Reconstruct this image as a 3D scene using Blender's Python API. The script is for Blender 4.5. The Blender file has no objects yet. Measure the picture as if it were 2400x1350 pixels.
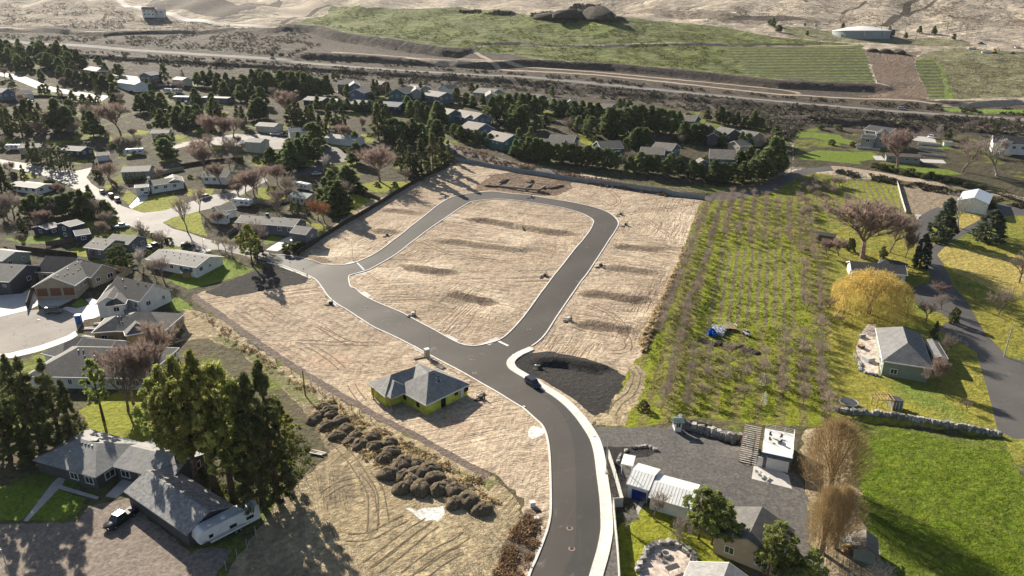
import bpy, bmesh, math, random
import numpy as np
from mathutils import Vector, Matrix, noise as mnoise
from mathutils.geometry import delaunay_2d_cdt, tessellate_polygon

# ------------------------------------------------------------------ camera, sky, sun, exposure
scene = bpy.context.scene
COL = scene.collection
F_PX = 1600.0                      # focal length in pixels of the 2400 x 1350 photograph
PITCH = math.radians(20.56)        # camera tilt below the horizon
CAM_H = 77.2
cam_d = bpy.data.cameras.new('camera')
cam = bpy.data.objects.new('camera', cam_d)
COL.objects.link(cam)
cam.location = (0, 0, CAM_H)
cam.rotation_euler = (math.pi / 2 - PITCH, 0, 0)
cam_d.sensor_width = 36.0
cam_d.lens = 36.0 * F_PX / 2400.0
cam_d.clip_start = 0.5
cam_d.clip_end = 12000
scene.camera = cam

SUN_AZ = math.radians(34.5)        # left of straight ahead
SUN_EL = math.radians(26.5)
sdir = Vector((-math.sin(SUN_AZ) * math.cos(SUN_EL), math.cos(SUN_AZ) * math.cos(SUN_EL), math.sin(SUN_EL)))
world = bpy.data.worlds.new('World')
scene.world = world
world.use_nodes = True
wn = world.node_tree.nodes
sky = wn.new('ShaderNodeTexSky')
sky.sky_type = 'NISHITA'
sky.sun_disc = False
sky.sun_elevation = SUN_EL
sky.sun_rotation = -SUN_AZ
sky.air_density = 1.0
sky.dust_density = 1.2
world.node_tree.links.new(sky.outputs[0], wn['Background'].inputs[0])
wn['Background'].inputs[1].default_value = 0.05
sun_d = bpy.data.lights.new('sun', 'SUN')
sun_d.energy = 5.0
sun_d.angle = math.radians(0.5)
sun_d.color = (1.0, 0.91, 0.77)
sun = bpy.data.objects.new('sun', sun_d)
COL.objects.link(sun)
sun.rotation_euler = sdir.to_track_quat('Z', 'Y').to_euler()
scene.view_settings.view_transform = 'Standard'
scene.view_settings.look = 'None'
scene.view_settings.exposure = 1.17
scene.view_settings.gamma = 1.0
scene.render.engine = 'CYCLES'
scene.cycles.max_bounces = 5
scene.cycles.diffuse_bounces = 2
scene.cycles.glossy_bounces = 2
scene.cycles.transmission_bounces = 3
scene.cycles.transparent_max_bounces = 6
scene.cycles.use_denoising = True
scene.cycles.caustics_reflective = False
scene.cycles.caustics_refractive = False

# ------------------------------------------------------------------ terrain profile and pixel -> place
random.seed(7)
RNG = random.Random(11)
KN = [(-400, -6), (0, -3), (80, -0.8), (110, 0), (142, 0), (207, 4.6), (229, 6.5), (318, 14.5), (407, 25), (518, 37),
      (624, 54), (778, 82), (1020, 120), (1500, 225), (2500, 470), (5000, 900)]
kx = np.array([k[0] for k in KN], float); ky = np.array([k[1] for k in KN], float)
def _pchip(xq):
    h = np.diff(kx); d = np.diff(ky) / h
    m = np.zeros(len(kx)); m[0] = d[0]; m[-1] = d[-1]
    for i in range(1, len(kx) - 1):
        w1 = 2 * h[i] + h[i - 1]; w2 = h[i] + 2 * h[i - 1]
        m[i] = 0 if d[i] * d[i - 1] <= 0 else (w1 + w2) / (w1 / d[i - 1] + w2 / d[i])
    i = np.clip(np.searchsorted(kx, xq) - 1, 0, len(kx) - 2)
    t = (xq - kx[i]) / h[i]
    return ((2*t**3 - 3*t**2 + 1) * ky[i] + (t**3 - 2*t**2 + t) * h[i] * m[i]
            + (-2*t**3 + 3*t**2) * ky[i+1] + (t**3 - t**2) * h[i] * m[i+1])
ZT = _pchip(np.arange(-400, 5000, 1.0)).tolist()
def relief(x, y, m=math):
    if m is math:
        if y < 640: return 0.0
        far = min(1.0, (y - 640) / 500); f2 = min(1.0, max(0.0, (y - 950) / 500))
    else:
        far = np.clip((y - 640) / 500, 0, 1); f2 = np.clip((y - 950) / 500, 0, 1)
    return far * (11 * m.sin(x / 71 + 1.3 + y / 160) * m.sin(y / 58 + x / 190) + 6.5 * m.sin(x / 30 + y / 47) + 3.2 * m.sin(x / 15 - y / 60 + 2 * m.sin(y / 90))) + 26 * f2 * m.sin(x / 150 + .6)
def Z0(y, x=0.0):
    a = y + 400
    if a < 0: return ZT[0]
    if a > 5390: return ZT[-1]
    i = int(a); f = a - i
    return ZT[i] * (1 - f) + ZT[i + 1] * f + (relief(x, y) if y > 640 else 0.0)
CP, SP = math.cos(PITCH), math.sin(PITCH)
def P(x, y, h=0.0):
    """pixel of the photograph -> (X, Y) where its ray meets the ground raised by h"""
    u = (x - 1200) / F_PX; v = (y - 675) / F_PX
    k = SP + v * CP; m = CP - v * SP
    a, b, t = 30.0, 30.0, 30.0
    while t < 3600:
        if CAM_H - t * k <= Z0(t * m, t * u) + h:
            b = t; break
        a = t; t *= 1.03
    else:
        return (3600 * u, 3600 * m)
    for _ in range(22):
        c = 0.5 * (a + b)
        if CAM_H - c * k <= Z0(c * m, c * u) + h: b = c
        else: a = c
    return (b * u, b * m)
def PPM(x, y):
    """pixels per metre at a ground pixel"""
    X, Y = P(x, y)
    dep = Y * CP + (CAM_H - Z0(Y, X)) * SP
    return F_PX / dep
TOFF = {0: (0, 600, 1200, 1780), 1: (0, 330, 660, 1000)}
def T(r, c, pts):
    """points read off the enlarged tile (row r, column c) -> photograph pixels"""
    return [(TOFF[0][c] + x / 3.856, TOFF[1][r] + y / 3.856) for x, y in pts]
def smooth(pts, n=5, closed=False):
    out = []
    N = len(pts)
    rng = range(N if closed else N - 1)
    for i in rng:
        p0 = pts[(i - 1) % N] if closed or i > 0 else pts[i]
        p1 = pts[i]; p2 = pts[(i + 1) % N]
        p3 = pts[(i + 2) % N] if closed or i + 2 < N else pts[(i + 1) % N]
        for k in range(n):
            t = k / n
            out.append(tuple(0.5 * (2*p1[j] + (p2[j]-p0[j])*t + (2*p0[j]-5*p1[j]+4*p2[j]-p3[j])*t*t
                                    + (3*p1[j]-p0[j]-3*p2[j]+p3[j])*t**3) for j in (0, 1)))
    if not closed: out.append(tuple(pts[-1]))
    return out
def G(pts): return [P(x, y) for x, y in pts]
def resample(line, step, closed=False):
    pts = list(line) + ([line[0]] if closed else [])
    out = [pts[0]]
    for a, b in zip(pts, pts[1:]):
        L = math.hypot(b[0]-a[0], b[1]-a[1]); n = max(1, int(math.ceil(L / step)))
        for k in range(1, n + 1):
            out.append((a[0] + (b[0]-a[0])*k/n, a[1] + (b[1]-a[1])*k/n))
    if closed: out.pop()
    return out
def offset_line(line, d):
    out = []
    for i in range(len(line)):
        a = line[max(0, i-1)]; b = line[min(len(line)-1, i+1)]
        dx, dy = b[0]-a[0], b[1]-a[1]; L = math.hypot(dx, dy) or 1
        out.append((line[i][0] - dy / L * d, line[i][1] + dx / L * d))
    return out
def ribbon(line, w):
    return offset_line(line, w / 2) + offset_line(line, -w / 2)[::-1]

# ------------------------------------------------------------------ steps, banks and berms of the terrain
STEPS = []   # (ground polyline, half height, run, reach)
def step(px, amp, run, reach):
    STEPS.append((G(px), amp, run, reach))
# lot berms (crest lines, pads level off behind them)
for px, a in [(T(1,1,[(1870,700),(2100,715),(2391,770)]) + T(1,2,[(0,745),(250,800),(620,845)]), .8),
              (T(1,1,[(1560,895),(1800,905),(2100,945),(2391,985)]) + T(1,2,[(0,960),(250,985)]), .55),
              (T(1,1,[(1320,1110),(1500,1150),(1850,1190)]), .7),
              (T(2,1,[(1740,85),(1900,130),(2200,190)]), .7),
              (T(1,1,[(1140,615),(1300,625),(1520,655)]), .6),
              (T(1,1,[(1040,800),(1200,810),(1310,830)]), .5),
              (T(1,1,[(400,980),(550,1060),(700,1095)]), .5),
              (T(1,2,[(900,935),(1100,955),(1400,985)]), .65),
              (T(1,2,[(830,1130),(1050,1150),(1330,1190)]), .65),
              (T(2,2,[(590,85),(800,100),(1050,145),(1280,165)]), .65),
              (T(2,2,[(560,360),(800,385),(1150,440)]), .65),
              (T(2,2,[(150,690),(500,720),(950,800)]), 1.1)]:
    step(px, a * .8, 2.4, 9.0)
step([(0, 118), (300, 137), (620, 155), (900, 172), (1200, 190), (1500, 222), (1800, 247), (2100, 273), (2400, 292)], 1.3, 4, 20)
step([(700, 128), (900, 138), (1150, 152), (1233, 145), (1433, 156), (1589, 170), (1720, 184), (1820, 196), (2050, 206), (2095, 213)], 2.2, 7, 40)
step([(0, 66), (245, 80), (420, 72), (560, 66)], 1.5, 7, 30)
step([(665, 60), (745, 68), (792, 82), (911, 99), (1041, 120), (1110, 124)], 3.2, 10, 50)
step([(1120, 103), (1220, 101), (1303, 108), (1459, 107), (1719, 104), (1900, 105)], .8, 4, 25)
step([(2180, 240), (2273, 245), (2400, 236)], 1.4, 4, 20)
step([(1870, 272), (1960, 285), (2060, 290), (2150, 300), (2200, 312)], 2.0, 5, 16)
step([(1060, 350), (1200, 388), (1400, 428), (1560, 452), (1700, 455)], .5, 2, 10)
step([(1590, 985), (1680, 1010), (1755, 1040)], 1.0, .6, 8)
step([(1965, 975), (2100, 990), (2340, 1022)], .5, .6, 8)
MOUNDS = []  # smooth hills (x, y, rx, ry, h)
def zfull(xs, ys):
    xs = np.asarray(xs, float); ys = np.asarray(ys, float)
    z = np.interp(ys, np.arange(-400, 5000, 1.0), np.array(ZT))
    for line, amp, run, reach in STEPS:
        la = np.array(line)
        lo = la.min(0) - reach - run; hi = la.max(0) + reach + run
        idx = np.nonzero((xs > lo[0]) & (xs < hi[0]) & (ys > lo[1]) & (ys < hi[1]))[0]
        if not len(idx): continue
        px = xs[idx]; py = ys[idx]
        best = np.full(len(idx), 1e9); sgn = np.zeros(len(idx)); along = np.zeros(len(idx))
        acc = 0; tot = sum(math.dist(a, b) for a, b in zip(line, line[1:]))
        for a, b in zip(line, line[1:]):
            dx, dy = b[0]-a[0], b[1]-a[1]; L2 = dx*dx + dy*dy
            t = np.clip(((px-a[0])*dx + (py-a[1])*dy) / L2, 0, 1)
            qx = a[0] + t*dx; qy = a[1] + t*dy
            d = np.hypot(px-qx, py-qy)
            s = np.sign(dx*(py-a[1]) - dy*(px-a[0]))
            m = d < best
            best[m] = d[m]; sgn[m] = s[m]; along[m] = acc + t[m]*math.sqrt(L2)
            acc += math.sqrt(L2)
        e = np.minimum(along, tot - along); fade = np.clip(e / min(8, tot * .2) , 0, 1); fade = fade*fade*(3-2*fade)
        up = line[-1][0] > line[0][0]
        sd = best * sgn * (1 if up else -1)     # positive = uphill side
        g = np.where(sd > 0, np.clip(1 - sd / reach, 0, 1), np.where(sd < -run, -np.clip(1 + (sd + run) / reach, 0, 1), 1 + 2 * sd / run))
        z[idx] += amp * g * fade
    for X, Y, rx, ry, h in MOUNDS:
        r2 = ((xs - X) / rx)**2 + ((ys - Y) / ry)**2
        z += h * np.clip(1 - r2, 0, 1)**1.3
    near = np.clip((ys - 60) / 100, 0, 1)
    z += relief(xs, ys, np)
    z += near * .12 * (np.sin(xs / 4.1 + 1.1 * np.sin(ys / 6.3)) * np.sin(ys / 3.7) )
    return z
def zat(x, y): return float(zfull([x], [y])[0])

# ------------------------------------------------------------------ materials
MATS = {}
def nt_new(name):
    m = bpy.data.materials.new(name); m.use_nodes = True
    nt = m.node_tree
    return m, nt, nt.nodes['Principled BSDF']
def set_spec(b, v):
    if 'Specular IOR Level' in b.inputs: b.inputs['Specular IOR Level'].default_value = v
def rgb(c): return (c[0], c[1], c[2], 1)
def noise_node(nt, coord, scale, detail=4, rough=.6, dist=0.0):
    n = nt.nodes.new('ShaderNodeTexNoise')
    n.inputs['Scale'].default_value = scale; n.inputs['Detail'].default_value = detail
    n.inputs['Roughness'].default_value = rough; n.inputs['Distortion'].default_value = dist
    nt.links.new(coord, n.inputs['Vector'])
    return n.outputs['Fac']
def ramp(nt, fac, lo, hi):
    m = nt.nodes.new('ShaderNodeMapRange'); m.inputs['From Min'].default_value = lo; m.inputs['From Max'].default_value = hi
    m.interpolation_type = 'SMOOTHSTEP'
    nt.links.new(fac, m.inputs['Value']); return m.outputs[0]
def mixc(nt, fac, a, b, mode='MIX'):
    m = nt.nodes.new('ShaderNodeMix'); m.data_type = 'RGBA'; m.blend_type = mode
    for s, v in ((0, fac), (6, a), (7, b)):
        if isinstance(v, (int, float)): m.inputs[s].default_value = v
        elif isinstance(v, tuple): m.inputs[s].default_value = rgb(v)
        else: nt.links.new(v, m.inputs[s])
    return m.outputs[2]
def mathn(nt, op, a, b):
    m = nt.nodes.new('ShaderNodeMath'); m.operation = op
    for s, v in ((0, a), (1, b)):
        if isinstance(v, (int, float)): m.inputs[s].default_value = v
        else: nt.links.new(v, m.inputs[s])
    return m.outputs[0]
def mapping(nt, coord, rot=0.0, scale=(1, 1, 1), loc=(0, 0, 0), vt='POINT'):
    m = nt.nodes.new('ShaderNodeMapping'); m.vector_type = vt; m.inputs['Rotation'].default_value = (0, 0, rot)
    m.inputs['Scale'].default_value = scale; m.inputs['Location'].default_value = loc
    nt.links.new(coord, m.inputs['Vector']); return m.outputs[0]
def ground_mat(name, c1, c2, c3=None, big=.05, mid=.5, fine=3.0, bump=.5, bdist=.15, rough=.95, streak=None, rows=None, spec=.2, patch=None, tracks=0):
    """two-tone soil or grass with patches, clumps, optional streaks (angle, stretch, amount, colour, scale) and rows (angle, period, colour, amount)"""
    if name in MATS: return MATS[name]
    m, nt, b = nt_new(name)
    tc = nt.nodes.new('ShaderNodeTexCoord').outputs['Object']
    f1 = ramp(nt, noise_node(nt, tc, big, 5, .65, .4), .35, .65)
    f2 = ramp(nt, noise_node(nt, tc, mid * 1.25, 6, .75), .35, .68)
    f3 = noise_node(nt, tc, fine * .62, 5, .78)
    col = mixc(nt, f1, c1, c2)
    if c3: col = mixc(nt, mathn(nt, 'MULTIPLY', f2, .75), col, c3)
    hgt = mathn(nt, 'ADD', mathn(nt, 'MULTIPLY', f3, .6), mathn(nt, 'MULTIPLY', f2, .8))
    for st in (streak or []):
        ang, stretch, amt, sc, sca = st
        mp = mapping(nt, tc, ang, (stretch, 1, 1), (0, 0, 0), 'TEXTURE')
        wob = noise_node(nt, mp, sca, 4, .7, .6)
        fs = ramp(nt, wob, .42, .62)
        msk = ramp(nt, noise_node(nt, mapping(nt, tc, ang, (1, 1, 1), (7 * sca, 3, 0)), .03, 3), .46, .66)
        fs = mathn(nt, 'MULTIPLY', fs, msk)
        col = mixc(nt, mathn(nt, 'MULTIPLY', fs, amt), col, sc)
        hgt = mathn(nt, 'SUBTRACT', hgt, mathn(nt, 'MULTIPLY', fs, 1.2))
    if rows:
        ang, per, rc, amt = rows
        mp = mapping(nt, tc, ang)
        w = nt.nodes.new('ShaderNodeTexWave'); w.wave_type = 'BANDS'; w.bands_direction = 'X'
        w.inputs['Scale'].default_value = 2 * math.pi / per / 20.0; w.inputs['Distortion'].default_value = 1.2
        w.inputs['Detail'].default_value = 3; w.inputs['Detail Scale'].default_value = 2.5
        nt.links.new(mp, w.inputs['Vector'])
        fr = ramp(nt, w.outputs['Fac'], .45, .75)
        fr = mathn(nt, 'MULTIPLY', fr, ramp(nt, noise_node(nt, tc, .7, 4, .7), .25, .5))
        col = mixc(nt, mathn(nt, 'MULTIPLY', fr, amt), col, rc)
    if patch:
        pc, psc, lo, hi = patch
        col = mixc(nt, ramp(nt, noise_node(nt, mapping(nt, tc, 0, (1, 1, 1), (31, 17, 3)), psc, 4, .6, .3), lo, hi), col, pc)
    # light and dark flecks of single clods and tufts
    col = mixc(nt, .85, col, mixc(nt, ramp(nt, f3, .3, .7), (.35, .35, .35), (1.0, 1.0, 1.0)), 'MULTIPLY')
    col = mixc(nt, 1.0, col, (1.35, 1.35, 1.35), 'MULTIPLY')
    nt.links.new(col, b.inputs['Base Color'])
    bp = nt.nodes.new('ShaderNodeBump'); bp.inputs['Strength'].default_value = min(1.0, bump * 1.3); bp.inputs['Distance'].default_value = bdist * 2.4
    nt.links.new(hgt, bp.inputs['Height']); nt.links.new(bp.outputs[0], b.inputs['Normal'])
    b.inputs['Roughness'].default_value = rough; set_spec(b, spec)
    MATS[name] = m
    return m
def mat(name, c, rough=.7, metal=0.0, var=.12, scale=1.2, spec=.3, bump=0.0, trans=0.0, c2=None, randomize=0.0):
    """plain material with slight procedural mottling"""
    if name in MATS: return MATS[name]
    m, nt, b = nt_new(name)
    tc = nt.nodes.new('ShaderNodeTexCoord').outputs['Object']
    f = noise_node(nt, tc, scale, 4, .65)
    lo = tuple(max(0, x * (1 - var * 1.6)) for x in c); hi = c2 or tuple(min(1, x * (1 + var)) for x in c)
    col = mixc(nt, ramp(nt, f, .3, .7), lo, hi)
    if randomize:
        oi = nt.nodes.new('ShaderNodeObjectInfo')
        hs = nt.nodes.new('ShaderNodeHueSaturation')
        v = nt.nodes.new('ShaderNodeMapRange'); v.inputs[3].default_value = 1 - randomize; v.inputs[4].default_value = 1 + randomize
        nt.links.new(oi.outputs['Random'], v.inputs[0]); nt.links.new(v.outputs[0], hs.inputs['Value'])
        h2 = nt.nodes.new('ShaderNodeMapRange'); h2.inputs[3].default_value = .5 - randomize * .06; h2.inputs[4].default_value = .5 + randomize * .06
        fr = nt.nodes.new('ShaderNodeMath'); fr.operation = 'FRACT'
        nt.links.new(mathn(nt, 'MULTIPLY', oi.outputs['Random'], 7.31), fr.inputs[0])
        nt.links.new(fr.outputs[0], h2.inputs[0]); nt.links.new(h2.outputs[0], hs.inputs['Hue'])
        nt.links.new(col, hs.inputs['Color']); col = hs.outputs[0]
    nt.links.new(col, b.inputs['Base Color'])
    b.inputs['Roughness'].default_value = rough; b.inputs['Metallic'].default_value = metal; set_spec(b, spec)
    if bump:
        bp = nt.nodes.new('ShaderNodeBump'); bp.inputs['Strength'].default_value = bump; bp.inputs['Distance'].default_value = .05
        nt.links.new(noise_node(nt, tc, scale * 6, 3), bp.inputs['Height']); nt.links.new(bp.outputs[0], b.inputs['Normal'])
    if trans:
        t = nt.nodes.new('ShaderNodeBsdfTranslucent'); nt.links.new(col, t.inputs['Color'])
        mx = nt.nodes.new('ShaderNodeMixShader'); mx.inputs[0].default_value = trans
        nt.links.new(b.outputs[0], mx.inputs[1]); nt.links.new(t.outputs[0], mx.inputs[2])
        nt.links.new(mx.outputs[0], nt.nodes['Material Output'].inputs['Surface'])
    MATS[name] = m
    return m

# ------------------------------------------------------------------ object helpers
def tag(o, label=None, cat=None, group=None, kind=None):
    if label: o['label'] = label
    if cat: o['category'] = cat
    if group: o['group'] = group
    if kind: o['kind'] = kind
    return o
def link(name, me, m=None, parent=None, loc=None, rotz=None):
    o = bpy.data.objects.new(name, me)
    COL.objects.link(o)
    if m is not None and me is not None and not me.materials: me.materials.append(m)
    if parent is not None: o.parent = parent
    if loc is not None: o.location = loc
    if rotz is not None: o.rotation_euler = (0, 0, rotz)
    return o
def empty(name, loc, rotz=0.0):
    o = bpy.data.objects.new(name, None); COL.objects.link(o)
    o.location = loc; o.rotation_euler = (0, 0, rotz); o.empty_display_size = .5
    return o
def mesh(name, verts, faces, smooth_=False):
    me = bpy.data.meshes.new(name); me.from_pydata([tuple(v) for v in verts], [], [tuple(f) for f in faces]); me.update()
    if smooth_:
        me.polygons.foreach_set('use_smooth', [True] * len(me.polygons))
    return me
class MB:
    """collects boxes, tubes and polygons for ONE mesh"""
    def __init__(s): s.v = []; s.f = []
    def box(s, c, d, rz=0.0, top=None):
        """centre, size, turn; top = (sx, sy) scale of the upper face"""
        i = len(s.v); tx, ty = top or (1, 1)
        ca, sa = math.cos(rz), math.sin(rz)
        for z, kx_, ky_ in ((-1, 1, 1), (1, tx, ty)):
            for x, y in ((-1, -1), (1, -1), (1, 1), (-1, 1)):
                px, py = x * d[0] / 2 * kx_, y * d[1] / 2 * ky_
                s.v.append((c[0] + px*ca - py*sa, c[1] + px*sa + py*ca, c[2] + z * d[2] / 2))
        for q in ((3, 2, 1, 0), (4, 5, 6, 7), (0, 1, 5, 4), (1, 2, 6, 5), (2, 3, 7, 6), (3, 0, 4, 7)):
            s.f.append(tuple(i + k for k in q))
        return s
    def tube(s, a, b, r0, r1=None, n=6, caps=True):
        r1 = r0 if r1 is None else r1
        a = Vector(a); b = Vector(b); d = (b - a)
        if d.length < 1e-6: return s
        d.normalize(); u = d.orthogonal().normalized(); w = d.cross(u)
        i = len(s.v)
        for p, r in ((a, r0), (b, r1)):
            for k in range(n):
                t = 2 * math.pi * k / n
                s.v.append(tuple(p + u * (r * math.cos(t)) + w * (r * math.sin(t))))
        for k in range(n):
            s.f.append((i + k, i + (k+1) % n, i + n + (k+1) % n, i + n + k))
        if caps:
            s.f.append(tuple(i + k for k in range(n))[::-1]); s.f.append(tuple(i + n + k for k in range(n)))
        return s
    def poly(s, pts):
        i = len(s.v); s.v += [tuple(p) for p in pts]; s.f.append(tuple(range(i, i + len(pts)))); return s
    def prism(s, pts, z0, z1):
        i = len(s.v); n = len(pts)
        s.v += [(p[0], p[1], z0) for p in pts] + [(p[0], p[1], z1) for p in pts]
        s.f.append(tuple(range(i, i + n))[::-1]); s.f.append(tuple(range(i + n, i + 2 * n)))
        for k in range(n): s.f.append((i + k, i + (k+1) % n, i + n + (k+1) % n, i + n + k))
        return s
    def mesh(s, name, sm=False): return mesh(name, s.v, s.f, sm)
    def obj(s, name, m, parent=None, loc=None, rotz=None, sm=False): return link(name, s.mesh(name, sm), m, parent, loc, rotz)
def copy_tree(o, parent=None):
    c = o.copy(); COL.objects.link(c)
    if parent is not None: c.parent = parent
    for ch in o.children: copy_tree(ch, c)
    return c
# ------------------------------------------------------------------ ground materials
def row_angle(a, b):
    A = P(*a); B = P(*b); return math.atan2(B[0]-A[0], B[1]-A[1])
ROW_A = row_angle((1755, 576), (1768, 460))
ang_along = lambda a, b: (lambda A, B: math.atan2(B[1]-A[1], B[0]-A[0]))(P(*a), P(*b))
A_LOT = ang_along((960, 640), (1060, 660)); A_LEG = ang_along((1296, 641), (1390, 525)); A_LOW = ang_along((520, 745), (760, 905))
GM = {}
GM['hill'] = ground_mat('dry_hill_grass', (.64, .54, .415), (.50, .42, .325), (.34, .285, .22), .012, .05, .12, .8, 1.6,
                        streak=[(.3, 6, .3, (.15, .125, .1), .03)], patch=((.38, .315, .24), .009, .52, .7))
GM['scrub'] = ground_mat('sage_scrub_soil', (.105, .086, .068), (.066, .055, .045), (.165, .135, .10), .02, .12, .3, .9, .8)
GM['bank'] = ground_mat('shade_toned_bank', (.095, .075, .06), (.068, .055, .046), (.13, .10, .078), .03, .2, .8, .7, .4)  # dark tone paints in the shade of slopes facing away from the sun
GM['field'] = ground_mat('green_field', (.175, .215, .05), (.125, .16, .045), (.26, .265, .105), .012, .06, .14, 1.0, 1.8,
                         streak=[(A_LOW * 0 - .25, 8, .5, (.08, .085, .04), .12)], patch=((.22, .26, .06), .011, .56, .72))
GM['field2'] = ground_mat('pale_green_field', (.27, .26, .13), (.20, .20, .10), (.32, .29, .18), .015, .06, .13, 1.0, 1.6,
                          streak=[(-.1, 7, .6, (.13, .13, .06), .12)])
GM['vine_far'] = ground_mat('green_vine_rows', (.15, .18, .045), (.11, .14, .035), (.19, .2, .07), .012, .12, .4, .7, .6,
                            rows=(math.pi / 2 - .03, 11.0, (.06, .062, .035), .85))
GM['vivid'] = ground_mat('vivid_green_grass', (.17, .26, .03), (.12, .2, .025), (.2, .27, .06), .04, .2, .6, .7, .4)
GM['ramp'] = ground_mat('churned_brown_dirt', (.23, .165, .12), (.18, .13, .095), (.27, .2, .15), .02, .2, .8, .9, .5,
                        streak=[(1.75, 14, .8, (.11, .08, .06), .22), (1.2, 10, .5, (.31, .235, .175), .2)])
GM['track'] = ground_mat('sandy_track', (.46, .37, .27), (.38, .3, .22), (.3, .24, .18), .04, .3, 1.5, .4, .1)
GM['dirt'] = ground_mat('tan_lot_dirt', (.55, .445, .325), (.42, .33, .235), (.35, .265, .185), .022, .22, 1.6, .7, .16,
                        streak=[(A_LOT, 18, .6, (.27, .19, .13), .5), (A_LEG, 14, .5, (.33, .24, .165), .6), (A_LOT + .5, 22, .35, (.24, .17, .12), .3)],
                        patch=((.64, .525, .385), .028, .52, .7))
GM['dirt_low'] = ground_mat('graded_tan_dirt', (.56, .455, .335), (.44, .35, .25), (.38, .29, .205), .02, .2, 1.6, .7, .16,
                        streak=[(A_LOW, 24, .65, (.30, .215, .15), .42), (A_LOT + .2, 16, .45, (.28, .2, .14), .5), (A_LOW + 1.1, 20, .4, (.34, .24, .165), .45)], patch=((.46, .32, .22), .04, .56, .72))
GM['rub'] = ground_mat('reddish_worked_dirt', (.38, .26, .17), (.24, .17, .12), (.14, .11, .085), .05, .35, 1.2, 1.0, .5,
                        streak=[(A_LOT, 12, .8, (.11, .085, .07), .4)])
GM['olive'] = ground_mat('dry_olive_field', (.50, .405, .25), (.42, .335, .205), (.30, .235, .14), .03, .3, 1.4, .8, .2,
                         streak=[(1.9, 20, .6, (.15, .12, .085), .45), (A_LOW - .2, 18, .5, (.38, .315, .21), .4), (1.1, 18, .5, (.17, .135, .095), .4)],
                         patch=((.2, .2, .07), .04, .62, .78))
GM['weed'] = ground_mat('weedy_green_verge', (.23, .235, .085), (.17, .18, .06), (.31, .265, .15), .06, .4, 1.6, .9, .25)
GM['gravelstrip'] = ground_mat('brown_gravel', (.24, .185, .155), (.19, .15, .125), (.3, .235, .195), .05, .6, 3.5, 1.0, .25)
GM['rock'] = ground_mat('dark_crushed_rock', (.055, .05, .048), (.038, .036, .035), (.08, .073, .067), .05, .7, 3.2, 1.0, .25)
GM['gravel'] = ground_mat('grey_gravel_yard', (.105, .10, .095), (.085, .082, .078), (.145, .135, .12), .04, .35, 2.6, .4, .03)
GM['orchard'] = ground_mat('orchard_grass', (.25, .305, .016), (.19, .235, .014), (.31, .295, .035), .05, .35, 1.1, 1.0, .35,
                           rows=(ROW_A, 4.6, (.23, .175, .09), .6), patch=((.25, .2, .06), .05, .58, .74))
GM['vines'] = ground_mat('young_vine_strips', (.25, .305, .018), (.20, .24, .015), (.30, .31, .04), .05, .4, 1.2, .8, .25,
                         rows=(row_angle((1755, 750), (1767, 600)), 2.45, (.24, .18, .12), .92))
GM['yard'] = ground_mat('winter_yard', (.08, .066, .042), (.058, .058, .028), (.115, .092, .06), .045, .2, .8, .7, .3,
                        patch=((.17, .195, .03), .05, .54, .63))
GM['lawn'] = ground_mat('lawn_grass', (.24, .265, .02), (.19, .21, .018), (.29, .28, .035), .08, .4, 1.8, .7, .12)
GM['lawn_green'] = ground_mat('fresh_green_lawn', (.15, .215, .022), (.125, .18, .02), (.18, .235, .03), .1, .5, 2, .6, .1)
GM['meadow'] = ground_mat('yard_grass', (.27, .25, .032), (.20, .205, .025), (.33, .28, .065), .05, .3, 1.3, .8, .2,
                          patch=((.17, .215, .035), .045, .5, .66))
GM['drygrass'] = ground_mat('yellow_dry_grass', (.42, .33, .085), (.34, .27, .065), (.46, .38, .13), .05, .4, 1.5, .7, .15)
GM['pasture'] = ground_mat('bright_pasture', (.125, .19, .008), (.095, .15, .007), (.18, .21, .02), .035, .28, 1.2, 1.0, .35,
                           streak=[(2.3, 10, .4, (.22, .21, .06), .2)], patch=((.175, .19, .045), .04, .55, .72))
GM['needle'] = ground_mat('needle_litter', (.115, .1, .06), (.085, .085, .04), (.16, .125, .075), .06, .3, 1.5, .8, .2,
                          patch=((.15, .18, .03), .06, .5, .64))
GM['taupe'] = ground_mat('taupe_gravel_drive', (.235, .195, .16), (.19, .155, .13), (.27, .225, .185), .05, .4, 2.2, .5, .06,
                         patch=((.24, .15, .1), .09, .62, .78))
GM['paddock'] = ground_mat('bare_paddock', (.30, .235, .165), (.25, .195, .135), (.35, .28, .2), .04, .3, 1.3, .7, .2)
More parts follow.
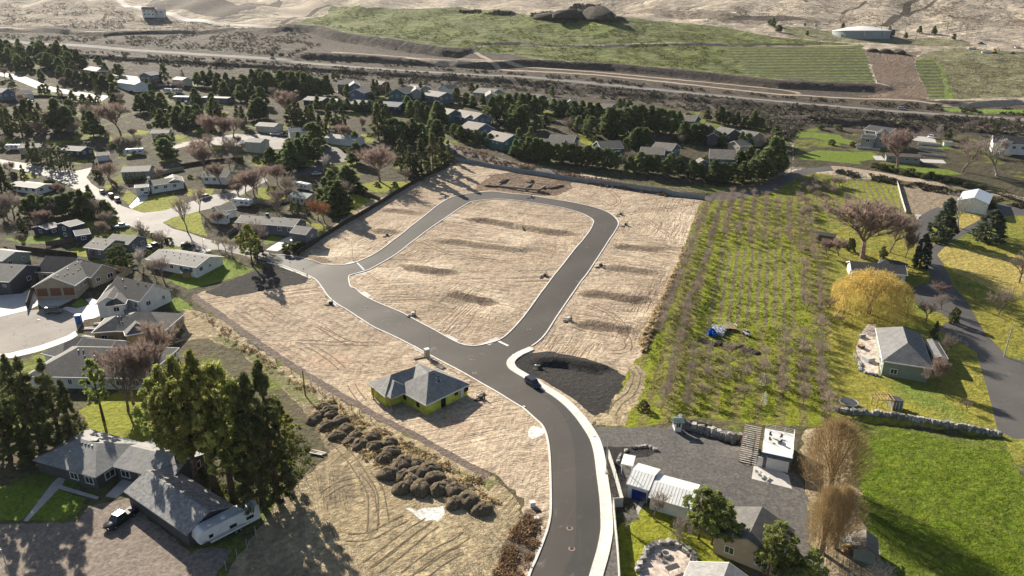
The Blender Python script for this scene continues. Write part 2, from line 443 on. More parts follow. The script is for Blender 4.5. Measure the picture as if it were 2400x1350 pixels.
def asphalt(name, c, rough, spec, crack=0.0, streaks=None):
    if name in MATS: return MATS[name]
    m, nt, b = nt_new(name)
    tc = nt.nodes.new('ShaderNodeTexCoord').outputs['Object']
    f1 = ramp(nt, noise_node(nt, tc, .08, 5, .6), .3, .7)
    f2 = noise_node(nt, tc, 5.0, 3, .7)
    col = mixc(nt, f1, tuple(x * .86 for x in c), tuple(x * 1.13 for x in c))
    col = mixc(nt, mathn(nt, 'MULTIPLY', f2, .35), col, tuple(x * .6 for x in c))
    for ang, amt in (streaks or []):
        mp = mapping(nt, tc, ang, (22, 1, 1), (0, 0, 0), 'TEXTURE')
        col = mixc(nt, mathn(nt, 'MULTIPLY', ramp(nt, noise_node(nt, mp, .55, 4, .7), .62, .78), amt), col, tuple(min(1, x * 2.3) for x in c))
    # pale scuffs of dried mud
    col = mixc(nt, mathn(nt, 'MULTIPLY', ramp(nt, noise_node(nt, tc, .33, 6, .75, .8), .58, .75), .42), col, (.30, .25, .2))
    if crack:
        v = nt.nodes.new('ShaderNodeTexVoronoi'); v.feature = 'DISTANCE_TO_EDGE'; v.inputs['Scale'].default_value = .16
        dm = nt.nodes.new('ShaderNodeVectorMath'); dm.operation = 'ADD'
        nn = nt.nodes.new('ShaderNodeTexNoise'); nn.inputs['Scale'].default_value = .3; nt.links.new(tc, nn.inputs['Vector'])
        sc = nt.nodes.new('ShaderNodeVectorMath'); sc.operation = 'SCALE'; sc.inputs[3].default_value = 7.0
        nt.links.new(nn.outputs['Color'], sc.inputs[0]); nt.links.new(tc, dm.inputs[0]); nt.links.new(sc.outputs[0], dm.inputs[1])
        nt.links.new(dm.outputs[0], v.inputs['Vector'])
        ck = mathn(nt, 'LESS_THAN', v.outputs['Distance'], .012)
        col = mixc(nt, mathn(nt, 'MULTIPLY', ck, crack), col, tuple(x * .35 for x in c))
    nt.links.new(col, b.inputs['Base Color'])
    b.inputs['Roughness'].default_value = rough; set_spec(b, spec)
    bp = nt.nodes.new('ShaderNodeBump'); bp.inputs['Strength'].default_value = .25; bp.inputs['Distance'].default_value = .02
    nt.links.new(noise_node(nt, tc, 9, 3), bp.inputs['Height']); nt.links.new(bp.outputs[0], b.inputs['Normal'])
    MATS[name] = m
    return m
GM['street'] = asphalt('new_asphalt', (.064, .056, .048), .72, .3, streaks=[(A_LEG, .4), (ang_along((869, 761), (1010, 831)), .38), (1.5, .3)])
GM['street_dark'] = asphalt('darker_asphalt_lane', (.045, .042, .039), .72, .3, streaks=[(1.5, .3)])
GM['hill_brown'] = ground_mat('brown_hill_slope', (.31, .255, .195), (.23, .19, .145), (.38, .315, .24), .015, .06, .14, 1.0, 1.4)
GM['street_light'] = asphalt('patched_asphalt', (.105, .097, .09), .72, .3)
GM['oldroad'] = asphalt('old_asphalt', (.22, .203, .187), .75, .2, .5)
GM['culdesac'] = asphalt('pale_worn_asphalt', (.27, .243, .215), .8, .15, .45)
GM['highway'] = asphalt('highway_asphalt', (.235, .22, .20), .9, .1)
GM['lane'] = asphalt('driveway_asphalt', (.10, .094, .088), .75, .3, .2)
GM['paint'] = mat('white_road_paint', (.7, .7, .68), .6, 0, .1, 2)
GM['berm'] = ground_mat('shade_toned_berm_soil', (.36, .275, .19), (.27, .20, .138), (.44, .34, .24), .08, .5, 2.2, 1.0, .2, streak=[(A_LEG, 10, .8, (.15, .105, .075), .9)])  # soil darkened to put the shade of the berm slopes into the colour
GM['concrete'] = mat('concrete', (.45, .42, .38), .75, 0, .1, .6, .3)
GM['white_concrete'] = mat('white_concrete', (.52, .495, .46), .7, 0, .06, .5, .35)
GM['ash'] = ground_mat('white_ash', (.72, .7, .66), (.55, .53, .5), (.8, .78, .75), .2, .9, 3, .4, .08)
GM['flag'] = mat('flagstone_patio', (.55, .46, .39), .8, 0, .3, .9, .2, .5)

# ------------------------------------------------------------------ ground zones, painted in order
ZONES = []   # (object name, material key, ground polygon, jitter)
def zone(name, key, px, jit=.5, sm=0):
    pts = smooth(px, 4, True) if sm else px
    ZONES.append((name, key, G(pts), jit))
def zone_g(name, key, g, jit=0.0): ZONES.append((name, key, g, jit))
def zroad(name, key, px, w, jit=.25):
    zone_g(name, key, ribbon(resample(smooth(G(px), 5), 12), w), jit)
green_low = [(2052, 200), (1820, 192), (1719, 181), (1589, 166), (1433, 153), (1304, 149), (1234, 140), (1200, 127), (1131, 124),
             (1106, 119), (1041, 117), (911, 96), (792, 78), (745, 65), (665, 58)]
zone('scrubland', 'scrub', [(-120, 50), (150, 60), (300, 72), (460, 62), (580, 66), (640, 66)] + green_low[::-1] +
     [(2100, 212), (2190, 238), (2300, 240), (2520, 232), (2520, 420), (1980, 400), (1850, 330), (1700, 280), (1400, 240), (1000, 215), (620, 200), (300, 190), (-120, 170)], 3)
zone('brown_hillside', 'hill_brown', [(-150, 12), (0, 14), (90, 8), (180, -4), (290, 10), (330, 40), (420, 40), (560, 62), (300, 74), (150, 62), (-150, 52)], 3)
zone('brown_hillside', 'hill_brown', [(1440, 30), (1600, 26), (1720, 30), (1830, 44), (1900, 40), (2000, 44), (1900, 52), (1760, 58), (1600, 46)], 3)
zone('brown_hillside', 'hill_brown', [(2230, 40), (2330, 48), (2500, 44), (2500, 66), (2360, 62), (2260, 54)], 3)
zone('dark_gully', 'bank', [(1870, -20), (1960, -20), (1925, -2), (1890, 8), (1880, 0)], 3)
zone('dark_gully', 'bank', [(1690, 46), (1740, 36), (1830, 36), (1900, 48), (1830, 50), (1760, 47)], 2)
zone('shaded_cutting', 'bank', [(360, -6), (560, 12), (660, -6), (660, 16), (600, 22), (520, 42), (430, 22), (340, 12)], 3)  # shade of the cutting painted as dark ground
zone('tan_field', 'track', [(655, 22), (720, 4), (770, 11), (725, 30), (668, 42), (655, 35)], 2)
zone('green_field', 'field', [(711, 49), (781, 13), (859, 18), (1041, 19), (1080, 16), (1200, 26), (1290, 40), (1441, 41), (1560, 50), (1641, 58),
     (1719, 67), (1809, 86), (1870, 92), (2015, 103), (2035, 130), (2040, 165)] + green_low, 3)
zone('vine_field', 'vine_far', [(1705, 109), (1800, 107), (2010, 109), (2030, 130), (2040, 165), (2050, 199), (1935, 195), (1830, 190), (1740, 178), (1722, 176), (1765, 150), (1715, 140)], 2)
zone('pale_field', 'field2', [(2143, 137), (2169, 124), (2230, 112), (2520, 128), (2520, 226), (2400, 228), (2273, 233), (2179, 235), (2169, 207), (2148, 166)], 2)
zone('green_strip', 'vivid', [(2190, 140), (2205, 150), (2222, 180), (2236, 230), (2215, 232), (2216, 205), (2205, 170)], 1)
zone('vine_field', 'vine_far', [(2143, 140), (2185, 138), (2205, 165), (2214, 205), (2212, 232), (2179, 233), (2169, 207), (2150, 166)], 1)
zone('dirt_ramp', 'ramp', [(2019, 112), (2039, 122), (2130, 122), (2160, 120), (2143, 137), (2148, 166), (2169, 207), (2177, 226), (2156, 238), (2065, 229), (2013, 221),
     (2101, 212), (2055, 198), (2044, 153), (2034, 132)], 1.5)
zone('reservoir_lawn', 'field2', [(1830, 62), (1900, 66), (1960, 76), (2050, 92), (2180, 88), (2270, 98), (2280, 108), (2120, 106), (1960, 98), (1850, 88)], 2)
zone('roadside_grass', 'vivid', [(2200, 252), (2260, 250), (2420, 256), (2420, 270), (2300, 266), (2230, 262)], 1)
zone('cut_bank', 'bank', [(710, 128), (780, 112), (830, 122), (1000, 134), (1150, 146), (1234, 143), (1300, 151), (1433, 156), (1589, 169), (1719, 184), (1820, 194), (2050, 202), (2100, 212),
     (1990, 219), (1900, 216), (1820, 205), (1589, 184), (1380, 166), (1230, 155), (1140, 150), (900, 136)], 1)  # dark colour stands in for shade on the steep bank
zone('dark_bank', 'bank', [(690, 95), (760, 80), (800, 92), (911, 108), (1041, 127), (1105, 130), (1130, 140), (1041, 136), (900, 126), (780, 118)], 3)  # bank shade painted into the ground colour
zone('shaded_slope', 'bank', [(1860, 270), (1920, 268), (1990, 282), (2080, 280), (2160, 296), (2200, 312), (2120, 318), (2060, 300), (1960, 308), (1880, 312), (1860, 300)], 1.5)  # slope shade painted as a dark patch
for px, w, k in [([(-60, 61), (0, 64), (120, 72), (245, 78)], 5, 'track'),
                 (T(0,1,[(680,490),(1200,510),(1800,545),(2100,565)]) + T(0,2,[(130,585),(700,625),(1500,700),(2391,780)]) + [(1876, 216)], 4.0, 'track'),
                 (T(0,1,[(1350,530),(1700,570),(2100,580)]) + T(0,2,[(0,620),(700,660),(1300,720),(2391,840)]) + [(1884, 221), (1961, 227), (2065, 232), (2143, 236), (2195, 243), (2273, 246), (2400, 238), (2500, 230)], 5.0, 'track'),
                 (T(0,1,[(2130,575),(2080,540),(1960,450),(2010,430),(2100,405),(2391,395)]) + T(0,2,[(400,425),(700,412),(1000,420),(1100,400),(1500,395),(2000,405),(2391,410)]) + [(2013, 105)], 4.5, 'track'),
                 ([(660, 56), (700, 40), (740, 24), (775, 12)], 6, 'scrub')]:
    zroad('dirt_track', k, px, w, .5)
zroad('hill_road', 'culdesac', [(268, -12), (280, 0), (324, 16), (389, 31), (493, 52), (557, 60), (620, 62)], 9)
zroad('dirt_track', 'scrub', [(2150, 0), (2128, 10), (2122, 30), (2095, 44), (2070, 62)], 9, .5)
zroad('dirt_track', 'scrub', [(2195, 0), (2170, 18), (2130, 34), (2100, 46)], 6, .5)
zroad('dirt_track', 'scrub', [(2030, 2), (1998, 22), (1975, 34)], 5, .5)
zroad('hill_road', 'culdesac', [(1040, 0), (1055, 8), (1062, 17), (1075, 4), (1085, -6)], 7)
zroad('highway', 'highway', [(-120, 88), (0, 96), (155, 105), (311, 117), (467, 127), (610, 136), (719, 144), (859, 157), (1041, 170), (1210, 179), (1407, 197),
      (1589, 215), (1790, 235), (1961, 250), (2117, 263), (2299, 275), (2400, 280), (2520, 288)], 8.5, 0)
zone('open_ground', 'needle', [(-200, 420), (2600, 420), (2600, 1420), (-200, 1420)], 0)
# neighbourhood
zone('neighborhood_ground', 'yard', [(-120, 140), (200, 158), (300, 172), (620, 200), (1000, 215), (1400, 235), (1700, 268), (1850, 305), (1860, 390), (1700, 448), (1560, 440), (1400, 415), (1200, 380),
     (1080, 378), (1000, 415), (860, 472), (760, 542), (690, 597), (640, 605), (630, 640), (545, 655), (478, 686), (430, 720), (430, 800), (330, 930), (200, 960), (-120, 900)], 1)
zone('scrubland', 'scrub', [(1790, 268), (1850, 285), (1860, 312), (1830, 330), (1790, 300), (1740, 282)], 1)
zone('hillside_yard', 'yard', [(1858, 310), (1900, 300), (2000, 305), (2200, 315), (2520, 320), (2520, 480), (2400, 470), (2130, 420), (1980, 396), (1860, 392)], 1)
def lawn(r, c, pts, key='lawn'): zone('lawn', key, T(r, c, pts), .35)
for r, c, pts in [(1,0,[(1190,620),(1330,520),(1480,480),(1620,510),(1690,560),(1500,630),(1300,645)]),
                  (1,0,[(1480,740),(1560,690),(1760,630),(1810,650),(1830,760),(1880,860),(1780,840),(1600,790)]),
                  (1,0,[(1690,440),(1950,430),(1900,490),(1700,500)]), (1,0,[(1100,520),(1150,440),(1240,500),(1170,580)]),
                  (1,0,[(600,990),(800,930),(840,1060),(650,1030)]), (1,0,[(1265,860),(1350,880),(1490,930),(1400,935),(1270,910)]),
                  (1,0,[(150,285),(260,290),(350,330),(220,350)]), (1,0,[(660,180),(790,170),(800,200),(680,210)]),
                  (1,0,[(930,400),(1010,400),(1010,450),(960,450)]), (1,0,[(1380,240),(1450,290),(1400,300)]), (1,0,[(2290,170),(2391,160),(2391,240),(2300,230)]),
                  (1,1,[(20,430),(200,420),(290,520),(120,580),(0,560)]), (1,1,[(410,720),(640,760),(600,820),(530,780)]),
                  (1,1,[(860,470),(1110,550),(1000,620),(720,680),(690,620)]), (1,1,[(930,400),(1100,360),(1400,370),(1270,440),(1100,470)]),
                  (1,1,[(650,20),(780,20),(760,60)]), (1,1,[(400,200),(560,190),(480,240),(410,230)]), (1,1,[(800,180),(900,170),(900,230),(830,230)]),
                  (1,1,[(1270,200),(1400,180),(1380,300),(1300,260)]), (0,2,[(600,1210),(850,1260),(700,1310),(620,1290)]),
                  (0,1,[(950,1210),(1080,1230),(1060,1290),(950,1260)]), (0,1,[(580,1150),(680,1130),(650,1210)]), (0,1,[(1730,1090),(1870,1120),(1820,1150),(1720,1120)]),
                  (0,1,[(680,1290),(860,1290),(820,1330),(660,1340)]), (0,0,[(1240,1170),(1370,1190),(1250,1220)]), (0,0,[(1580,1220),(1690,1230),(1640,1260),(1580,1250)]),
                  (0,0,[(1960,1010),(2080,1010),(2000,1050)]), (0,0,[(980,1220),(1100,1300),(990,1340)]), (0,0,[(1910,1310),(2030,1300),(2000,1350),(1900,1350)])]:
    lawn(r, c, pts)
for r, c, pts in [(1,0,[(1510,1240),(1850,1020),(2000,1040),(2280,1160),(2200,1220),(1700,1345),(1600,1300)]), (1,0,[(30,880),(380,860),(640,880),(560,930),(200,930)]),
                  (1,1,[(60,920),(140,850),(270,880),(90,940)]), (2,0,[(650,210),(730,150),(810,200),(690,235)]), (2,0,[(1520,170),(1600,140),(1660,170),(1750,240),(1570,275)]),
                  (2,0,[(1415,85),(1450,80),(1480,115),(1430,140)]), (0,3,[(280,1230),(360,1190),(560,1200),(720,1220),(760,1250),(880,1280),(830,1310),(650,1280),(450,1240),(320,1250)]),
                  (1,3,[(310,140),(520,85),(880,100),(1040,110),(1100,160),(900,190),(930,215),(700,190),(400,170)]), (1,3,[(1150,220),(1700,260),(1850,300),(1700,305),(1200,265)]),
                  (0,3,[(1600,1280),(1700,1320),(1760,1350),(1620,1340)]), (2,0,[(0,715),(120,705),(150,790),(100,880),(0,870)])]:
    lawn(r, c, pts, 'lawn_green')
# development
zone('building_lots', 'dirt', [(1078, 384), (1130, 390), (1400, 430), (1652, 470), (1640, 482), (1622, 530), (1600, 590), (1560, 680), (1530, 755), (1512, 800), (1505, 830), (1470, 870),
     (1440, 930), (1400, 985), (1370, 1005), (1290, 990), (1220, 940), (1100, 890), (1000, 835), (870, 765), (770, 700), (700, 640), (640, 600), (690, 598), (760, 545), (860, 475), (950, 440), (1000, 420)], .5)
zone('lower_lots', 'dirt_low', [(1225, 935), (1290, 1000), (1302, 1100), (1300, 1200), (1275, 1290), (1250, 1345), (1235, 1420), (1150, 1420), (1180, 1300), (1212, 1230), (1232, 1180), (1160, 1112), (1050, 1058), (900, 988), (760, 903), (640, 833),
     (520, 742), (455, 692), (480, 683), (560, 672), (640, 668), (720, 650), (770, 700), (870, 765), (1000, 835), (1100, 890)], .5)
zone('worked_ground', 'rub', [(1120, 432), (1150, 412), (1200, 402), (1290, 412), (1335, 425), (1345, 440), (1310, 458), (1240, 458), (1160, 446), (1110, 446)], 1)
zone('dry_field', 'olive', [(430, 722), (480, 735), (520, 750), (640, 842), (760, 912), (900, 996), (1050, 1066), (1158, 1120), (1226, 1185), (1206, 1235), (1175, 1300), (1150, 1420), (480, 1420),
     (560, 1300), (640, 1180), (700, 1130), (770, 1070), (730, 990), (640, 890), (560, 825), (480, 792), (430, 800)], .8)
zone('weedy_verge', 'weed', [(520, 780), (600, 830), (680, 880), (740, 930), (850, 990), (960, 1050), (1080, 1105), (1160, 1130), (1150, 1150), (1040, 1100), (900, 1050), (760, 960), (690, 930), (620, 880), (560, 825), (500, 795)], 1.5)
zone('weedy_verge', 'weed', [(690, 940), (730, 990), (770, 1050), (745, 1090), (700, 1130), (660, 1060), (650, 990)], 1.5)
zone('gravel_strip', 'gravelstrip', ribbon(smooth([(452, 694), (520, 742), (600, 800), (660, 842), (760, 903), (900, 985), (1000, 1036), (1145, 1118)], 4), 15), .4)
zone('rock_bed', 'rock', [(478, 686), (545, 655), (633, 623), (665, 630), (700, 642), (727, 654), (715, 664), (600, 684), (530, 697), (500, 692)], .5)
zone('brush_pile_ground', 'rub', [(1180, 1300), (1205, 1240), (1235, 1190), (1265, 1205), (1270, 1250), (1245, 1310), (1215, 1370), (1150, 1400)], 1)
zone('ash_patch', 'ash', T(3,1,[(1370,770),(1480,750),(1560,705),(1640,720),(1720,720),(1690,800),(1600,880),(1560,850),(1430,810)]), 1.2)
zone('ash_patch', 'ash', T(3,2,[(140,60),(200,0),(290,0),(310,90),(210,130)]), 1.0)
# orchard and right side
zone('orchard_ground', 'orchard', [(1640, 482), (1655, 466), (1700, 456), (1800, 447), (1850, 420), (1900, 405), (1965, 412), (1990, 422), (2100, 432), (2145, 540), (2152, 568), (2100, 562), (1990, 520), (1925, 520), (1935, 560),
     (1950, 690), (1935, 760), (1965, 960), (1962, 1004), (1750, 994), (1600, 985), (1500, 1002), (1420, 1000), (1440, 930), (1470, 870), (1505, 830), (1512, 800), (1560, 680), (1600, 590), (1622, 530)], .5)
zone('vine_strips', 'vines', [(1692, 583), (1780, 580), (1866, 583), (1872, 650), (1876, 758), (1800, 762), (1700, 757), (1650, 755), (1665, 690)], .4)
zone('vine_strips', 'vines', [(1990, 428), (2095, 434), (2120, 490), (2142, 555), (2146, 565), (2080, 545), (2000, 500)], .4)
zone('acreage_yard', 'meadow', [(1925, 520), (1990, 520), (2100, 562), (2150, 565), (2160, 540), (2260, 470), (2520, 480), (2520, 1100), (2380, 1085), (2350, 1025), (2200, 1005), (2100, 992), (1960, 978), (1935, 760), (1950, 690), (1935, 560)], .6)
zone('dry_grass', 'drygrass', [(2185, 590), (2215, 575), (2300, 590), (2400, 600), (2400, 690), (2330, 680), (2240, 640)], .8)
zone('dry_grass', 'drygrass', [(2250, 505), (2300, 492), (2360, 492), (2375, 500), (2330, 512), (2270, 530), (2240, 548)], .6)
zone('paddock', 'paddock', [(2105, 432), (2180, 440), (2260, 458), (2255, 480), (2225, 490), (2180, 510), (2160, 520), (2140, 500), (2122, 495)], .5)
zone('pasture', 'pasture', [(1962, 982), (2100, 996), (2200, 1010), (2345, 1026), (2375, 1085), (2420, 1160), (2480, 1420), (2000, 1420), (2020, 1300), (2040, 1200), (2000, 1100)], .6)
zone('dry_bed', 'olive', [(1890, 1130), (1940, 1080), (2010, 1150), (2030, 1240), (2080, 1330), (2080, 1420), (1960, 1420), (1930, 1330), (1895, 1280)], .8)
zone('orchard_edge', 'olive', [(1880, 1010), (1960, 990), (2000, 1050), (1990, 1110), (1890, 1130), (1880, 1060)], .6)
zone('gravel_yard', 'gravel', [(1385, 1003), (1440, 1000), (1560, 1004), (1590, 990), (1700, 1030), (1770, 1045), (1880, 1120), (1900, 1200), (1893, 1280), (1955, 1360), (1975, 1420), (1830, 1420), (1700, 1280), (1560, 1190), (1480, 1180), (1430, 1110), (1405, 1050)], .4)
zone('dark_soil', 'rock', T(3,2,[(800,180),(1070,180),(1300,190),(1320,240),(1200,280),(980,300),(960,420),(960,640),(990,720),(900,640),(870,400)]), .3)
zone('back_lawn', 'lawn', [(1448, 1240), (1480, 1200), (1500, 1185), (1600, 1200), (1700, 1290), (1740, 1350), (1720, 1420), (1450, 1420)], .3)
zone('sidewalk_gravel', 'gravel', [(1405, 1060), (1425, 1110), (1440, 1190), (1448, 1260), (1452, 1420), (1380, 1420), (1405, 1340), (1425, 1240), (1425, 1180)], .2)
zone('rock_bed', 'rock', T(2,2,[(20,690),(200,640),(380,650),(700,730),(900,790),(1020,850),(1000,960),(900,1080),(860,1180),(780,1210),(720,1200),(560,1060),(300,900),(150,840),(20,760)]), .5)
zone('worn_track', 'olive', T(2,2,[(1060,740),(1140,760),(1210,830),(1190,960),(1130,1090),(1050,1200),(1030,1300),(760,1290),(740,1215),(860,1180),(920,1060),(1010,960),(1060,870),(1080,800)]), .5)
# bottom left property
zone('needle_ground', 'needle', [(-120, 872), (40, 870), (200, 950), (330, 900), (430, 800), (480, 792), (560, 825), (640, 890), (700, 950), (740, 1000), (770, 1060), (700, 1130), (640, 1185), (560, 1300), (480, 1420), (-120, 1420)], .6)
zone('lawn', 'lawn', [(185, 960), (250, 930), (330, 900), (400, 920), (385, 1010), (340, 1040), (210, 1010)], .5)
zone('gravel_drive', 'taupe', T(3,0,[(-100,885),(300,875),(700,860),(800,720),(950,690),(1180,640),(1250,760),(1720,1130),(1900,1080),(2100,1120),(1850,1500),(-100,1500)]), .3)
zone('lawn', 'lawn_green', T(3,0,[(280,845),(480,560),(560,580),(770,650),(700,780),(500,850)]), .2)
zone('lawn', 'lawn_green', T(3,0,[(-100,560),(190,520),(330,540),(420,570),(210,840),(-100,850)]), .2)
zone('garden_path', 'concrete', T(3,0,[(212,850),(250,855),(530,560),(880,660),(895,635),(560,530),(600,460),(540,450),(470,510)]), 0)
zone('patio', 'concrete', T(3,0,[(950,630),(1100,480),(1260,440),(1330,400),(1300,520),(1110,600),(1050,650)]), 0)
# roads and paving on top
zroad('dirt_lane', 'lane', [(1040, 335), (1060, 347), (1120, 363), (1200, 385), (1300, 408), (1400, 427), (1500, 443), (1580, 455), (1660, 463), (1740, 456), (1800, 440), (1850, 414), (1900, 400), (1955, 394)], 7, .3)
zroad('dirt_lane', 'track', [(1950, 394), (2000, 398), (2130, 420), (2260, 440), (2400, 466), (2520, 492)], 7, .3)
zone('old_street', 'oldroad', [(-140, 352)] + T(1,0,[(20,170),(280,210),(450,260),(690,270),(840,240),(780,330),(830,390),(900,440),(1000,520),(1100,590),(1190,620),(1300,650),(1480,630),(1700,560),(1850,500),(2060,470),
     (2391,330),(2420,360),(2100,530),(1950,600),(1780,640),(1560,690),(1470,740),(1560,790),(1700,830),(1850,880),(2000,920),(2200,960),(2430,1010),(2430,1090),(2300,1060),(2000,985),(1800,990),(1500,930),(1250,800),(1100,740),(1000,620),(900,560),(700,450),(550,370),(350,300),(60,240)]) + [(-140, 375)], 0)
zroad('old_street', 'oldroad', [(-60, 170), (0, 174), (41, 181), (104, 205), (156, 215), (251, 229)], 9, 0)
zroad('old_street', 'oldroad', [(405, 345), (450, 336), (520, 326), (600, 318), (690, 332)], 7, 0)
zone('old_street', 'lane', T(1,1,[(560,70),(640,45),(720,40),(820,130),(800,190),(690,200),(560,280),(330,330),(320,300),(480,240),(580,190)]), 0)
for r, c, pts in [(0,0,[(1000,670),(1240,690),(1280,740),(1500,760),(1820,740),(1780,770),(1400,790),(1230,740)]), (0,0,[(600,870),(960,890),(880,930),(640,900)]),
                  (0,1,[(0,1240),(280,1280),(250,1350),(0,1340)]), (0,0,[(1640,1290),(2140,1210),(2391,1240),(2200,1300),(1800,1330)])]:
    zone('driveway', 'oldroad', T(r, c, pts), 0)
zone('cul_de_sac', 'culdesac', [(-140, 752)] + T(2,0,[(0,320),(250,260),(430,250),(560,250),(680,300),(745,380),(700,440),(600,500),(400,570),(200,620),(0,660)]) + [(-140, 838)], 0)
for r, c, pts in [(2,0,[(-200,130),(0,120),(200,110),(290,50),(335,150),(340,215),(250,258),(0,316),(-200,370)]), (2,0,[(335,110),(620,120),(770,85),(640,170),(555,215),(470,248),(400,248),(340,200)]),
                  (2,0,[(830,150),(1010,235),(960,280),(850,330),(760,345),(745,378),(680,296),(560,246),(600,228),(700,240),(815,205),(770,160)]), (1,1,[(90,985),(270,870),(330,860),(400,920),(310,940),(190,1000)]),
                  (1,0,[(1290,930),(1400,940),(1350,990),(1250,980)]), (1,0,[(1790,1015),(1850,965),(1910,990),(1840,1020)]), (1,0,[(1165,595),(1250,500),(1340,500),(1330,530),(1190,615)]),
                  (1,3,[(1020,135),(1100,135),(1140,175),(1050,175)]), (1,3,[(1440,165),(1660,170),(1690,205),(1480,195)]), (0,3,[(1260,1225),(1580,1240),(1600,1290),(1400,1270)]),
                  (1,3,[(1400,665),(1460,670),(1490,730),(1430,735)])]:
    zone('driveway', 'white_concrete', T(r, c, pts), 0)
zone('sidewalk_ring', 'white_concrete', ribbon(smooth([(-140, 845)] + T(2,0,[(0,680),(200,640),(400,588),(600,516),(690,462)]), 4), 12), 0)
zone('concrete_pad', 'white_concrete', T(3,2,[(2195,290),(2330,350),(2391,385),(2500,440),(2530,560),(2391,525),(2165,470)]), 0)
zone('flagstone_patio', 'flag', T(3,2,[(1230,1110),(1330,1075),(1430,1060),(1560,1110),(1640,1190),(1650,1250),(1600,1420),(1120,1420),(1190,1200)]), 0)
zone('flagstone_patio', 'flag', T(2,3,[(980,380),(1050,385),(1075,720),(1075,850),(920,820),(900,720),(870,600),(930,450)]), 0)
zone('garden_path', 'concrete', T(3,2,[(1100,780),(1160,670),(1200,680),(1140,790),(1090,850),(1060,840)]), 0)
# right driveway
zone('lane', 'lane', T(2,3,[(1380,60),(1600,-30),(1720,0),(1790,80),(1880,180),(1960,330),(2040,470),(2130,560),(2250,690),(2310,760),(2391,770),(2520,900),(2600,1420),(2300,1420),(2150,1345),(2090,1080),(2030,880),(1960,640),(1800,540),(1600,430),(1720,350),(1640,290),(1500,250),(1400,180)]), .1)
zroad('lane', 'lane', [(2210, 668), (2200, 640), (2186, 612), (2172, 588), (2164, 562), (2162, 535), (2174, 512), (2195, 497), (2215, 490)], 5.5, .1)
zroad('lane', 'lane', [(2180, 600), (2210, 570), (2255, 545), (2290, 527), (2320, 510)], 3.2, .1)
zone('lane', 'lane', T(1,3,[(1980,610),(2120,560),(2200,565),(2500,600),(2500,680),(2300,670),(2200,690)]), .1)
zone('lane', 'lane', T(2,3,[(2240,690),(2391,720),(2600,760),(2600,830),(2391,850),(2290,830)]), .1)
zone('lawn', 'lawn', T(2,3,[(1500,365),(1540,335),(1640,335),(1660,370),(1620,390),(1520,385)]), .1)
# the new street loop
EDGE_L = [(1225, 1420)] + T(3,2,[(170,1340),(230,1200),(290,1050),(340,900),(362,750),(360,500),(350,250),(330,110),(290,0)]) + T(2,2,[(220,1240),(100,1130)]) + \
    T(2,1,[(2391,1120),(2000,890),(1580,660),(1230,480),(1040,390),(860,270),(745,205),(660,130),(610,60)]) + T(1,1,[(560,1270),(510,1235),(390,1180),(250,1130),(150,1110)]) + [(625, 613)]
EDGE_T = [(629, 597)] + T(1,1,[(350,1040),(480,1070),(620,1110),(730,1125),(870,1110),(980,1070),(1110,1000),(1300,860),(1500,700),(1640,590),(1740,525),(1860,490),(2000,470),(2150,462)]) + \
    T(1,2,[(0,480),(200,500),(500,550),(700,590),(830,630),(900,670),(950,720),(955,760),(930,810),(850,930),(700,1160)]) + T(2,2,[(600,20),(500,165),(400,310),(300,465),(230,540),(150,590),(60,630)]) + \
    [(1202, 832), (1190, 843), (1187, 853), (1194, 865), (1210, 876)] + T(2,2,[(100,870),(250,965),(400,1060),(530,1180),(620,1290)]) + T(3,2,[(700,110),(740,250),(765,450),(790,650),(800,850),(795,960),(760,1130),(700,1330)]) + [(1362, 1420)]
ISLAND = T(1,1,[(850,1320),(833,1260),(832,1230),(855,1208),(1000,1170),(1120,1110),(1250,1030),(1500,840),(1700,700),(1850,600),(1920,560),(2000,540),(2150,525)]) + \
    T(1,2,[(0,535),(200,560),(450,605),(620,650),(700,690),(738,718),(740,745),(690,840),(550,1010),(400,1200)]) + T(2,2,[(220,170),(100,330)]) + \
    T(2,1,[(2300,460),(2200,530),(2050,575),(1950,585),(1830,560),(1600,440),(1300,280),(1000,150),(900,70)])
gL, gT, gI = smooth(G(EDGE_L), 4), smooth(G(EDGE_T), 4), smooth(G(ISLAND), 4, True)
zone_g('street', 'street', gL + gT)
zone('street_lane', 'street_dark', smooth([(1290, 1420)] + T(3,2,[(450,1345),(535,1180),(575,1000),(583,800),(580,600),(568,300),(545,100)]) + [(1325, 985), (1300, 950), (1270, 925)], 3) + smooth([(1290, 925), (1322, 950), (1352, 982)] + T(3,2,[(690,110),(728,250),(755,450),(780,650),(790,850),(785,960),(750,1130),(690,1330)]) + [(1352, 1420)], 3), 0)
zone_g('island_lots', 'dirt', gI)
zone('street_patch', 'street_light', T(1,1,[(110,1030),(350,1042),(480,1072),(520,1090),(400,1175),(250,1128),(150,1105),(100,1085)]), 0)

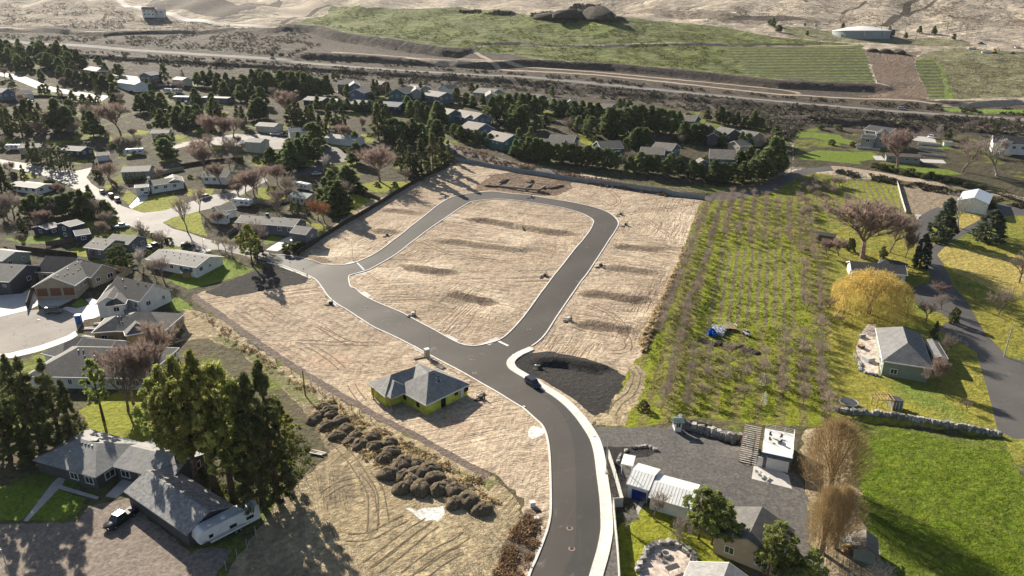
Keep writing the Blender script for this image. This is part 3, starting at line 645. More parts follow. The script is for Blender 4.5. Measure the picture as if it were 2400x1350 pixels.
for line, amp, run, reach in STEPS[:12]:  # darker ribbons along the lot berms, slope shade painted in
    w0 = resample(line, 2.0); n = len(w0) - 1
    a = []; b = []
    for i, (p, q1, q2) in enumerate(zip(w0, offset_line(w0, .5), offset_line(w0, -2.9))):
        k = min(1, min(i, n - i) / max(1, n * .12)); e = .3 + .7 * k
        a.append((p[0] + (q1[0]-p[0]) * e, p[1] + (q1[1]-p[1]) * e)); b.append((p[0] + (q2[0]-p[0]) * e, p[1] + (q2[1]-p[1]) * e))
    zone_g('berm', 'rock' if amp > .85 else 'berm', a + b[::-1], .8)
for pts in [T(2,1,[(940,100),(985,90),(1042,130),(1000,150)]), T(1,1,[(875,1200),(1010,1165),(1032,1185),(900,1212)]), T(1,1,[(770,1120),(890,1085),(905,1100),(800,1122)]), T(2,1,[(1690,485),(1735,475),(1832,525),(1800,545)]),
            T(2,1,[(2040,560),(2170,500),(2200,518),(2110,575)]), T(2,1,[(640,175),(670,163),(745,205),(700,218)]), T(2,1,[(1405,590),(1430,575),(1545,640),(1530,660)]), T(2,2,[(0,660),(80,625),(128,635),(40,690)]), T(1,1,[(150,1112),(180,1118),(400,1185),(512,1240),(490,1245),(390,1200),(250,1150)])]:
    zone('curb_ramp', 'white_concrete', pts, 0)
for pts in [T(2,1,[(2180,540),(2200,533),(2288,575),(2270,583)]), T(1,1,[(905,1105),(918,1102),(985,1165),(968,1168)])]:
    zone('stop_line', 'paint', pts, 0)
# ------------------------------------------------------------------ one triangulation for all of it
def build_ground():
    rng = np.random.default_rng(3)
    pts = []
    y = 62.0
    while y < 1750:
        st = max(1.7, y * .0105)
        xm = y * .80 + 40
        n = int(2 * xm / st)
        xs = np.linspace(-xm, xm, n) + rng.uniform(-.3, .3, n) * st
        ys = y + rng.uniform(-.3, .3, n) * st
        pts.append(np.stack([xs, ys], 1)); y += st
    outer = []
    for yy in list(range(-380, 60, 55)) + [60]:
        for xx in range(-420, 421, 60): outer.append((xx, yy))
    for yy in np.geomspace(60, 2400, 30):
        for k in range(1, 7):
            xx = yy * .80 + 40 + (40 + yy * .16) * k ** 1.35
            outer += [(xx, yy), (-xx, yy)]
    for yy in np.geomspace(1800, 2400, 7):
        for xx in np.linspace(-yy * .8, yy * .8, 36): outer.append((xx, yy))
    pts.append(np.array(outer, float))
    for line, amp, run, reach in STEPS:
        for off in (0, -run, -run * .5, .8, -run - .8):
            st = max(1.2, line[0][1] * .008)
            l = resample(offset_line(resample(line, st * 4), off if line[-1][0] > line[0][0] else -off), st)
            pts.append(np.array(l))
    allp = np.concatenate(pts)
    verts = [Vector((float(a), float(b))) for a, b in allp]
    edges = []; polys = []
    for zi, (name, key, g, jit) in enumerate(ZONES):
        d = sum(p[1] for p in g) / len(g)
        st = max(1.0, d * .008)
        pl = resample(g, st, True)
        if jit:
            pl = [(x + jit * 1.6 * mnoise.noise((x * .35 / max(jit, .3), y_ * .35 / max(jit, .3), zi * 3.1)), y_ + jit * 1.6 * mnoise.noise((x * .35 / max(jit, .3), y_ * .35 / max(jit, .3), zi * 3.1 + 50))) for x, y_ in pl]
        i0 = len(verts)
        verts += [Vector(p) for p in pl]
        edges += [(i0 + k, i0 + (k + 1) % len(pl)) for k in range(len(pl))]
        polys.append(np.array(pl))
    vs, es, fs, *_ = delaunay_2d_cdt(verts, edges, [], 0, 1e-3, False)
    V = np.array([(v.x, v.y) for v in vs])
    Ft = np.array([f for f in fs if len(f) == 3])
    cen = V[Ft].mean(1)
    owner = np.full(len(Ft), -1)
    for zi, pl in enumerate(polys):
        lo, hi = pl.min(0), pl.max(0)
        idx = np.nonzero((cen[:, 0] > lo[0]) & (cen[:, 0] < hi[0]) & (cen[:, 1] > lo[1]) & (cen[:, 1] < hi[1]))[0]
        c = cen[idx]; ins = np.zeros(len(idx), bool)
        x, yv = c[:, 0], c[:, 1]
        for a, b in zip(pl, np.roll(pl, -1, 0)):
            cond = (a[1] > yv) != (b[1] > yv)
            xi = (b[0]-a[0]) * (yv - a[1]) / (b[1]-a[1] + 1e-12) + a[0]
            ins ^= cond & (x < xi)
        owner[idx[ins]] = zi
    zz = zfull(V[:, 0], V[:, 1])
    # flatten roads and pavement a touch below the kerb line
    A = V[Ft]
    ar = (A[:, 1, 0]-A[:, 0, 0])*(A[:, 2, 1]-A[:, 0, 1]) - (A[:, 2, 0]-A[:, 0, 0])*(A[:, 1, 1]-A[:, 0, 1])
    Ft[ar < 0] = Ft[ar < 0][:, ::-1]
    for zi in range(-1, len(ZONES)):
        sel = Ft[owner == zi]
        if not len(sel): continue
        used, inv = np.unique(sel, return_inverse=True)
        inv = inv.reshape(sel.shape)
        name, key = ('ground', 'hill') if zi < 0 else ZONES[zi][:2]
        me = bpy.data.meshes.new(name)
        co = np.stack([V[used, 0], V[used, 1], zz[used]], 1)
        me.from_pydata(co.tolist(), [], inv.tolist()); me.update()
        me.polygons.foreach_set('use_smooth', [True] * len(me.polygons))
        o = link(name, me, GM[key]); o['kind'] = 'structure'
    return len(Ft)
NTRI = build_ground()
print('ground triangles', NTRI)

# ------------------------------------------------------------------ kerbs and sidewalk slabs
def strip_solid(name, m, line, w, h, side=1, z0=-.15, kind='structure', taper=.85):
    """solid strip along a ground line, on its left (side 1) or right side"""
    line = resample(line, 1.5)
    a = line; b = offset_line(line, w * side)
    zs = zfull([p[0] for p in a], [p[1] for p in a])
    v = []; f = []
    for i, (p, q) in enumerate(zip(a, b)):
        z = zs[i]
        qi = (p[0] + (q[0]-p[0]) * .12, p[1] + (q[1]-p[1]) * .12)
        v += [(p[0], p[1], z + z0), (qi[0], qi[1], z + h), (q[0], q[1], z + h), (q[0], q[1], z + z0)]
        if i:
            j = 4 * i
            for k in range(3): f.append((j - 4 + k, j - 4 + k + 1, j + k + 1, j + k))
    me = mesh(name, v, f)
    bm = bmesh.new(); bm.from_mesh(me); bmesh.ops.recalc_face_normals(bm, faces=bm.faces); bm.to_mesh(me); bm.free()
    o = link(name, me, m); o['kind'] = kind
    return o
CURB = mat('curb_concrete', (.66, .63, .58), .75, 0, .12, 1.5, .3)
strip_solid('curb', CURB, gL[:-1], .42, .13, 1)
nT = len(gT)
def near_i(line, px): 
    g = P(*px); return min(range(len(line)), key=lambda i: math.dist(line[i], g))
iA = near_i(gT, (1238, 813))
strip_solid('curb', CURB, gT[:iA], .42, .13, 1)
strip_solid('curb', CURB, gI + [gI[0]], .42, .13, -1 if sum((b[0]-a[0])*(b[1]+a[1]) for a, b in zip(gI, gI[1:] + gI[:1])) > 0 else 1)
swl = resample(gT[iA:], .25)
strip_solid('curb', CURB, swl, .3, .13, 1)
SLAB = [mat('sidewalk_slab_%d' % i, c, .75, 0, .08, .8, .3) for i, c in enumerate([(.68, .64, .58), (.63, .595, .54), (.72, .68, .62)])]
sw_root = empty('sidewalk', (0, 0, 0)); sw_root['kind'] = 'structure'
def slabs(line, width, inset, length, root, h=.135):
    acc = 0; start = 0
    out = offset_line(line, inset); ou2 = offset_line(line, inset + width)
    for i in range(1, len(line)):
        acc += math.dist(line[i], line[i-1])
        if acc >= length or i == len(line) - 1:
            n = i - start
            ids = sorted({start, start + n // 2, i})
            v = []
            for k in ids:
                t = .012 / max(acc, .1) if k == start else 0
                a, b = out[k], ou2[k]
                if k == start: a = (a[0] + (out[i][0]-a[0])*t*2, a[1] + (out[i][1]-a[1])*t*2); b = (b[0] + (ou2[i][0]-b[0])*t*2, b[1] + (ou2[i][1]-b[1])*t*2)
                za = zat(*line[k]) + h + RNG.uniform(-.006, .006)
                v += [(a[0], a[1], za), (b[0], b[1], za), (a[0], a[1], za - .25), (b[0], b[1], za - .25)]
            f = []
            for k in range(len(ids) - 1):
                j = 4 * k
                f += [(j, j + 1, j + 5, j + 4), (j + 1, j + 3, j + 7, j + 5), (j + 2, j, j + 4, j + 6)]
            e = 4 * (len(ids) - 1)
            f += [(0, 2, 3, 1), (e, e + 1, e + 3, e + 2)]
            o = link('slab', mesh('slab', v, f), RNG.choice(SLAB), root)
            start = i; acc = 0
slabs(swl, 1.75, .32, 1.55, sw_root)
# ------------------------------------------------------------------ houses
def PZ(x, y, z):
    u = (x - 1200) / F_PX; v = (y - 675) / F_PX
    k = SP + v * CP; m = CP - v * SP
    t = (CAM_H - z) / k if abs(k) > 1e-6 else 1e5
    return (t * u, t * m)
ROOFM = {}
def roof_mat(key, c):
    if key in ROOFM: return ROOFM[key]
    m, nt, b = nt_new('shingles_' + key)
    tc = nt.nodes.new('ShaderNodeTexCoord').outputs['Object']
    f = ramp(nt, noise_node(nt, tc, .5, 4, .6), .3, .7)
    v = nt.nodes.new('ShaderNodeTexVoronoi'); v.inputs['Scale'].default_value = 2.2; nt.links.new(tc, v.inputs['Vector'])
    sv = nt.nodes.new('ShaderNodeSeparateColor'); nt.links.new(v.outputs['Color'], sv.inputs[0])
    col = mixc(nt, f, tuple(x * .85 for x in c), tuple(x * 1.1 for x in c))
    col = mixc(nt, .35, col, mixc(nt, sv.outputs[0], (.5, .5, .5), (1.3, 1.3, 1.3)), 'MULTIPLY')
    nt.links.new(col, b.inputs['Base Color']); b.inputs['Roughness'].default_value = .75; set_spec(b, .28)
    bp = nt.nodes.new('ShaderNodeBump'); bp.inputs['Strength'].default_value = .3; bp.inputs['Distance'].default_value = .03
    nt.links.new(noise_node(nt, tc, 5, 3), bp.inputs['Height']); nt.links.new(bp.outputs[0], b.inputs['Normal'])
    ROOFM[key] = m; return m
RC = {'grey': (.125, .12, .112), 'dark': (.045, .046, .05), 'light': (.27, .265, .255), 'brown': (.13, .105, .085), 'teal': (.10, .15, .15),
      'white': (.6, .6, .58), 'taupe': (.165, .148, .128), 'blue': (.11, .13, .16)}
WC = {'white': (.7, .7, .68), 'cream': (.55, .5, .41), 'beige': (.36, .305, .225), 'greyblue': (.13, .145, .17), 'grey': (.27, .28, .28), 'navy': (.035, .045, .085),
      'teal': (.06, .13, .13), 'blue': (.10, .135, .19), 'brown': (.16, .11, .075), 'wood': (.30, .19, .1), 'osb': (.42, .27, .13), 'dark': (.06, .065, .075), 'green': (.09, .14, .1),
      'sage': (.25, .28, .24), 'tan': (.4, .34, .26), 'charcoal': (.085, .085, .09)}
def rm(k): return roof_mat(k, RC[k])
def wm(k): return mat('siding_' + k, WC[k], .75, 0, .08, .7, .25)
TRIM = mat('white_trim', (.74, .73, .7), .6, 0, .05, 2)
GLASS = mat('window_glass', (.025, .035, .045), .12, 0, .3, .8, .6)
GDOOR = mat('garage_door_white', (.66, .66, .65), .55, 0, .05, 2)
def win_meshes(w, h):
    fr = MB()
    t = .12
    fr.box((0, -.04, h/2 + t/2), (w + 2*t, .12, t)); fr.box((0, -.04, -h/2 - t/2), (w + 2*t, .14, t))
    fr.box((-w/2 - t/2, -.04, 0), (t, .1, h)); fr.box((w/2 + t/2, -.04, 0), (t, .1, h)); fr.box((0, -.035, 0), (.07, .08, h))
    pa = MB().box((0, -.015, 0), (w, .04, h))
    return fr.mesh('window'), pa.mesh('pane')
WINM = {k: win_meshes(*k) for k in ((1.3, 1.15), (1.8, 1.3), (.8, 1.1), (.9, .6), (2.4, 1.5))}
for fr, pa in WINM.values(): fr.materials.append(TRIM); pa.materials.append(GLASS)
def put_window(root, p, ang, k=(1.3, 1.15), sub=True):
    """p local point on the wall, ang = direction the wall faces"""
    fr, pa = WINM[k]
    o = link('window', fr, None, root, p, ang + math.pi / 2)
    if sub: link('pane', pa, None, o)
    return o
def put_box_part(name, root, p, ang, w, h, m, d=.1, sub=None):
    o = MB().box((0, -d / 2 + .03, 0), (w, d, h)).obj(name, m, root, p, ang + math.pi / 2)
    return o
VENT = mat('roof_vent', (.05, .05, .055), .6); VENTW = mat('white_vent_pipe', (.62, .62, .6), .5)
def wing_frame(spec, z0):
    """-> centre (x, y), ridge direction angle, half length L (eave), half width W (eave), eave, ridge heights, kind"""
    if spec[0] == 'r':           # ridge pixels: x1, y1, x2, y2, half width, kind, eave, pitch
        _, x1, y1, x2, y2, w, kind, eave, pitch = spec
        rh = eave + w * pitch
        a, b = (PZ(x1, y1, z0 + rh), PZ(x2, y2, z0 + rh)) if y1 > 140 else (P(x1, y1, rh), P(x2, y2, rh))
        L = math.dist(a, b) / 2 + (w if kind == 'hip' else 0)
        return ((a[0]+b[0])/2, (a[1]+b[1])/2), math.atan2(b[1]-a[1], b[0]-a[0]), L, w, eave, rh, kind
    _, x1, y1, x2, y2, dep, kind, eave, pitch = spec     # 'e': front eave pixels, depth behind (left of the direction)
    a = PZ(x1, y1, z0 + eave); b = PZ(x2, y2, z0 + eave)
    ang = math.atan2(b[1]-a[1], b[0]-a[0]); ln = math.dist(a, b)
    nx, ny = -math.sin(ang), math.cos(ang)
    c = ((a[0]+b[0])/2 + nx*dep/2, (a[1]+b[1])/2 + ny*dep/2)
    if kind.endswith('x'):       # ridge runs front to back
        return c, ang + math.pi / 2, dep / 2, ln / 2, eave, eave + ln / 2 * pitch, kind[:-1]
    if ln < dep and kind == 'hip':
        return c, ang + math.pi / 2, dep / 2, ln / 2, eave, eave + ln / 2 * pitch, kind
    return c, ang, ln / 2, dep / 2, eave, eave + dep / 2 * pitch, kind
def center_px(spec):
    return ((spec[1] + spec[3]) / 2, (spec[2] + spec[4]) / 2, spec[7])
HOUSES = []
def house(name, label, wings, wall='white', roof='grey', **kw): return _house(name, label, wings, wall, roof, **kw)
def _house(name, label, wings, wall='white', roof='grey', cat='house', group=None, trim=True, wins=True, over=.45, wkey=(1.3, 1.15), vents=0, sub=True, wallm=None, roofm=None, walls=True, garage=None, backwins=False, nowall=()):
    sx, sy, e = center_px(wings[0])
    x0, y0 = P(sx, sy, e + 1.2)
    z0 = zat(x0, y0)
    root = empty(name, (x0, y0, z0)); tag(root, label, cat, group)
    frames = [wing_frame(w, z0) for w in wings]
    wmat = wallm or wm(wall); rmat = roofm or rm(roof)
    def inside(px, py, skip):
        for i, (c, ang, L, W, ev, rh, kd) in enumerate(frames):
            if i == skip: continue
            dx, dy = px - c[0], py - c[1]
            u = dx*math.cos(ang) + dy*math.sin(ang); v = -dx*math.sin(ang) + dy*math.cos(ang)
            if abs(u) < L - .2 and abs(v) < W - .2: return True
        return False
    for wi, (c, ang, L, W, ev, rh, kd) in enumerate(frames):
        loc = (c[0] - x0, c[1] - y0, 0.0)
        l, w = L - over, W - over
        g = MB()
        bz = -2.0
        top = ev - .06
        slope = (rh - ev) / W
        v = [(-l, -w, bz), (l, -w, bz), (l, w, bz), (-l, w, bz), (-l, -w, top), (l, -w, top), (l, w, top), (-l, w, top)]
        f = [(0, 1, 5, 4), (2, 3, 7, 6)]
        if kd == 'gable':
            pk = top + slope * w + .0
            v += [(-l, 0, pk), (l, 0, pk)]
            f += [(1, 2, 6, 9, 5), (3, 0, 4, 8, 7)]
        else:
            f += [(1, 2, 6, 5), (3, 0, 4, 7), (4, 5, 6, 7)]
        if walls and wi not in nowall: link('wall', mesh('wall', v, f), wmat, root, loc, ang)
        # roof slabs
        t = .2
        if kd == 'gable':
            rv = [(-L, -W, ev), (L, -W, ev), (L, 0, rh), (-L, 0, rh), (L, W, ev), (-L, W, ev)]
            rf = [(0, 1, 2, 3), (3, 2, 4, 5)]
            per = [(0, 1), (1, 2), (2, 4), (4, 5), (5, 3), (3, 0)]
        elif kd == 'hip':
            k = min(W, L - .05)
            rv = [(-L, -W, ev), (L, -W, ev), (L, W, ev), (-L, W, ev), (-L + k, 0, rh), (L - k, 0, rh)]
            rf = [(0, 1, 5, 4), (1, 2, 5), (2, 3, 4, 5), (3, 0, 4)]
            per = [(0, 1), (1, 2), (2, 3), (3, 0)]
        else:                      # flat or single slope: 'flat' / 'shed'
            rv = [(-L, -W, ev), (L, -W, ev), (L, W, ev if kd == 'flat' else rh), (-L, W, ev if kd == 'flat' else rh)]
            rf = [(0, 1, 2, 3)]; per = [(0, 1), (1, 2), (2, 3), (3, 0)]
        n = len(rv)
        vv = rv + [(x, y, z - t) for x, y, z in rv]
        ff = rf + [tuple(i + n for i in q)[::-1] for q in rf] + [(b, a, a + n, b + n) for a, b in per]
        ro = link('roof', mesh('roof', vv, ff), rmat, root, loc, ang)
        if trim:
            fb = MB()
            for a, b in per:
                A = Vector(rv[a]); B = Vector(rv[b]); d = (B - A)
                if d.length < .1: continue
                d.normalize(); out = Vector((d.y, -d.x, 0)).normalized() * .03
                i = len(fb.v)
                for p_ in (A, B):
                    fb.v += [tuple(p_ + out + Vector((0, 0, .015))), tuple(p_ + out - Vector((0, 0, .26))), tuple(p_ - out * .2 - Vector((0, 0, .26))), tuple(p_ - out * 2.5 + Vector((0, 0, .02)))]
                fb.f += [(i, i+1, i+5, i+4), (i+1, i+2, i+6, i+5), (i+3, i, i+4, i+7), (i, i+3, i+2, i+1), (i+4, i+5, i+6, i+7)]
            fb.obj('fascia', TRIM, ro)
        for q in range(vents if wi == 0 else 0):
            tt = (q + .5) / max(1, vents) * 2 - 1
            yy = -W * RNG.choice((.12, .12, .45, .3)); zz = ev + (W - abs(yy)) * slope
            MB().box((tt * (max(L - W, .4) if kd == 'hip' else L * .85), yy, zz + .07), (.3, .3, .2), 0, (.7, .7)).obj('roof_vent', VENT if q % 4 else VENTW, ro)
        if wins and walls and wi not in nowall:
            for side in range(4):
                if garage and garage[0] == wi and garage[1] == side: continue
                fa = ang + (-math.pi/2, 0, math.pi/2, math.pi)[side]
                nx, ny = math.cos(fa), math.sin(fa)
                toc = (-c[0] * nx - c[1] * ny)
                facing = toc / math.hypot(*c)
                if facing < -.25 and not backwins: continue
                ln = (l if side in (0, 2) else w) * 2
                nw = int(ln / 3.6)
                if nw < 1: nw = 1
                for lev in ([1.55] if ev < 4.4 else [1.55, ev - 1.25]):
                    for k in range(nw):
                        s_ = (k + .5) / nw * ln - ln / 2
                        if RNG.random() < .18: continue
                        dd = w if side in (0, 2) else l
                        wx = c[0] + nx * (dd + .02) - ny * s_; wy = c[1] + ny * (dd + .02) + nx * s_
                        if inside(wx, wy, wi): continue
                        kk = wkey if RNG.random() < .7 else RNG.choice([(1.8, 1.3), (.8, 1.1), (.9, .6)])
                        if ln < 3: kk = (.8, 1.1)
                        put_window(root, (wx - x0, wy - y0, lev), fa, kk, sub)
    if garage:
        wi, side, n, wd, gm = garage
        c, ang, L, W, ev, rh, kd = frames[wi]
        l, w = L - over, W - over
        fa = ang + (-math.pi/2, 0, math.pi/2, math.pi)[side]; nx, ny = math.cos(fa), math.sin(fa)
        ln = (l if side in (0, 2) else w) * 2; dd = (w if side in (0, 2) else l)
        for k in range(n):
            s_ = (k + .5) / n * ln - ln / 2
            wx = c[0] + nx * (dd + .03) - ny * s_; wy = c[1] + ny * (dd + .03) + nx * s_
            gd = put_box_part('garage_door', root, (wx - x0, wy - y0, 1.15), fa, wd, 2.35, gm, .1)
            for q in range(3):
                MB().box((0, -.05, -.75 + q * .6), (wd - .1, .06, .035)).obj('door_seam', VENT, gd)
    return root, frames, (x0, y0, z0)
def tr(r, c, *v):
    """ridge in tile pixels"""
    p = T(r, c, [(v[0], v[1]), (v[2], v[3])])
    return ('r', p[0][0], p[0][1], p[1][0], p[1][1]) + tuple(v[4:])
def zr(ox, oy, sc, *v, k='r'):
    return (k, ox + v[0] / sc, oy + v[1] / sc, ox + v[2] / sc, oy + v[3] / sc) + tuple(v[4:])
BRICK = mat('red_brown_garage_door', (.2, .075, .045), .6, 0, .15, 3)
# --- nearest houses
z7 = lambda *v, k='r': zr(60, 560, 5.625, *v, k=k)
z8 = lambda *v, k='r': zr(60, 680, 5.192, *v, k=k)
house('tan_house', 'tan stucco house with three brown garage doors beside the cul-de-sac', [z7(335, 500, 690, 270, 6.0, 'gable', 3.0, .5), z7(270, 222, 690, 245, 5.6, 'gable', 3.0, .62), z7(740, 290, 1010, 335, 4.6, 'gable', 3.0, .62)],
      'beige', 'dark', vents=9, garage=(0, 3, 3, 2.9, BRICK))
house('white_farmhouse', 'white modern farmhouse with black roof slope beside the cul-de-sac', [z7(1220, 490, 1690, 595, 5.4, 'gable', 3.0, .66), z7(1075, 765, 1245, 520, 3.4, 'gable', 2.9, .55), z7(1190, 775, 1225, 705, 2.6, 'hip', 2.9, .5)],
      'white', 'dark', vents=4, roofm=None, garage=(1, 3, 2, 2.6, GDOOR))
OSB = mat('plywood_sheathing', (.45, .28, .13), .8, 0, .3, .55, .2, 0, 0, (.54, .36, .18))
house('plywood_house', 'unfinished house with bare plywood walls and grey hipped roof', [z8(1110, 305, 1330, 290, 5.0, 'hip', 3.2, .5), z8(1325, 345, 1345, 400, 3.2, 'hip', 3.2, .52), z8(1340, 262, 1520, 262, 6.0, 'hip', 3.2, .5), z8(1180, 240, 1350, 205, 3.5, 'gable', 3.2, .5)],
      'osb', 'grey', vents=6, wallm=OSB, trim=True)
house('cream_house', 'cream house with broad grey roof behind the dark conifers', [z8(640, 690, 1220, 700, 8.2, 'hip', 2.9, .46), z8(690, 580, 1100, 612, 4.2, 'gable', 2.9, .5), z8(470, 640, 660, 560, 3.8, 'hip', 2.9, .5)],
      'white', 'grey', vents=10)
# --- unfinished house in the middle
YEL = mat('yellow_sheathing', (.50, .52, .06), .7, 0, .2, .7, .3, 0, 0, (.60, .62, .10))
z1 = lambda *v, k='r': zr(840, 780, 6.1375, *v, k=k)
uc, ucf, ucz = house('unfinished_house', 'unfinished house with yellow sheathing and dark hipped roof standing by the new street',
      [z1(970, 1045, 1610, 740, 11.5, 'hip', 2.75, .64, k='e'), z1(460, 945, 800, 815, 7.0, 'hip', 2.75, .66, k='e'), z1(470, 600, 830, 480, 4.0, 'hip', 2.9, .62), z1(860, 440, 1030, 600, 4.2, 'gable', 3.0, .68)],
      'osb', 'dark', wallm=YEL, wins=False, vents=10, nowall=(1,), roofm=roof_mat('slate', (.24, .235, .225)), over=.5)
# --- right hand house
z2 = lambda *v, k='r': zr(1980, 720, 6.1375, *v, k=k)
rh_root, rhf, rhz = house('grey_green_house', 'two-storey grey-green house with big hipped roof and stone patio', [z2(540, 772, 1275, 885, 21.0, 'hip', 4.0, .64, k='e'), z2(1150, 470, 1290, 720, 3.0, 'gable', 3.2, .4, k='e')],
      'grey', 'grey', vents=0, wallm=mat('siding_greygreen', (.235, .26, .225), .75, 0, .07, .7), wkey=(1.3, 1.15), roofm=roof_mat('slatedark', (.16, .16, .16)))
# --- bottom left property
z3 = lambda *v, k='r': zr(60, 980, 6.135, *v, k=k)
z4 = lambda *v, k='r': zr(280, 1060, 5.871, *v, k=k)
house('long_grey_house', 'long dark-walled house with pale grey roof under the tall pines', [z3(95, 600, 1000, 860, 11.5, 'hip', 2.9, .42, k='e'), z3(1235, 695, 2080, 905, 9.0, 'gable', 2.85, .36, k='e')],
      'charcoal', 'light', trim=False, wkey=(1.8, 1.3), vents=5)
house('dark_workshop', 'dark workshop with mottled grey gable roof beside the white travel trailer', [z4(55, 540, 920, 1140, 8.7, 'gable', 2.85, .42, k='e')], 'charcoal', 'light', cat='workshop', trim=False, wins=False,
      roofm=mat('mossy_shingles', (.30, .295, .29), .85, 0, .25, 1.6, .2, .4, 0, (.36, .355, .35)))
# --- bottom right buildings
WMETAL = mat('white_metal_roof', (.68, .68, .66), .45, 0, .06, 1.0, .4)
z5 = lambda *v, k='r': zr(1440, 1040, 7.5, *v, k=k)
wb, wbf, wbz = house('white_metal_building', 'low white building with ribbed white metal roof on the gravel yard', [z5(700, 648, 1440, 850, 3.7, 'gable', 2.5, .26), z5(322, 440, 718, 555, 3.5, 'gable', 2.9, .26)],
      'grey', 'white', cat='building', roofm=WMETAL, trim=False, wallm=wm('white'), over=.3, wins=False)
for (c, ang, L, W, ev, rh, kd), off in zip(wbf, (0, 0)):       # standing ribs
    for s in (-1, 1):
        rb = MB(); n = int(2 * L / .55)
        for k in range(n + 1):
            x = -L + 2 * L * k / n; sl = (rh - ev) / W
            A = (x, s * W, ev + .015); B = (x, s * .06, ev + (W - .06) * sl + .015)
            rb.tube(A, B, .028, .028, 4)
        o = rb.obj('roof_ribs', WMETAL, wb, (c[0] - wbz[0], c[1] - wbz[1], 0), ang); o['kind'] = 'stuff'
BLUE = mat('royal_blue', (.01, .03, .22), .5, 0, .1, 2)
z6 = lambda *v, k='r': zr(1720, 960, 6.75, *v, k=k)
ga, gaf, gaz = house('flat_roof_garage', 'flat white-roofed garage with blue trim and roof deck railing', [z6(440, 672, 932, 778, 9.0, 'flat', 3.3, 0, k='e')], 'grey', 'white', cat='garage',
      roofm=mat('white_deck', (.66, .65, .63), .6, 0, .06, .8), trim=False, wins=False, wallm=mat('stone_veneer', (.14, .135, .12), .85, 0, .35, 2.2), over=.12)
house('grey_roof_shop', 'tan-walled shop with grey gable roof on the gravel yard behind the conifers', [tr(3,2,2262,722,2128,1010,5.4,'gable',3.0,.42)], 'tan', 'grey', cat='shop', trim=False)
house('pale_roof_house', 'house with pale roof beside the flagstone patio wall', [tr(3,2,1962,1226,1890,1420,5.6,'gable',3.0,.42)], 'cream', 'light', trim=True)
house('garden_shed', 'small grey shed with ribbed two-tone roof at the pasture edge', [tr(3,3,966,932,968,1088,1.9,'gable',2.2,.55)], 'sage', 'taupe', cat='shed', trim=False, wins=False)
house('teal_roof_shed', 'small white shed with teal roof beside the stone retaining wall', [tr(2,2,1450,1235,1548,1232,1.3,'gable',2.2,.35)], 'white', 'teal', cat='shed', trim=False, wkey=(.9, .6))
house('metal_barn', 'white metal barn with bluish roof slope at the bare paddock', [tr(1,3,1985,432,1940,512,5.4,'gable',3.4,.36)], 'white', 'white', cat='barn', trim=False, wins=False, roofm=mat('blue_white_metal', (.52, .58, .64), .4, 0, .05, 1))
house('ranch_house', 'white-walled house with long dark grey roof behind the yellow willow', [tr(1,3,815,1085,1320,1125,4.6,'gable',2.8,.38), tr(1,3,1165,1070,1260,1085,2.6,'hip',2.7,.5)], 'white', 'dark')
house('carport_shed', 'small dark shed with carport roof beside the orchard', [tr(1,3,520,815,700,840,2.4,'gable',2.2,.3)], 'brown', 'dark', cat='shed', wins=False, trim=False)
# --- hillside on the right
house('craftsman_house', 'two-storey craftsman house with white gables below the highway', [tr(0,3,1000,1128,1235,1160,4.6,'gable',5.2,.5), tr(0,3,1120,1180,1115,1155,3.2,'gable',5.0,.6), tr(0,3,930,1215,1060,1225,3.0,'gable',3.0,.4)], 'grey', 'dark', wkey=(1.8, 1.3))
house('dormer_house', 'white house with black roof and wide dormer above the hedge', [tr(0,3,2110,1222,2440,1240,5.2,'gable',3.4,.6), tr(0,3,2240,1240,2245,1262,2.4,'gable',4.6,.5)], 'white', 'dark')
house('low_guest_house', 'low grey guest house behind the bare maple below the terraces', [tr(1,3,1140,105,1460,122,3.4,'gable',2.7,.35)], 'grey', 'brown', trim=False)
house('tool_shed', 'little white shed on the hillside lawn', [tr(0,3,1660,1268,1745,1272,1.9,'gable',2.3,.4)], 'white', 'light', cat='shed', wins=False, trim=False)
house('hill_house', 'large white house with black window frames on the dry hill', [tr(0,0,1280,84,1400,84,6.0,'gable',6.4,.5), tr(0,0,1395,88,1488,89,5.0,'gable',5.6,.5)], 'white', 'dark', wkey=(1.8, 1.3))
# --- old neighbourhood on the left
N1 = 'houses of the old neighbourhood'
def nh(name, label, wings, wall, roof, **k): house(name, label, wings, wall, roof, **k)
nh('white_cottage', 'white house with blue front door and chimney on the corner lawn', [tr(1,0,1330,358,1600,328,4.4,'gable',2.8,.36), tr(1,0,1215,398,1345,388,3.4,'gable',2.6,.2), tr(1,0,1578,345,1560,300,3.6,'gable',2.9,.4)], 'white', 'grey')
nh('grey_block_house', 'low grey house behind the clipped dark hedge row', [tr(1,0,1110,232,1370,222,5.6,'gable',2.8,.3)], 'grey', 'grey', trim=False)
nh('white_bungalow', 'old white bungalow with dark roof behind bare birches', [tr(1,0,1850,272,2080,275,4.2,'gable',2.7,.45)], 'white', 'dark')
nh('corner_ranch', 'grey-roofed white house beside the parked motorhome', [tr(1,0,1935,592,2100,566,4.2,'gable',2.7,.36), tr(1,0,1965,640,2010,622,3.2,'gable',2.7,.4)], 'white', 'grey')
nh('slate_house', 'slate-blue ranch house with white garage door facing the new lots', [tr(1,1,-130,668,400,706,4.6,'gable',2.9,.38), tr(1,1,360,762,505,782,3.6,'gable',2.8,.5), tr(1,1,275,715,255,690,2.6,'gable',2.9,.5)], 'greyblue', 'grey', vents=6, garage=(1, 3, 1, 3.6, GDOOR))
nh('navy_house', 'navy two-storey house with white windows and low grey roof', [tr(1,0,555,742,690,708,4.0,'gable',5.0,.25), tr(1,0,345,770,480,735,4.0,'gable',2.8,.22), tr(1,0,660,810,800,790,3.8,'gable',2.8,.3)], 'navy', 'grey')
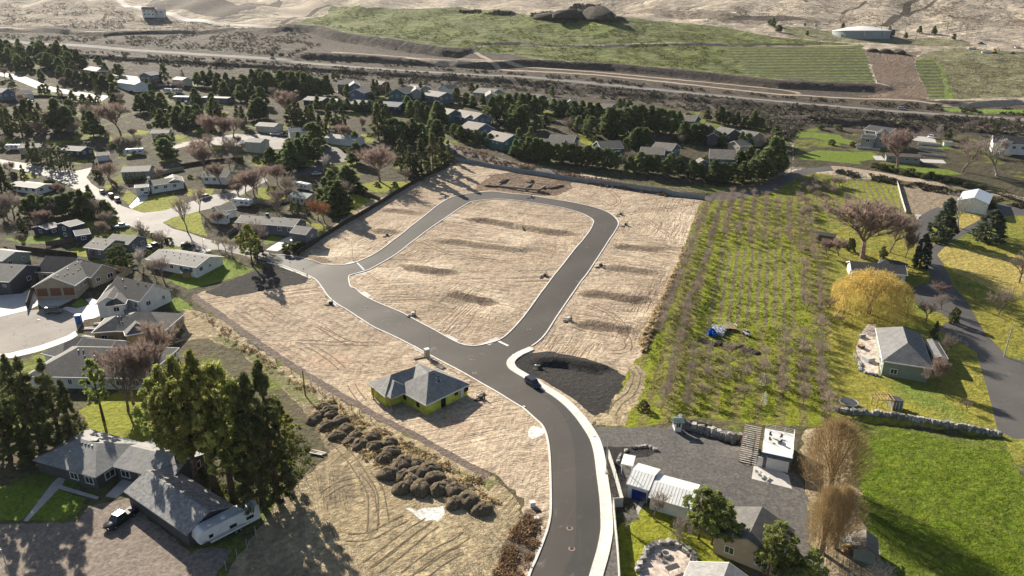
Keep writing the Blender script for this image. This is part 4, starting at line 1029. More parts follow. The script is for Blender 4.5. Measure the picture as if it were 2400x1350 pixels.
nh('bluegrey_house', 'blue-grey house with white patio cover beside the round juniper', [tr(1,0,860,872,1040,895,5.2,'gable',2.9,.4), tr(1,0,1020,838,1240,858,4.6,'gable',2.9,.4)], 'greyblue', 'taupe', vents=4)
nh('long_roof_house', 'house with long grey roof and white gable end on green lawn', [tr(1,0,1440,978,1893,1048,6.0,'gable',2.7,.3)], 'white', 'grey', vents=12)
nh('teal_shed', 'brown wooden shed with teal roof beside the long-roofed house', [tr(1,0,1625,1165,1725,1150,2.0,'gable',2.0,.3)], 'wood', 'teal', cat='shed', wins=False, trim=False)
nh('dark_edge_house', 'charcoal house with grey roof beside the shaded concrete drive', [tr(1,0,-160,1098,240,1120,7.4,'gable',3.0,.4)], 'charcoal', 'grey', vents=2)
nh('pale_edge_house', 'pale house with white gutter behind the dark board fence', [tr(1,0,-120,968,140,1000,5.0,'gable',2.9,.35)], 'sage', 'light')
nh('patio_house', 'low white house with tan roof behind the trimmed arborvitae', [tr(1,0,150,365,410,392,4.4,'gable',2.6,.2)], 'white', 'taupe')
nh('camper_side_house', 'small cream house with teal-grey roof below the white travel trailer', [tr(1,1,345,455,510,478,3.8,'gable',2.8,.35)], 'cream', 'teal')
nh('grey_garage', 'grey cabin with white garage door on the old street', [tr(1,0,860,105,985,96,3.4,'gable',2.6,.35)], 'grey', 'taupe', garage=(0, 0, 1, 5, GDOOR))
for i, (lab, w, wl, rf) in enumerate([
    ('dark-walled bungalow behind the tall clipped hedge', tr(1,0,600,42,785,52,4.2,'gable',2.7,.38), 'dark', 'grey'),
    ('low tan-roofed house beside the blue-tarped trailer', tr(0,0,185,1298,390,1292,4.4,'gable',2.7,.35), 'tan', 'taupe'),
    ('two-tone house with white balcony rail near the pink-barked trees', tr(0,0,2245,1245,2395,1252,4.2,'gable',4.6,.35), 'cream', 'grey'),
    ('small roof with white edge at the end of the shaded drive', tr(0,0,1375,1172,1535,1168,4.2,'gable',2.7,.35), 'cream', 'taupe'),
    ('grey gabled house on the bright street behind a round shrub', tr(0,0,120,820,280,812,4.4,'gable',2.8,.45), 'white', 'grey'),
    ('steep blue-grey house at the bend of the bright street', tr(0,0,-40,790,70,800,4.4,'gable',3.4,.55), 'blue', 'grey'),
    ('brown-roofed house among the pines below the highway', tr(0,0,815,598,915,612,4.6,'hip',3.2,.5), 'brown', 'taupe'),
    ('white house with teal roof at the pine row', tr(0,0,1090,716,1275,738,4.6,'gable',3.2,.4), 'white', 'teal'),
    ('pale blue house with two gables beside a tall conifer', tr(0,0,1300,655,1405,642,4.4,'gable',3.4,.5), 'greyblue', 'blue'),
    ('cream house with white gable end on the pale court', tr(0,0,1595,692,1690,700,4.2,'gable',3.0,.42), 'cream', 'taupe'),
    ('cream house with white porch in the pine shade', tr(0,1,30,1102,205,1112,4.2,'gable',2.9,.4), 'cream', 'taupe'),
    ('white and blue house beside the court with parked trucks', tr(0,1,285,1158,450,1150,4.2,'gable',3.2,.4), 'white', 'blue'),
    ('long pale-roofed house behind the blossoming tree', tr(0,1,660,1208,945,1228,4.4,'gable',2.7,.35), 'white', 'light'),
    ('house with pale flat gable between pines above the court', tr(0,1,650,884,765,894,3.8,'gable',2.8,.35), 'cream', 'light')]):
    house('neighborhood_house', lab, [w], wl, rf, sub=False)
# --- grey-roofed houses below the highway
GV = [('steel-blue house with white dormers at the village end', [tr(0,1,745,722,890,722,4.8,'gable',3.2,.45), tr(0,1,880,720,890,748,3,'gable',3.2,.6)], 'greyblue', 'grey'),
      ('blue house with wide front gable and white trim', [tr(0,1,900,806,1000,782,4.2,'gable',3.2,.5)], 'blue', 'grey'),
      ('brown-grey house half hidden by a pointed conifer', [tr(0,1,1080,728,1170,732,4.2,'gable',3.0,.45)], 'brown', 'grey'),
      ('teal green house with tall gable and white windows', [tr(0,1,1270,800,1400,775,4.8,'gable',3.6,.55)], 'teal', 'grey'),
      ('grey house with white gable peak behind the teal house', [tr(0,1,1400,762,1530,772,4.6,'gable',3.2,.45), tr(0,1,1440,775,1450,800,2.6,'gable',3.2,.6)], 'grey', 'grey'),
      ('slate house with pale garage front beside round pines', [tr(0,1,1565,815,1725,835,5.2,'gable',3.0,.42)], 'greyblue', 'grey'),
      ('white-gabled house next to the slope of sagebrush', [tr(0,1,1690,770,1800,762,4.2,'gable',3.2,.5)], 'white', 'grey'),
      ('grey house with twin white gables behind pine tops', [tr(0,1,2015,792,2190,804,5.0,'gable',3.2,.45), tr(0,1,2120,810,2125,840,3,'gable',3.2,.6)], 'sage', 'grey'),
      ('long blue-grey roof behind the lane pines', [tr(0,1,890,900,1040,908,4.6,'gable',2.9,.4)], 'greyblue', 'blue'),
      ('dark blue roof with white rakes between lane pines', [tr(0,1,1100,912,1330,924,4.8,'gable',2.9,.4)], 'navy', 'blue'),
      ('dark shaded house beside the wide bare maple', [tr(0,1,470,868,640,878,4.2,'gable',2.9,.4)], 'dark', 'dark'),
      ('teal house at the head of the stepped row', [tr(0,1,1665,968,1800,990,4.8,'gable',3.0,.5)], 'teal', 'taupe'),
      ('taupe-roofed house with dark garage fronts in the stepped row', [tr(0,1,1840,988,2050,1022,5.0,'gable',3.0,.5), tr(0,1,1950,1010,1935,1040,2.6,'gable',3.0,.6)], 'greyblue', 'taupe'),
      ('blue house with broad taupe roof above the lawn strip', [tr(0,1,1920,1092,2075,1116,5.2,'gable',3.0,.5)], 'blue', 'taupe'),
      ('house with low taupe dormer at the foot of the stepped row', [tr(0,1,2140,1178,2330,1218,5.2,'gable',3.0,.5), tr(0,1,2260,1200,2255,1225,2.6,'gable',3.0,.6)], 'teal', 'taupe'),
      ('grey roof above the ridge of dark pines', [tr(0,2,85,842,280,854,4.6,'gable',3.0,.42)], 'greyblue', 'grey'),
      ('taupe roof with white-edged dormer below the highway', [tr(0,2,400,884,595,884,4.6,'gable',3.0,.45), tr(0,2,520,880,530,905,2.6,'gable',3,.6)], 'cream', 'taupe'),
      ('taupe-grey roof beside the dry grass slope', [tr(0,2,755,930,920,938,4.8,'gable',3.0,.42)], 'teal', 'taupe'),
      ('grey roof peeking over tall pines', [tr(0,2,1050,950,1170,962,4.4,'gable',3.0,.42)], 'grey', 'grey'),
      ('light teal house with steep front gable at the slope foot', [tr(0,2,1560,1036,1685,1044,4.6,'gable',3.2,.5)], 'teal', 'taupe'),
      ('dark house with white round-window gable', [tr(0,2,1690,1112,1790,1124,4.6,'gable',3.2,.55)], 'dark', 'grey'),
      ('charcoal house with two white-trimmed gables', [tr(0,2,1885,1144,2015,1166,4.8,'gable',3.2,.55), tr(0,2,1810,1180,1820,1200,2.4,'gable',3,.6)], 'charcoal', 'grey'),
      ('beige gabled house at the end of the paved court', [tr(0,2,2085,1172,2235,1196,4.8,'gable',3.0,.5)], 'tan', 'grey'),
      ('low taupe roof in front of the beige gabled house', [tr(0,2,2005,1272,2120,1264,4.0,'gable',2.8,.45)], 'tan', 'taupe'),
      ('wide taupe-roofed house above the bright grass triangle', [tr(0,2,350,1212,585,1222,5.6,'gable',3.0,.45)], 'greyblue', 'taupe'),
      ('pale-roofed neighbour below the wide taupe roof', [tr(0,2,285,1252,480,1262,5.0,'gable',2.9,.42)], 'grey', 'grey'),
      ('taupe roof with teal gable end behind lane pines', [tr(0,2,765,1275,975,1268,5.4,'gable',3.0,.45)], 'teal', 'taupe'),
      ('long taupe roof with white gable over the lane pines', [tr(1,2,1300,8,1490,25,5.2,'gable',3.0,.45), tr(1,2,1165,52,1390,62,5.0,'gable',2.9,.4)], 'greyblue', 'taupe'),
      ('broad taupe-roofed house with small white gable near the lane bend', [tr(1,2,1785,72,2030,82,6.4,'gable',3.0,.42), tr(1,2,1700,152,1735,170,2.6,'gable',3,.6)], 'greyblue', 'taupe')]
for lab, ws, wl, rf in GV:
    ws = [w[:5] + (w[5] * 1.28, w[6], w[7] - .4, w[8] * .95) for w in ws]
    house('village_house', lab, ws, wl, rf, sub=False)
house('storage_building', 'long flat-roofed storage building with carport bays among the pines', [tr(0,0,1590,862,1830,868,4.0,'gable',3.0,.15), tr(0,0,1850,868,2090,876,4.0,'gable',3.0,.15)], 'greyblue', 'light', cat='building', trim=False)
# ------------------------------------------------------------------ trees
NR = np.random.default_rng(21)
def tri_cloud(name, centers, dirs, length, width, m):
    """one thin triangle per centre, pointing along dirs"""
    n = len(centers)
    d = dirs / (np.linalg.norm(dirs, axis=1, keepdims=True) + 1e-9)
    r = NR.normal(size=(n, 3)); s = np.cross(d, r); s /= (np.linalg.norm(s, axis=1, keepdims=True) + 1e-9)
    length = np.broadcast_to(length, n)[:, None]; width = np.broadcast_to(width, n)[:, None]
    v = np.empty((n * 3, 3))
    v[0::3] = centers - d * length * .5 + s * width * .5
    v[1::3] = centers - d * length * .5 - s * width * .5
    v[2::3] = centers + d * length * .5
    me = bpy.data.meshes.new(name)
    me.vertices.add(n * 3); me.vertices.foreach_set('co', v.ravel())
    me.loops.add(n * 3); me.loops.foreach_set('vertex_index', np.arange(n * 3))
    me.polygons.add(n); me.polygons.foreach_set('loop_start', np.arange(n) * 3)
    try: me.polygons.foreach_set('loop_total', np.full(n, 3))
    except Exception: pass
    me.update(calc_edges=True); me.validate()
    me.materials.append(m)
    return me
PINE = mat('pine_needles', (.175, .215, .085), .7, 0, .35, .9, .25, 0, .45, None, .28)
PINE_N = mat('near_pine_needles', (.30, .33, .10), .65, 0, .4, .9, .25, 0, .45, None, .25)
SPRUCE = mat('spruce_needles', (.155, .17, .07), .7, 0, .3, .9, .25, 0, .4, None, .25)
DSPR = mat('blue_spruce_needles', (.085, .11, .07), .7, 0, .3, .9, .25, 0, .3, None, .15)
ARBOR = mat('arborvitae_leaves', (.10, .13, .055), .75, 0, .3, 1.2, .2, 0, .35, None, .2)
SHRUB = mat('shrub_leaves', (.14, .165, .06), .75, 0, .35, 1.2, .2, 0, .4, None, .3)
BARK = mat('pine_bark', (.13, .085, .06), .9, 0, .3, 2, .1)
GBARK = mat('grey_bark', (.27, .225, .195), .9, 0, .25, 2, .1, 0, .4, None, .2)
RBARK = mat('reddish_twigs', (.33, .25, .215), .9, 0, .25, 2, .1, 0, .4, None, .2)
HBARK = mat('pale_birch_bark', (.46, .42, .38), .85, 0, .2, 2, .15, 0, .35)
OBARK = mat('orchard_bark', (.37, .295, .26), .9, 0, .25, 2, .1, 0, .4, None, .18)
GOLD = mat('golden_willow_twigs', (.66, .50, .16), .7, 0, .25, .5, .2, 0, .3)
TANT = mat('tan_willow_twigs', (.40, .29, .15), .85, 0, .25, .6, .15, 0, .2)
ORNG = mat('orange_twigs', (.42, .2, .1), .85, 0, .25, .6, .15, 0, .15)
def conifer(kind, seed, fine):
    rs = np.random.default_rng(seed)
    H = 12.0
    if kind == 'P': R, t0, nc, prof = 3.6, (.32 if fine else .1), (92 if fine else 100), [lambda t: (np.clip(1 - t, 0, 1) ** .55) * (.62 + .5 * np.sin(np.clip(t, 0, 1) * 2.6)), lambda t: np.clip(1 - t, 0, 1) ** .8 * (.75 + .35 * np.sin(np.clip(t, 0, 1) * 3.0)), lambda t: np.clip(1 - t, 0, 1) ** .42 * (.5 + .5 * np.sin(np.clip(t, 0, 1) * 2.9))][seed % 3]
    elif kind == 'S': R, t0, nc, prof = 2.6, .06, (170 if fine else 80), lambda t: np.clip(1 - t, 0, 1) ** .85 * 1.05
    elif kind == 'D': R, t0, nc, prof = 3.4, .01, (300 if fine else 160), lambda t: np.clip(1 - t, 0, 1) ** .62 * (.8 + .3 * np.clip(t * 4, 0, 1))
    elif kind == 'A': R, t0, nc, prof = 1.7, .02, 60, lambda t: np.clip(1 - t, 0, 1) ** .3 * (.75 + .3 * np.clip(t * 3, 0, 1))
    else: R, t0, nc, prof = 6.0, .02, (110 if fine else 60), lambda t: np.sqrt(np.clip(1 - (t * 1.0) ** 2, 0, 1))
    t = rs.beta(1.15, 1.35, nc); a = rs.uniform(0, 2 * np.pi, nc)
    lump = 1 + .22 * np.sin(a * 3 + seed) + .16 * np.sin(a * 2 + t * 9 + seed * 2)
    r = R * prof(t) * lump * rs.uniform(.45, 1.0, nc) ** .6
    z = H * (t0 + (1 - t0) * t)
    cc = np.stack([r * np.cos(a), r * np.sin(a), z], 1)
    per = {'P': 60, 'S': 60, 'A': 60, 'J': 70, 'D': 55}[kind] if fine else 34
    k = np.repeat(np.arange(nc), per)
    cr = R * (rs.uniform(.10, .19, nc) if fine else rs.uniform(.15, .28, nc))
    off = rs.normal(size=(len(k), 3)); off /= np.linalg.norm(off, axis=1, keepdims=True)
    off *= (rs.uniform(0, 1, len(k)) ** .45)[:, None] * cr[k][:, None]
    off[:, 2] *= .62
    pos = cc[k] + off
    out = np.stack([pos[:, 0], pos[:, 1], np.full(len(k), .8 if kind in 'PJA' else -.3) + 0 * pos[:, 2]], 1)
    out[:, :2] /= (np.linalg.norm(out[:, :2], axis=1, keepdims=True) + 1e-6)
    d = out + rs.normal(size=out.shape) * .9
    L = (.42 if fine else .75) * (R / 3.0) * rs.uniform(.7, 1.3, len(k)); W = L * (.42 if fine else .62)
    pos = np.concatenate([pos]); 
    mt = {'P': PINE_N if fine else PINE, 'S': SPRUCE, 'D': DSPR, 'A': ARBOR, 'J': SHRUB}[kind]
    crown = tri_cloud('crown', pos, d, L, W, mt)
    tb = MB(); zz = 0; pts = []
    top = H * .93
    lean = rs.normal(size=2) * .12
    n = 6
    for i in range(n):
        z1, z2 = -.6 + (top + .6) * i / n, -.6 + (top + .6) * (i + 1) / n
        tb.tube((lean[0] * z1 / H, lean[1] * z1 / H, z1), (lean[0] * z2 / H, lean[1] * z2 / H, z2), .26 * (1 - i / n) + .03, .26 * (1 - (i + 1) / n) + .03, 6, False)
    if fine and kind in 'PS':
        for i in range(0, nc, 3):
            c = cc[i]; tb.tube((0, 0, max(.5, c[2] - .5)), tuple(c), .06, .015, 3, False)
    trunk = tb.mesh('trunk'); trunk.materials.append(BARK)
    return crown, trunk, H, R
def bare(kind, seed, H=8.0, spread=1.0, twigs=900, upright=.5, mt=GBARK, twm=None, tw=.035, tl=.9):
    rs = random.Random(seed)
    tr_, ends = MB(), []
    limbs = MB()
    def grow(p, d, L, r, lev):
        nseg = 3 if lev < 2 else 2
        q = p
        for s in range(nseg):
            d2 = (d + Vector((rs.gauss(0, .18), rs.gauss(0, .18), rs.gauss(.05, .1)))).normalized()
            e = q + d2 * (L / nseg)
            r2 = r * (1 - .28 / nseg * (s + 1))
            (tr_ if lev == 0 else limbs).tube(q, e, r * (1 - .22 * s / nseg), r2, 6 if lev == 0 else (4 if lev == 1 else 3), False)
            q = e; d = d2
            if lev >= 1: ends.append((q.copy(), d.copy()))
            if 0 < lev < 3 and s < nseg - 1 + (lev == 1):
                side = Vector((rs.gauss(0, 1), rs.gauss(0, 1), rs.uniform(-.1, .7))).normalized()
                grow(q, (d * .75 + side * .8 * spread).normalized(), L * rs.uniform(.5, .7), r2 * .6, lev + 1)
        if lev < 3:
            n = rs.choice((4, 5, 5)) if lev == 0 else rs.choice((2, 3))
            a0 = rs.uniform(0, 6.28)
            for k in range(n):
                a = a0 + 6.283 * k / n + rs.uniform(-.3, .3)
                sp = spread * rs.uniform(.5, 1.0)
                dd = (d * upright + Vector((math.cos(a) * sp, math.sin(a) * sp, rs.uniform(.25, .75)))).normalized()
                grow(q, dd, L * rs.uniform(.75, 1.0) * (1.15 if lev == 0 else .78), r2 * .62, lev + 1)
    hs = H * .24
    grow(Vector((0, 0, -.3)), Vector((0, 0, 1)), hs + .3, H * .022 + .03, 0)
    lo = limbs.mesh('limbs'); lo.materials.append(mt)
    tm = tr_.mesh('trunk'); tm.materials.append(mt)
    # scale so that the tallest point sits at H
    zmax = max(v[2] for v in limbs.v); rmax = np.percentile([math.hypot(v[0], v[1]) for v in limbs.v], 97)
    ids = [rs.randrange(len(ends)) for _ in range(twigs)]
    c = np.array([tuple(ends[i][0]) for i in ids]); d = np.array([tuple(ends[i][1]) for i in ids])
    g = np.random.default_rng(seed)
    dd = d + g.normal(size=d.shape) * .55; dd[:, 2] += .25
    dn = dd / np.linalg.norm(dd, axis=1, keepdims=True)
    L = tl * g.uniform(.5, 1.3, len(c)) * H / 8
    me = tri_cloud('twigs', c + dn * L[:, None] * .45, dn, L, tw * H / 8, twm or mt)
    return lo, tm, me, zmax + .3, max(rmax, .5)
def willow(seed, H=9.0, R=7.5):
    g = np.random.default_rng(seed); rs = random.Random(seed)
    tr_ = MB(); tr_.tube((0, 0, -.4), (0, 0, 2.2), .5, .4, 8); limbs = MB()
    n = 9000
    a = g.uniform(0, 6.283, n); r = R * np.sqrt(g.uniform(.02, 1, n)); lump = 1 + .16 * np.sin(a * 5) + .1 * np.sin(a * 9 + 1)
    r *= lump
    top = H * (1 - .42 * (r / R) ** 2.2) + g.normal(size=n) * .35
    z = top - g.uniform(0, 1, n) ** 1.4 * (H * .62) * np.clip(.35 + (r / R), 0, 1)
    c = np.stack([r * np.cos(a), r * np.sin(a), np.maximum(z, .6)], 1)
    d = np.stack([np.cos(a) * .35, np.sin(a) * .35, -1.0 * np.ones(n)], 1) + g.normal(size=(n, 3)) * .22
    up = z > top - .5
    d[up] = np.stack([np.cos(a[up]), np.sin(a[up]), .2 * np.ones(up.sum())], 1) + g.normal(size=(up.sum(), 3)) * .4
    tw = tri_cloud('crown', c, d, g.uniform(.7, 1.5, n), .09, GOLD)
    for k in range(9):
        aa = k * .7 + rs.uniform(-.2, .2); rr = R * rs.uniform(.45, .8)
        limbs.tube((0, 0, 2.1), (rr * .4 * math.cos(aa), rr * .4 * math.sin(aa), H * .62), .22, .15, 5, False)
        limbs.tube((rr * .4 * math.cos(aa), rr * .4 * math.sin(aa), H * .62), (rr * math.cos(aa), rr * math.sin(aa), H * .74), .15, .06, 4, False)
    b = tr_.mesh('trunk'); b.materials.append(GBARK); l = limbs.mesh('limbs'); l.materials.append(GBARK)
    return tw, b, l
def brush(seed, H=9.0, R=5.0, m=TANT, n=7000):
    """dense upswept bare crown"""
    g = np.random.default_rng(seed)
    a = g.uniform(0, 6.283, n); u = g.uniform(0, 1, n) ** .5
    t = g.beta(1.6, 1.3, n)
    pr = np.sin(np.clip(.12 + t * .88, 0, 1) * np.pi) ** .55
    lump = 1 + .2 * np.sin(a * 4 + seed) + .12 * np.sin(a * 7 + t * 8)
    r = R * pr * u * lump
    c = np.stack([r * np.cos(a), r * np.sin(a), .8 + (H - .8) * t], 1)
    d = np.stack([np.cos(a) * u * .9, np.sin(a) * u * .9, .35 + t], 1) + g.normal(size=(n, 3)) * .35
    tw = tri_cloud('crown', c, d, g.uniform(.6, 1.5, n), .055, m)
    rs = random.Random(seed); tb = MB(); lb = MB()
    tb.tube((0, 0, -.3), (0, 0, 1.6), .32, .26, 7)
    for k in range(12):
        aa = k * .53 + rs.uniform(-.2, .2); rr = R * rs.uniform(.3, .75)
        p1 = (rr * .35 * math.cos(aa), rr * .35 * math.sin(aa), H * .42); p2 = (rr * math.cos(aa), rr * math.sin(aa), H * rs.uniform(.7, .9))
        lb.tube((0, 0, 1.4), p1, .14, .09, 5, False); lb.tube(p1, p2, .09, .02, 4, False)
    b = tb.mesh('trunk'); b.materials.append(GBARK); l = lb.mesh('limbs'); l.materials.append(m)
    return tw, b, l
LIB = {}
for k, seeds in (('P', (1, 2, 3, 4, 5, 7, 8)), ('S', (5, 6, 7)), ('D', (12, 13)), ('A', (8, 9)), ('J', (10, 11))):
    LIB[k] = [conifer(k, s, False) for s in seeds]
    LIB[k + 'f'] = [conifer(k, s + 30, True) for s in seeds[:3]]
for k, n, mt, tw_, tw2, up, sp in (('B', 4, GBARK, None, 1800, .65, .95), ('R', 4, RBARK, None, 6000, .6, 1.0), ('H', 3, HBARK, None, 700, .9, .7), ('O', 5, OBARK, None, 620, .35, 1.1)):
    LIB[k] = [bare(k, 40 + 7 * i + len(k) + ord(k), 8.0 if k != 'O' else 3.1, sp, tw2, up, mt, tw_, .05 if k != 'O' else .075, .95 if k != 'O' else 1.6) for i in range(n)]
LIB['X'] = [bare('X', 300 + i, 8.0, 1.0, 1900, .6, GBARK, ORNG, .06) for i in range(2)]
LIB['W'] = [willow(3)]
LIB['T'] = [brush(5), brush(6)]
NAMES = {'P': ('pine_tree', 'dark green pine'), 'S': ('conifer_tree', 'pointed dark conifer'), 'A': ('columnar_evergreen', 'narrow columnar evergreen'), 'J': ('evergreen_shrub', 'rounded evergreen shrub'), 'D': ('spruce_tree', 'dense dark spruce'),
         'B': ('bare_tree', 'bare grey-brown tree'), 'R': ('bare_tree', 'bare reddish-brown tree'), 'H': ('birch_tree', 'bare pale-barked tree'), 'O': ('orchard_tree', 'bare pruned fruit tree'),
         'X': ('maple_tree', 'bare orange-twigged tree'), 'W': ('willow_tree', 'golden weeping willow'), 'T': ('brush_tree', 'tan bare willow')}
def tree(kind, px, py, hpx, where, width=None, label=None, shear=True):
    fine = kind.endswith('f'); base = kind[0]
    X, Y = P(px, py)
    s = PPM(px, py); v = (py - 675) / F_PX
    h = hpx / (s * (CP - v * SP))
    lib = LIB[kind]; src = lib[RNG.randrange(len(lib))]
    z = zat(X, Y)
    name, adj = NAMES[base]
    root = empty(name, (X, Y, z), RNG.uniform(0, 6.28))
    tag(root, label or (adj + ' ' + where), 'shrub' if base == 'J' else 'tree', None if label else adj + 's ' + where)
    if base in 'PSAJD':
        crown, trunk, H, R = src
        k = h / H; kw = (width / s / 2 / R) if width else k * RNG.uniform(.9, 1.12) * ((1.38 if base == 'P' else 1.25) if not fine else (.62 if base == 'P' else .8))
        o = link('crown', crown, None, root); o.scale = (kw, kw, k)
        o = link('trunk', trunk, None, root); o.scale = (k, k, k)
    elif base in 'WT':
        tw, b, l = src
        k = h / 9.0; R = 7.5 if base == 'W' else 5.0; kw = (width / s / 2 / R) if width else k
        for nm, me in (('crown', tw), ('limbs', l)):
            o = link(nm, me, None, root); o.scale = (kw, kw, k)
        o = link('trunk', b, None, root); o.scale = (k, k, k)
    else:
        lo, tm, tw, H, R = src
        k = h / H; kw = (width / s / 2 / R) if width else k * RNG.uniform(.9, 1.1)
        for nm, me in (('trunk', tm), ('limbs', lo), ('crown', tw)):
            o = link(nm, me, None, root); o.scale = (kw, kw, k)
    return root
def trees(r, c, where, s, width=None):
    """'K x y h' entries in tile pixels"""
    for e in s.split(','):
        p = e.split()
        k = p[0]; x, y, h = (float(q) for q in p[1:4])
        (fx, fy), = T(r, c, [(x, y)])
        tree(k, fx, fy, h / 3.856, where, float(p[4]) / 3.856 if len(p) > 4 else None)
def fill(kind, poly, n, h0, h1, where, seed=1):
    rs = random.Random(seed); xs = [p[0] for p in poly]; ys = [p[1] for p in poly]
    done = 0; tries = 0; pts = []
    while done < n and tries < 4000:
        tries += 1
        x, y = rs.uniform(min(xs), max(xs)), rs.uniform(min(ys), max(ys))
        ins = False
        for (x1, y1), (x2, y2) in zip(poly, poly[1:] + poly[:1]):
            if (y1 > y) != (y2 > y) and x < (x2-x1)*(y-y1)/(y2-y1)+x1: ins = not ins
        if not ins or any(abs(x-a) < 9 and abs(y-b) < 4 for a, b in pts): continue
        pts.append((x, y)); done += 1
        tree(kind, x, y, rs.uniform(h0, h1), where)
W0 = 'in the hillside grove at the highway'
fill('P', [(0, 128), (60, 116), (145, 126), (197, 148), (203, 166), (145, 178), (120, 166), (0, 162)], 36, 28, 38, W0, 4)
W1 = 'among the old houses below the highway'
trees(0, 0, W1, 'P 560 720 130,P 640 740 120,P 710 760 130,P 780 770 125,P 860 780 130,P 940 790 120,P 1020 790 125,P 960 680 110,P 1060 690 110,P 1090 680 100,P 900 600 100,P 760 620 90,S 1490 740 210,S 1650 690 60,'
      'P 1790 780 130,P 1850 790 150,P 1920 790 160,P 1980 820 170,P 2060 830 170,P 2130 850 160,P 2210 830 160,P 2290 800 170,P 2360 790 170,P 2180 920 160,P 2280 930 180,P 2370 960 180,J 410 850 95 95,S 120 800 130,'
      'B 40 700 90,S 40 1180 280,S 110 1230 250,S 200 1220 260,S 330 1180 270,S 380 1130 200,P 250 1100 200,P 540 1180 280,P 620 1200 250,B 700 1230 150,P 850 1240 230,B 480 1180 200,R 1090 1200 270 320,B 760 1120 190,'
      'B 650 1180 150,P 1270 1020 170,P 1330 1000 160,S 1400 1090 150,P 1470 1000 170,P 1390 980 160,P 1040 960 120,P 760 960 110,P 830 960 110,B 1100 960 130,P 1620 1130 180,P 1720 1150 190,P 1790 1120 180,P 1560 1100 150,'
      'P 1930 1020 180,P 1770 930 130,R 1880 1270 230 230,R 2020 1280 220 220,R 1080 1345 110,B 1250 1330 120,P 1490 1345 140 200,S 2150 1120 170,S 2200 1150 190,P 2300 1090 180,P 2350 1080 200,B 2110 1240 180,B 1900 1350 150,J 0 1345 70 90')
W2 = 'in the belt of conifers above the court'
trees(0, 1, W2, 'P 60 820 170,P 110 830 190,P 150 840 150,P 230 830 190,P 290 820 180,P 340 840 190,P 400 820 180,P 450 850 200,P 500 860 190,P 560 870 170,P 640 870 190,P 700 720 70,P 740 710 70,S 660 870 190,S 1070 900 180,S 1100 880 150,'
      'S 1200 890 150,P 830 880 120,P 930 870 60,P 1310 770 70,R 320 1080 270 260,S 320 1160 260,S 400 1150 220,S 470 1140 180,S 500 1120 170,S 670 1160 220,S 780 1160 190,S 730 1150 150,P 30 1080 180,P 70 1070 160,P 0 1000 150,'
      'P 560 1000 130,P 700 990 110,P 760 1000 120,P 830 1010 120,P 900 1010 110,P 970 1010 110,P 1030 1010 110,P 1100 1030 130,P 1130 1040 140,P 1180 1060 120,P 1400 1060 150,P 1460 1070 160,P 1520 1060 140,P 1550 1080 130,'
      'P 1490 920 110,P 1810 930 140,P 1900 950 120,P 1960 970 110,P 2050 960 110,P 1640 920 90,P 1950 830 90,P 2000 820 60,S 1110 1270 330,S 1160 1250 260,P 1250 1290 230,P 1330 1280 190,P 1420 1290 220,P 1500 1290 170,'
      'P 1590 1310 230,P 1640 1340 250,P 1340 1345 120,P 1640 1130 210,P 1680 1140 200,P 2140 1120 240,P 2200 1080 230,P 2280 1060 220,P 2320 1150 200,P 2380 1180 220,P 2260 1000 160,R 960 1180 120,R 790 1270 150 160,'
      'P 900 1310 120,P 520 1330 230,P 570 1320 200,P 390 1345 150')
W3 = 'among the grey-roofed village houses'
trees(0, 2, W3, 'P 40 1000 160,P 90 1030 190,P 150 990 150,P 200 1050 190,P 270 1020 160,P 360 870 90,P 40 1180 200,P 110 1150 200,P 380 1020 130,P 430 1050 140,P 470 1030 130,P 560 1080 170,P 630 1060 150,P 700 1090 170,P 770 1080 150,'
      'P 600 1190 140,P 680 1170 130,P 300 1150 130,P 230 1180 130,P 540 1170 120,P 880 1240 270,P 950 1230 250,P 1040 1210 240,P 1090 1200 250,P 1160 1190 240,P 1250 1190 230,P 1330 1200 230,P 1430 1210 220,P 1500 1180 180,P 970 980 90,'
      'P 1060 1000 100,P 1010 960 70,P 1130 1330 180,P 1080 1340 150,P 1200 1320 160,P 1550 1290 190,P 1640 1280 170,P 1700 1290 180,P 1770 1300 160,P 1850 1310 130,P 1910 1320 120,P 1760 1090 100,P 1880 1120 160,P 1950 1130 120,'
      'P 2030 1140 130,P 2110 1150 110,P 2190 1160 110,P 2250 1170 110,P 2070 1345 150,P 2130 1340 140,P 2330 1345 120,P 2380 1345 150,P 60 1345 180,P 130 1345 140,P 170 1300 150')
W4 = 'in the row along the curving dirt lane'
trees(0, 1, W4, 'P 1790 1240 120,P 1850 1270 130,P 1920 1280 120,P 1990 1290 120,P 2060 1300 110,P 2120 1320 110,P 2180 1330 110')
trees(1, 2, W4, 'P 30 140 150,P 80 150 160,P 150 160 190,P 210 180 210,P 260 180 200,P 320 190 180,P 400 190 160,P 460 200 190,P 540 210 190,P 600 220 170,P 680 230 190,P 760 235 180,P 850 250 180,P 930 260 170,P 1060 280 150,P 1150 295 200,'
      'P 1230 300 180,P 1300 300 170,P 1420 330 220,P 1500 320 180,P 1620 350 180,P 1700 350 150,P 1820 375 210,P 1900 380 190,P 1980 380 180,P 2080 370 190,P 2160 370 200,P 2230 360 190,P 2280 340 280,P 2340 300 320,P 2391 280 300,P 2200 280 200,P 2130 240 190,P 2050 260 170')
W5 = 'in the gardens beside the tan building lots'
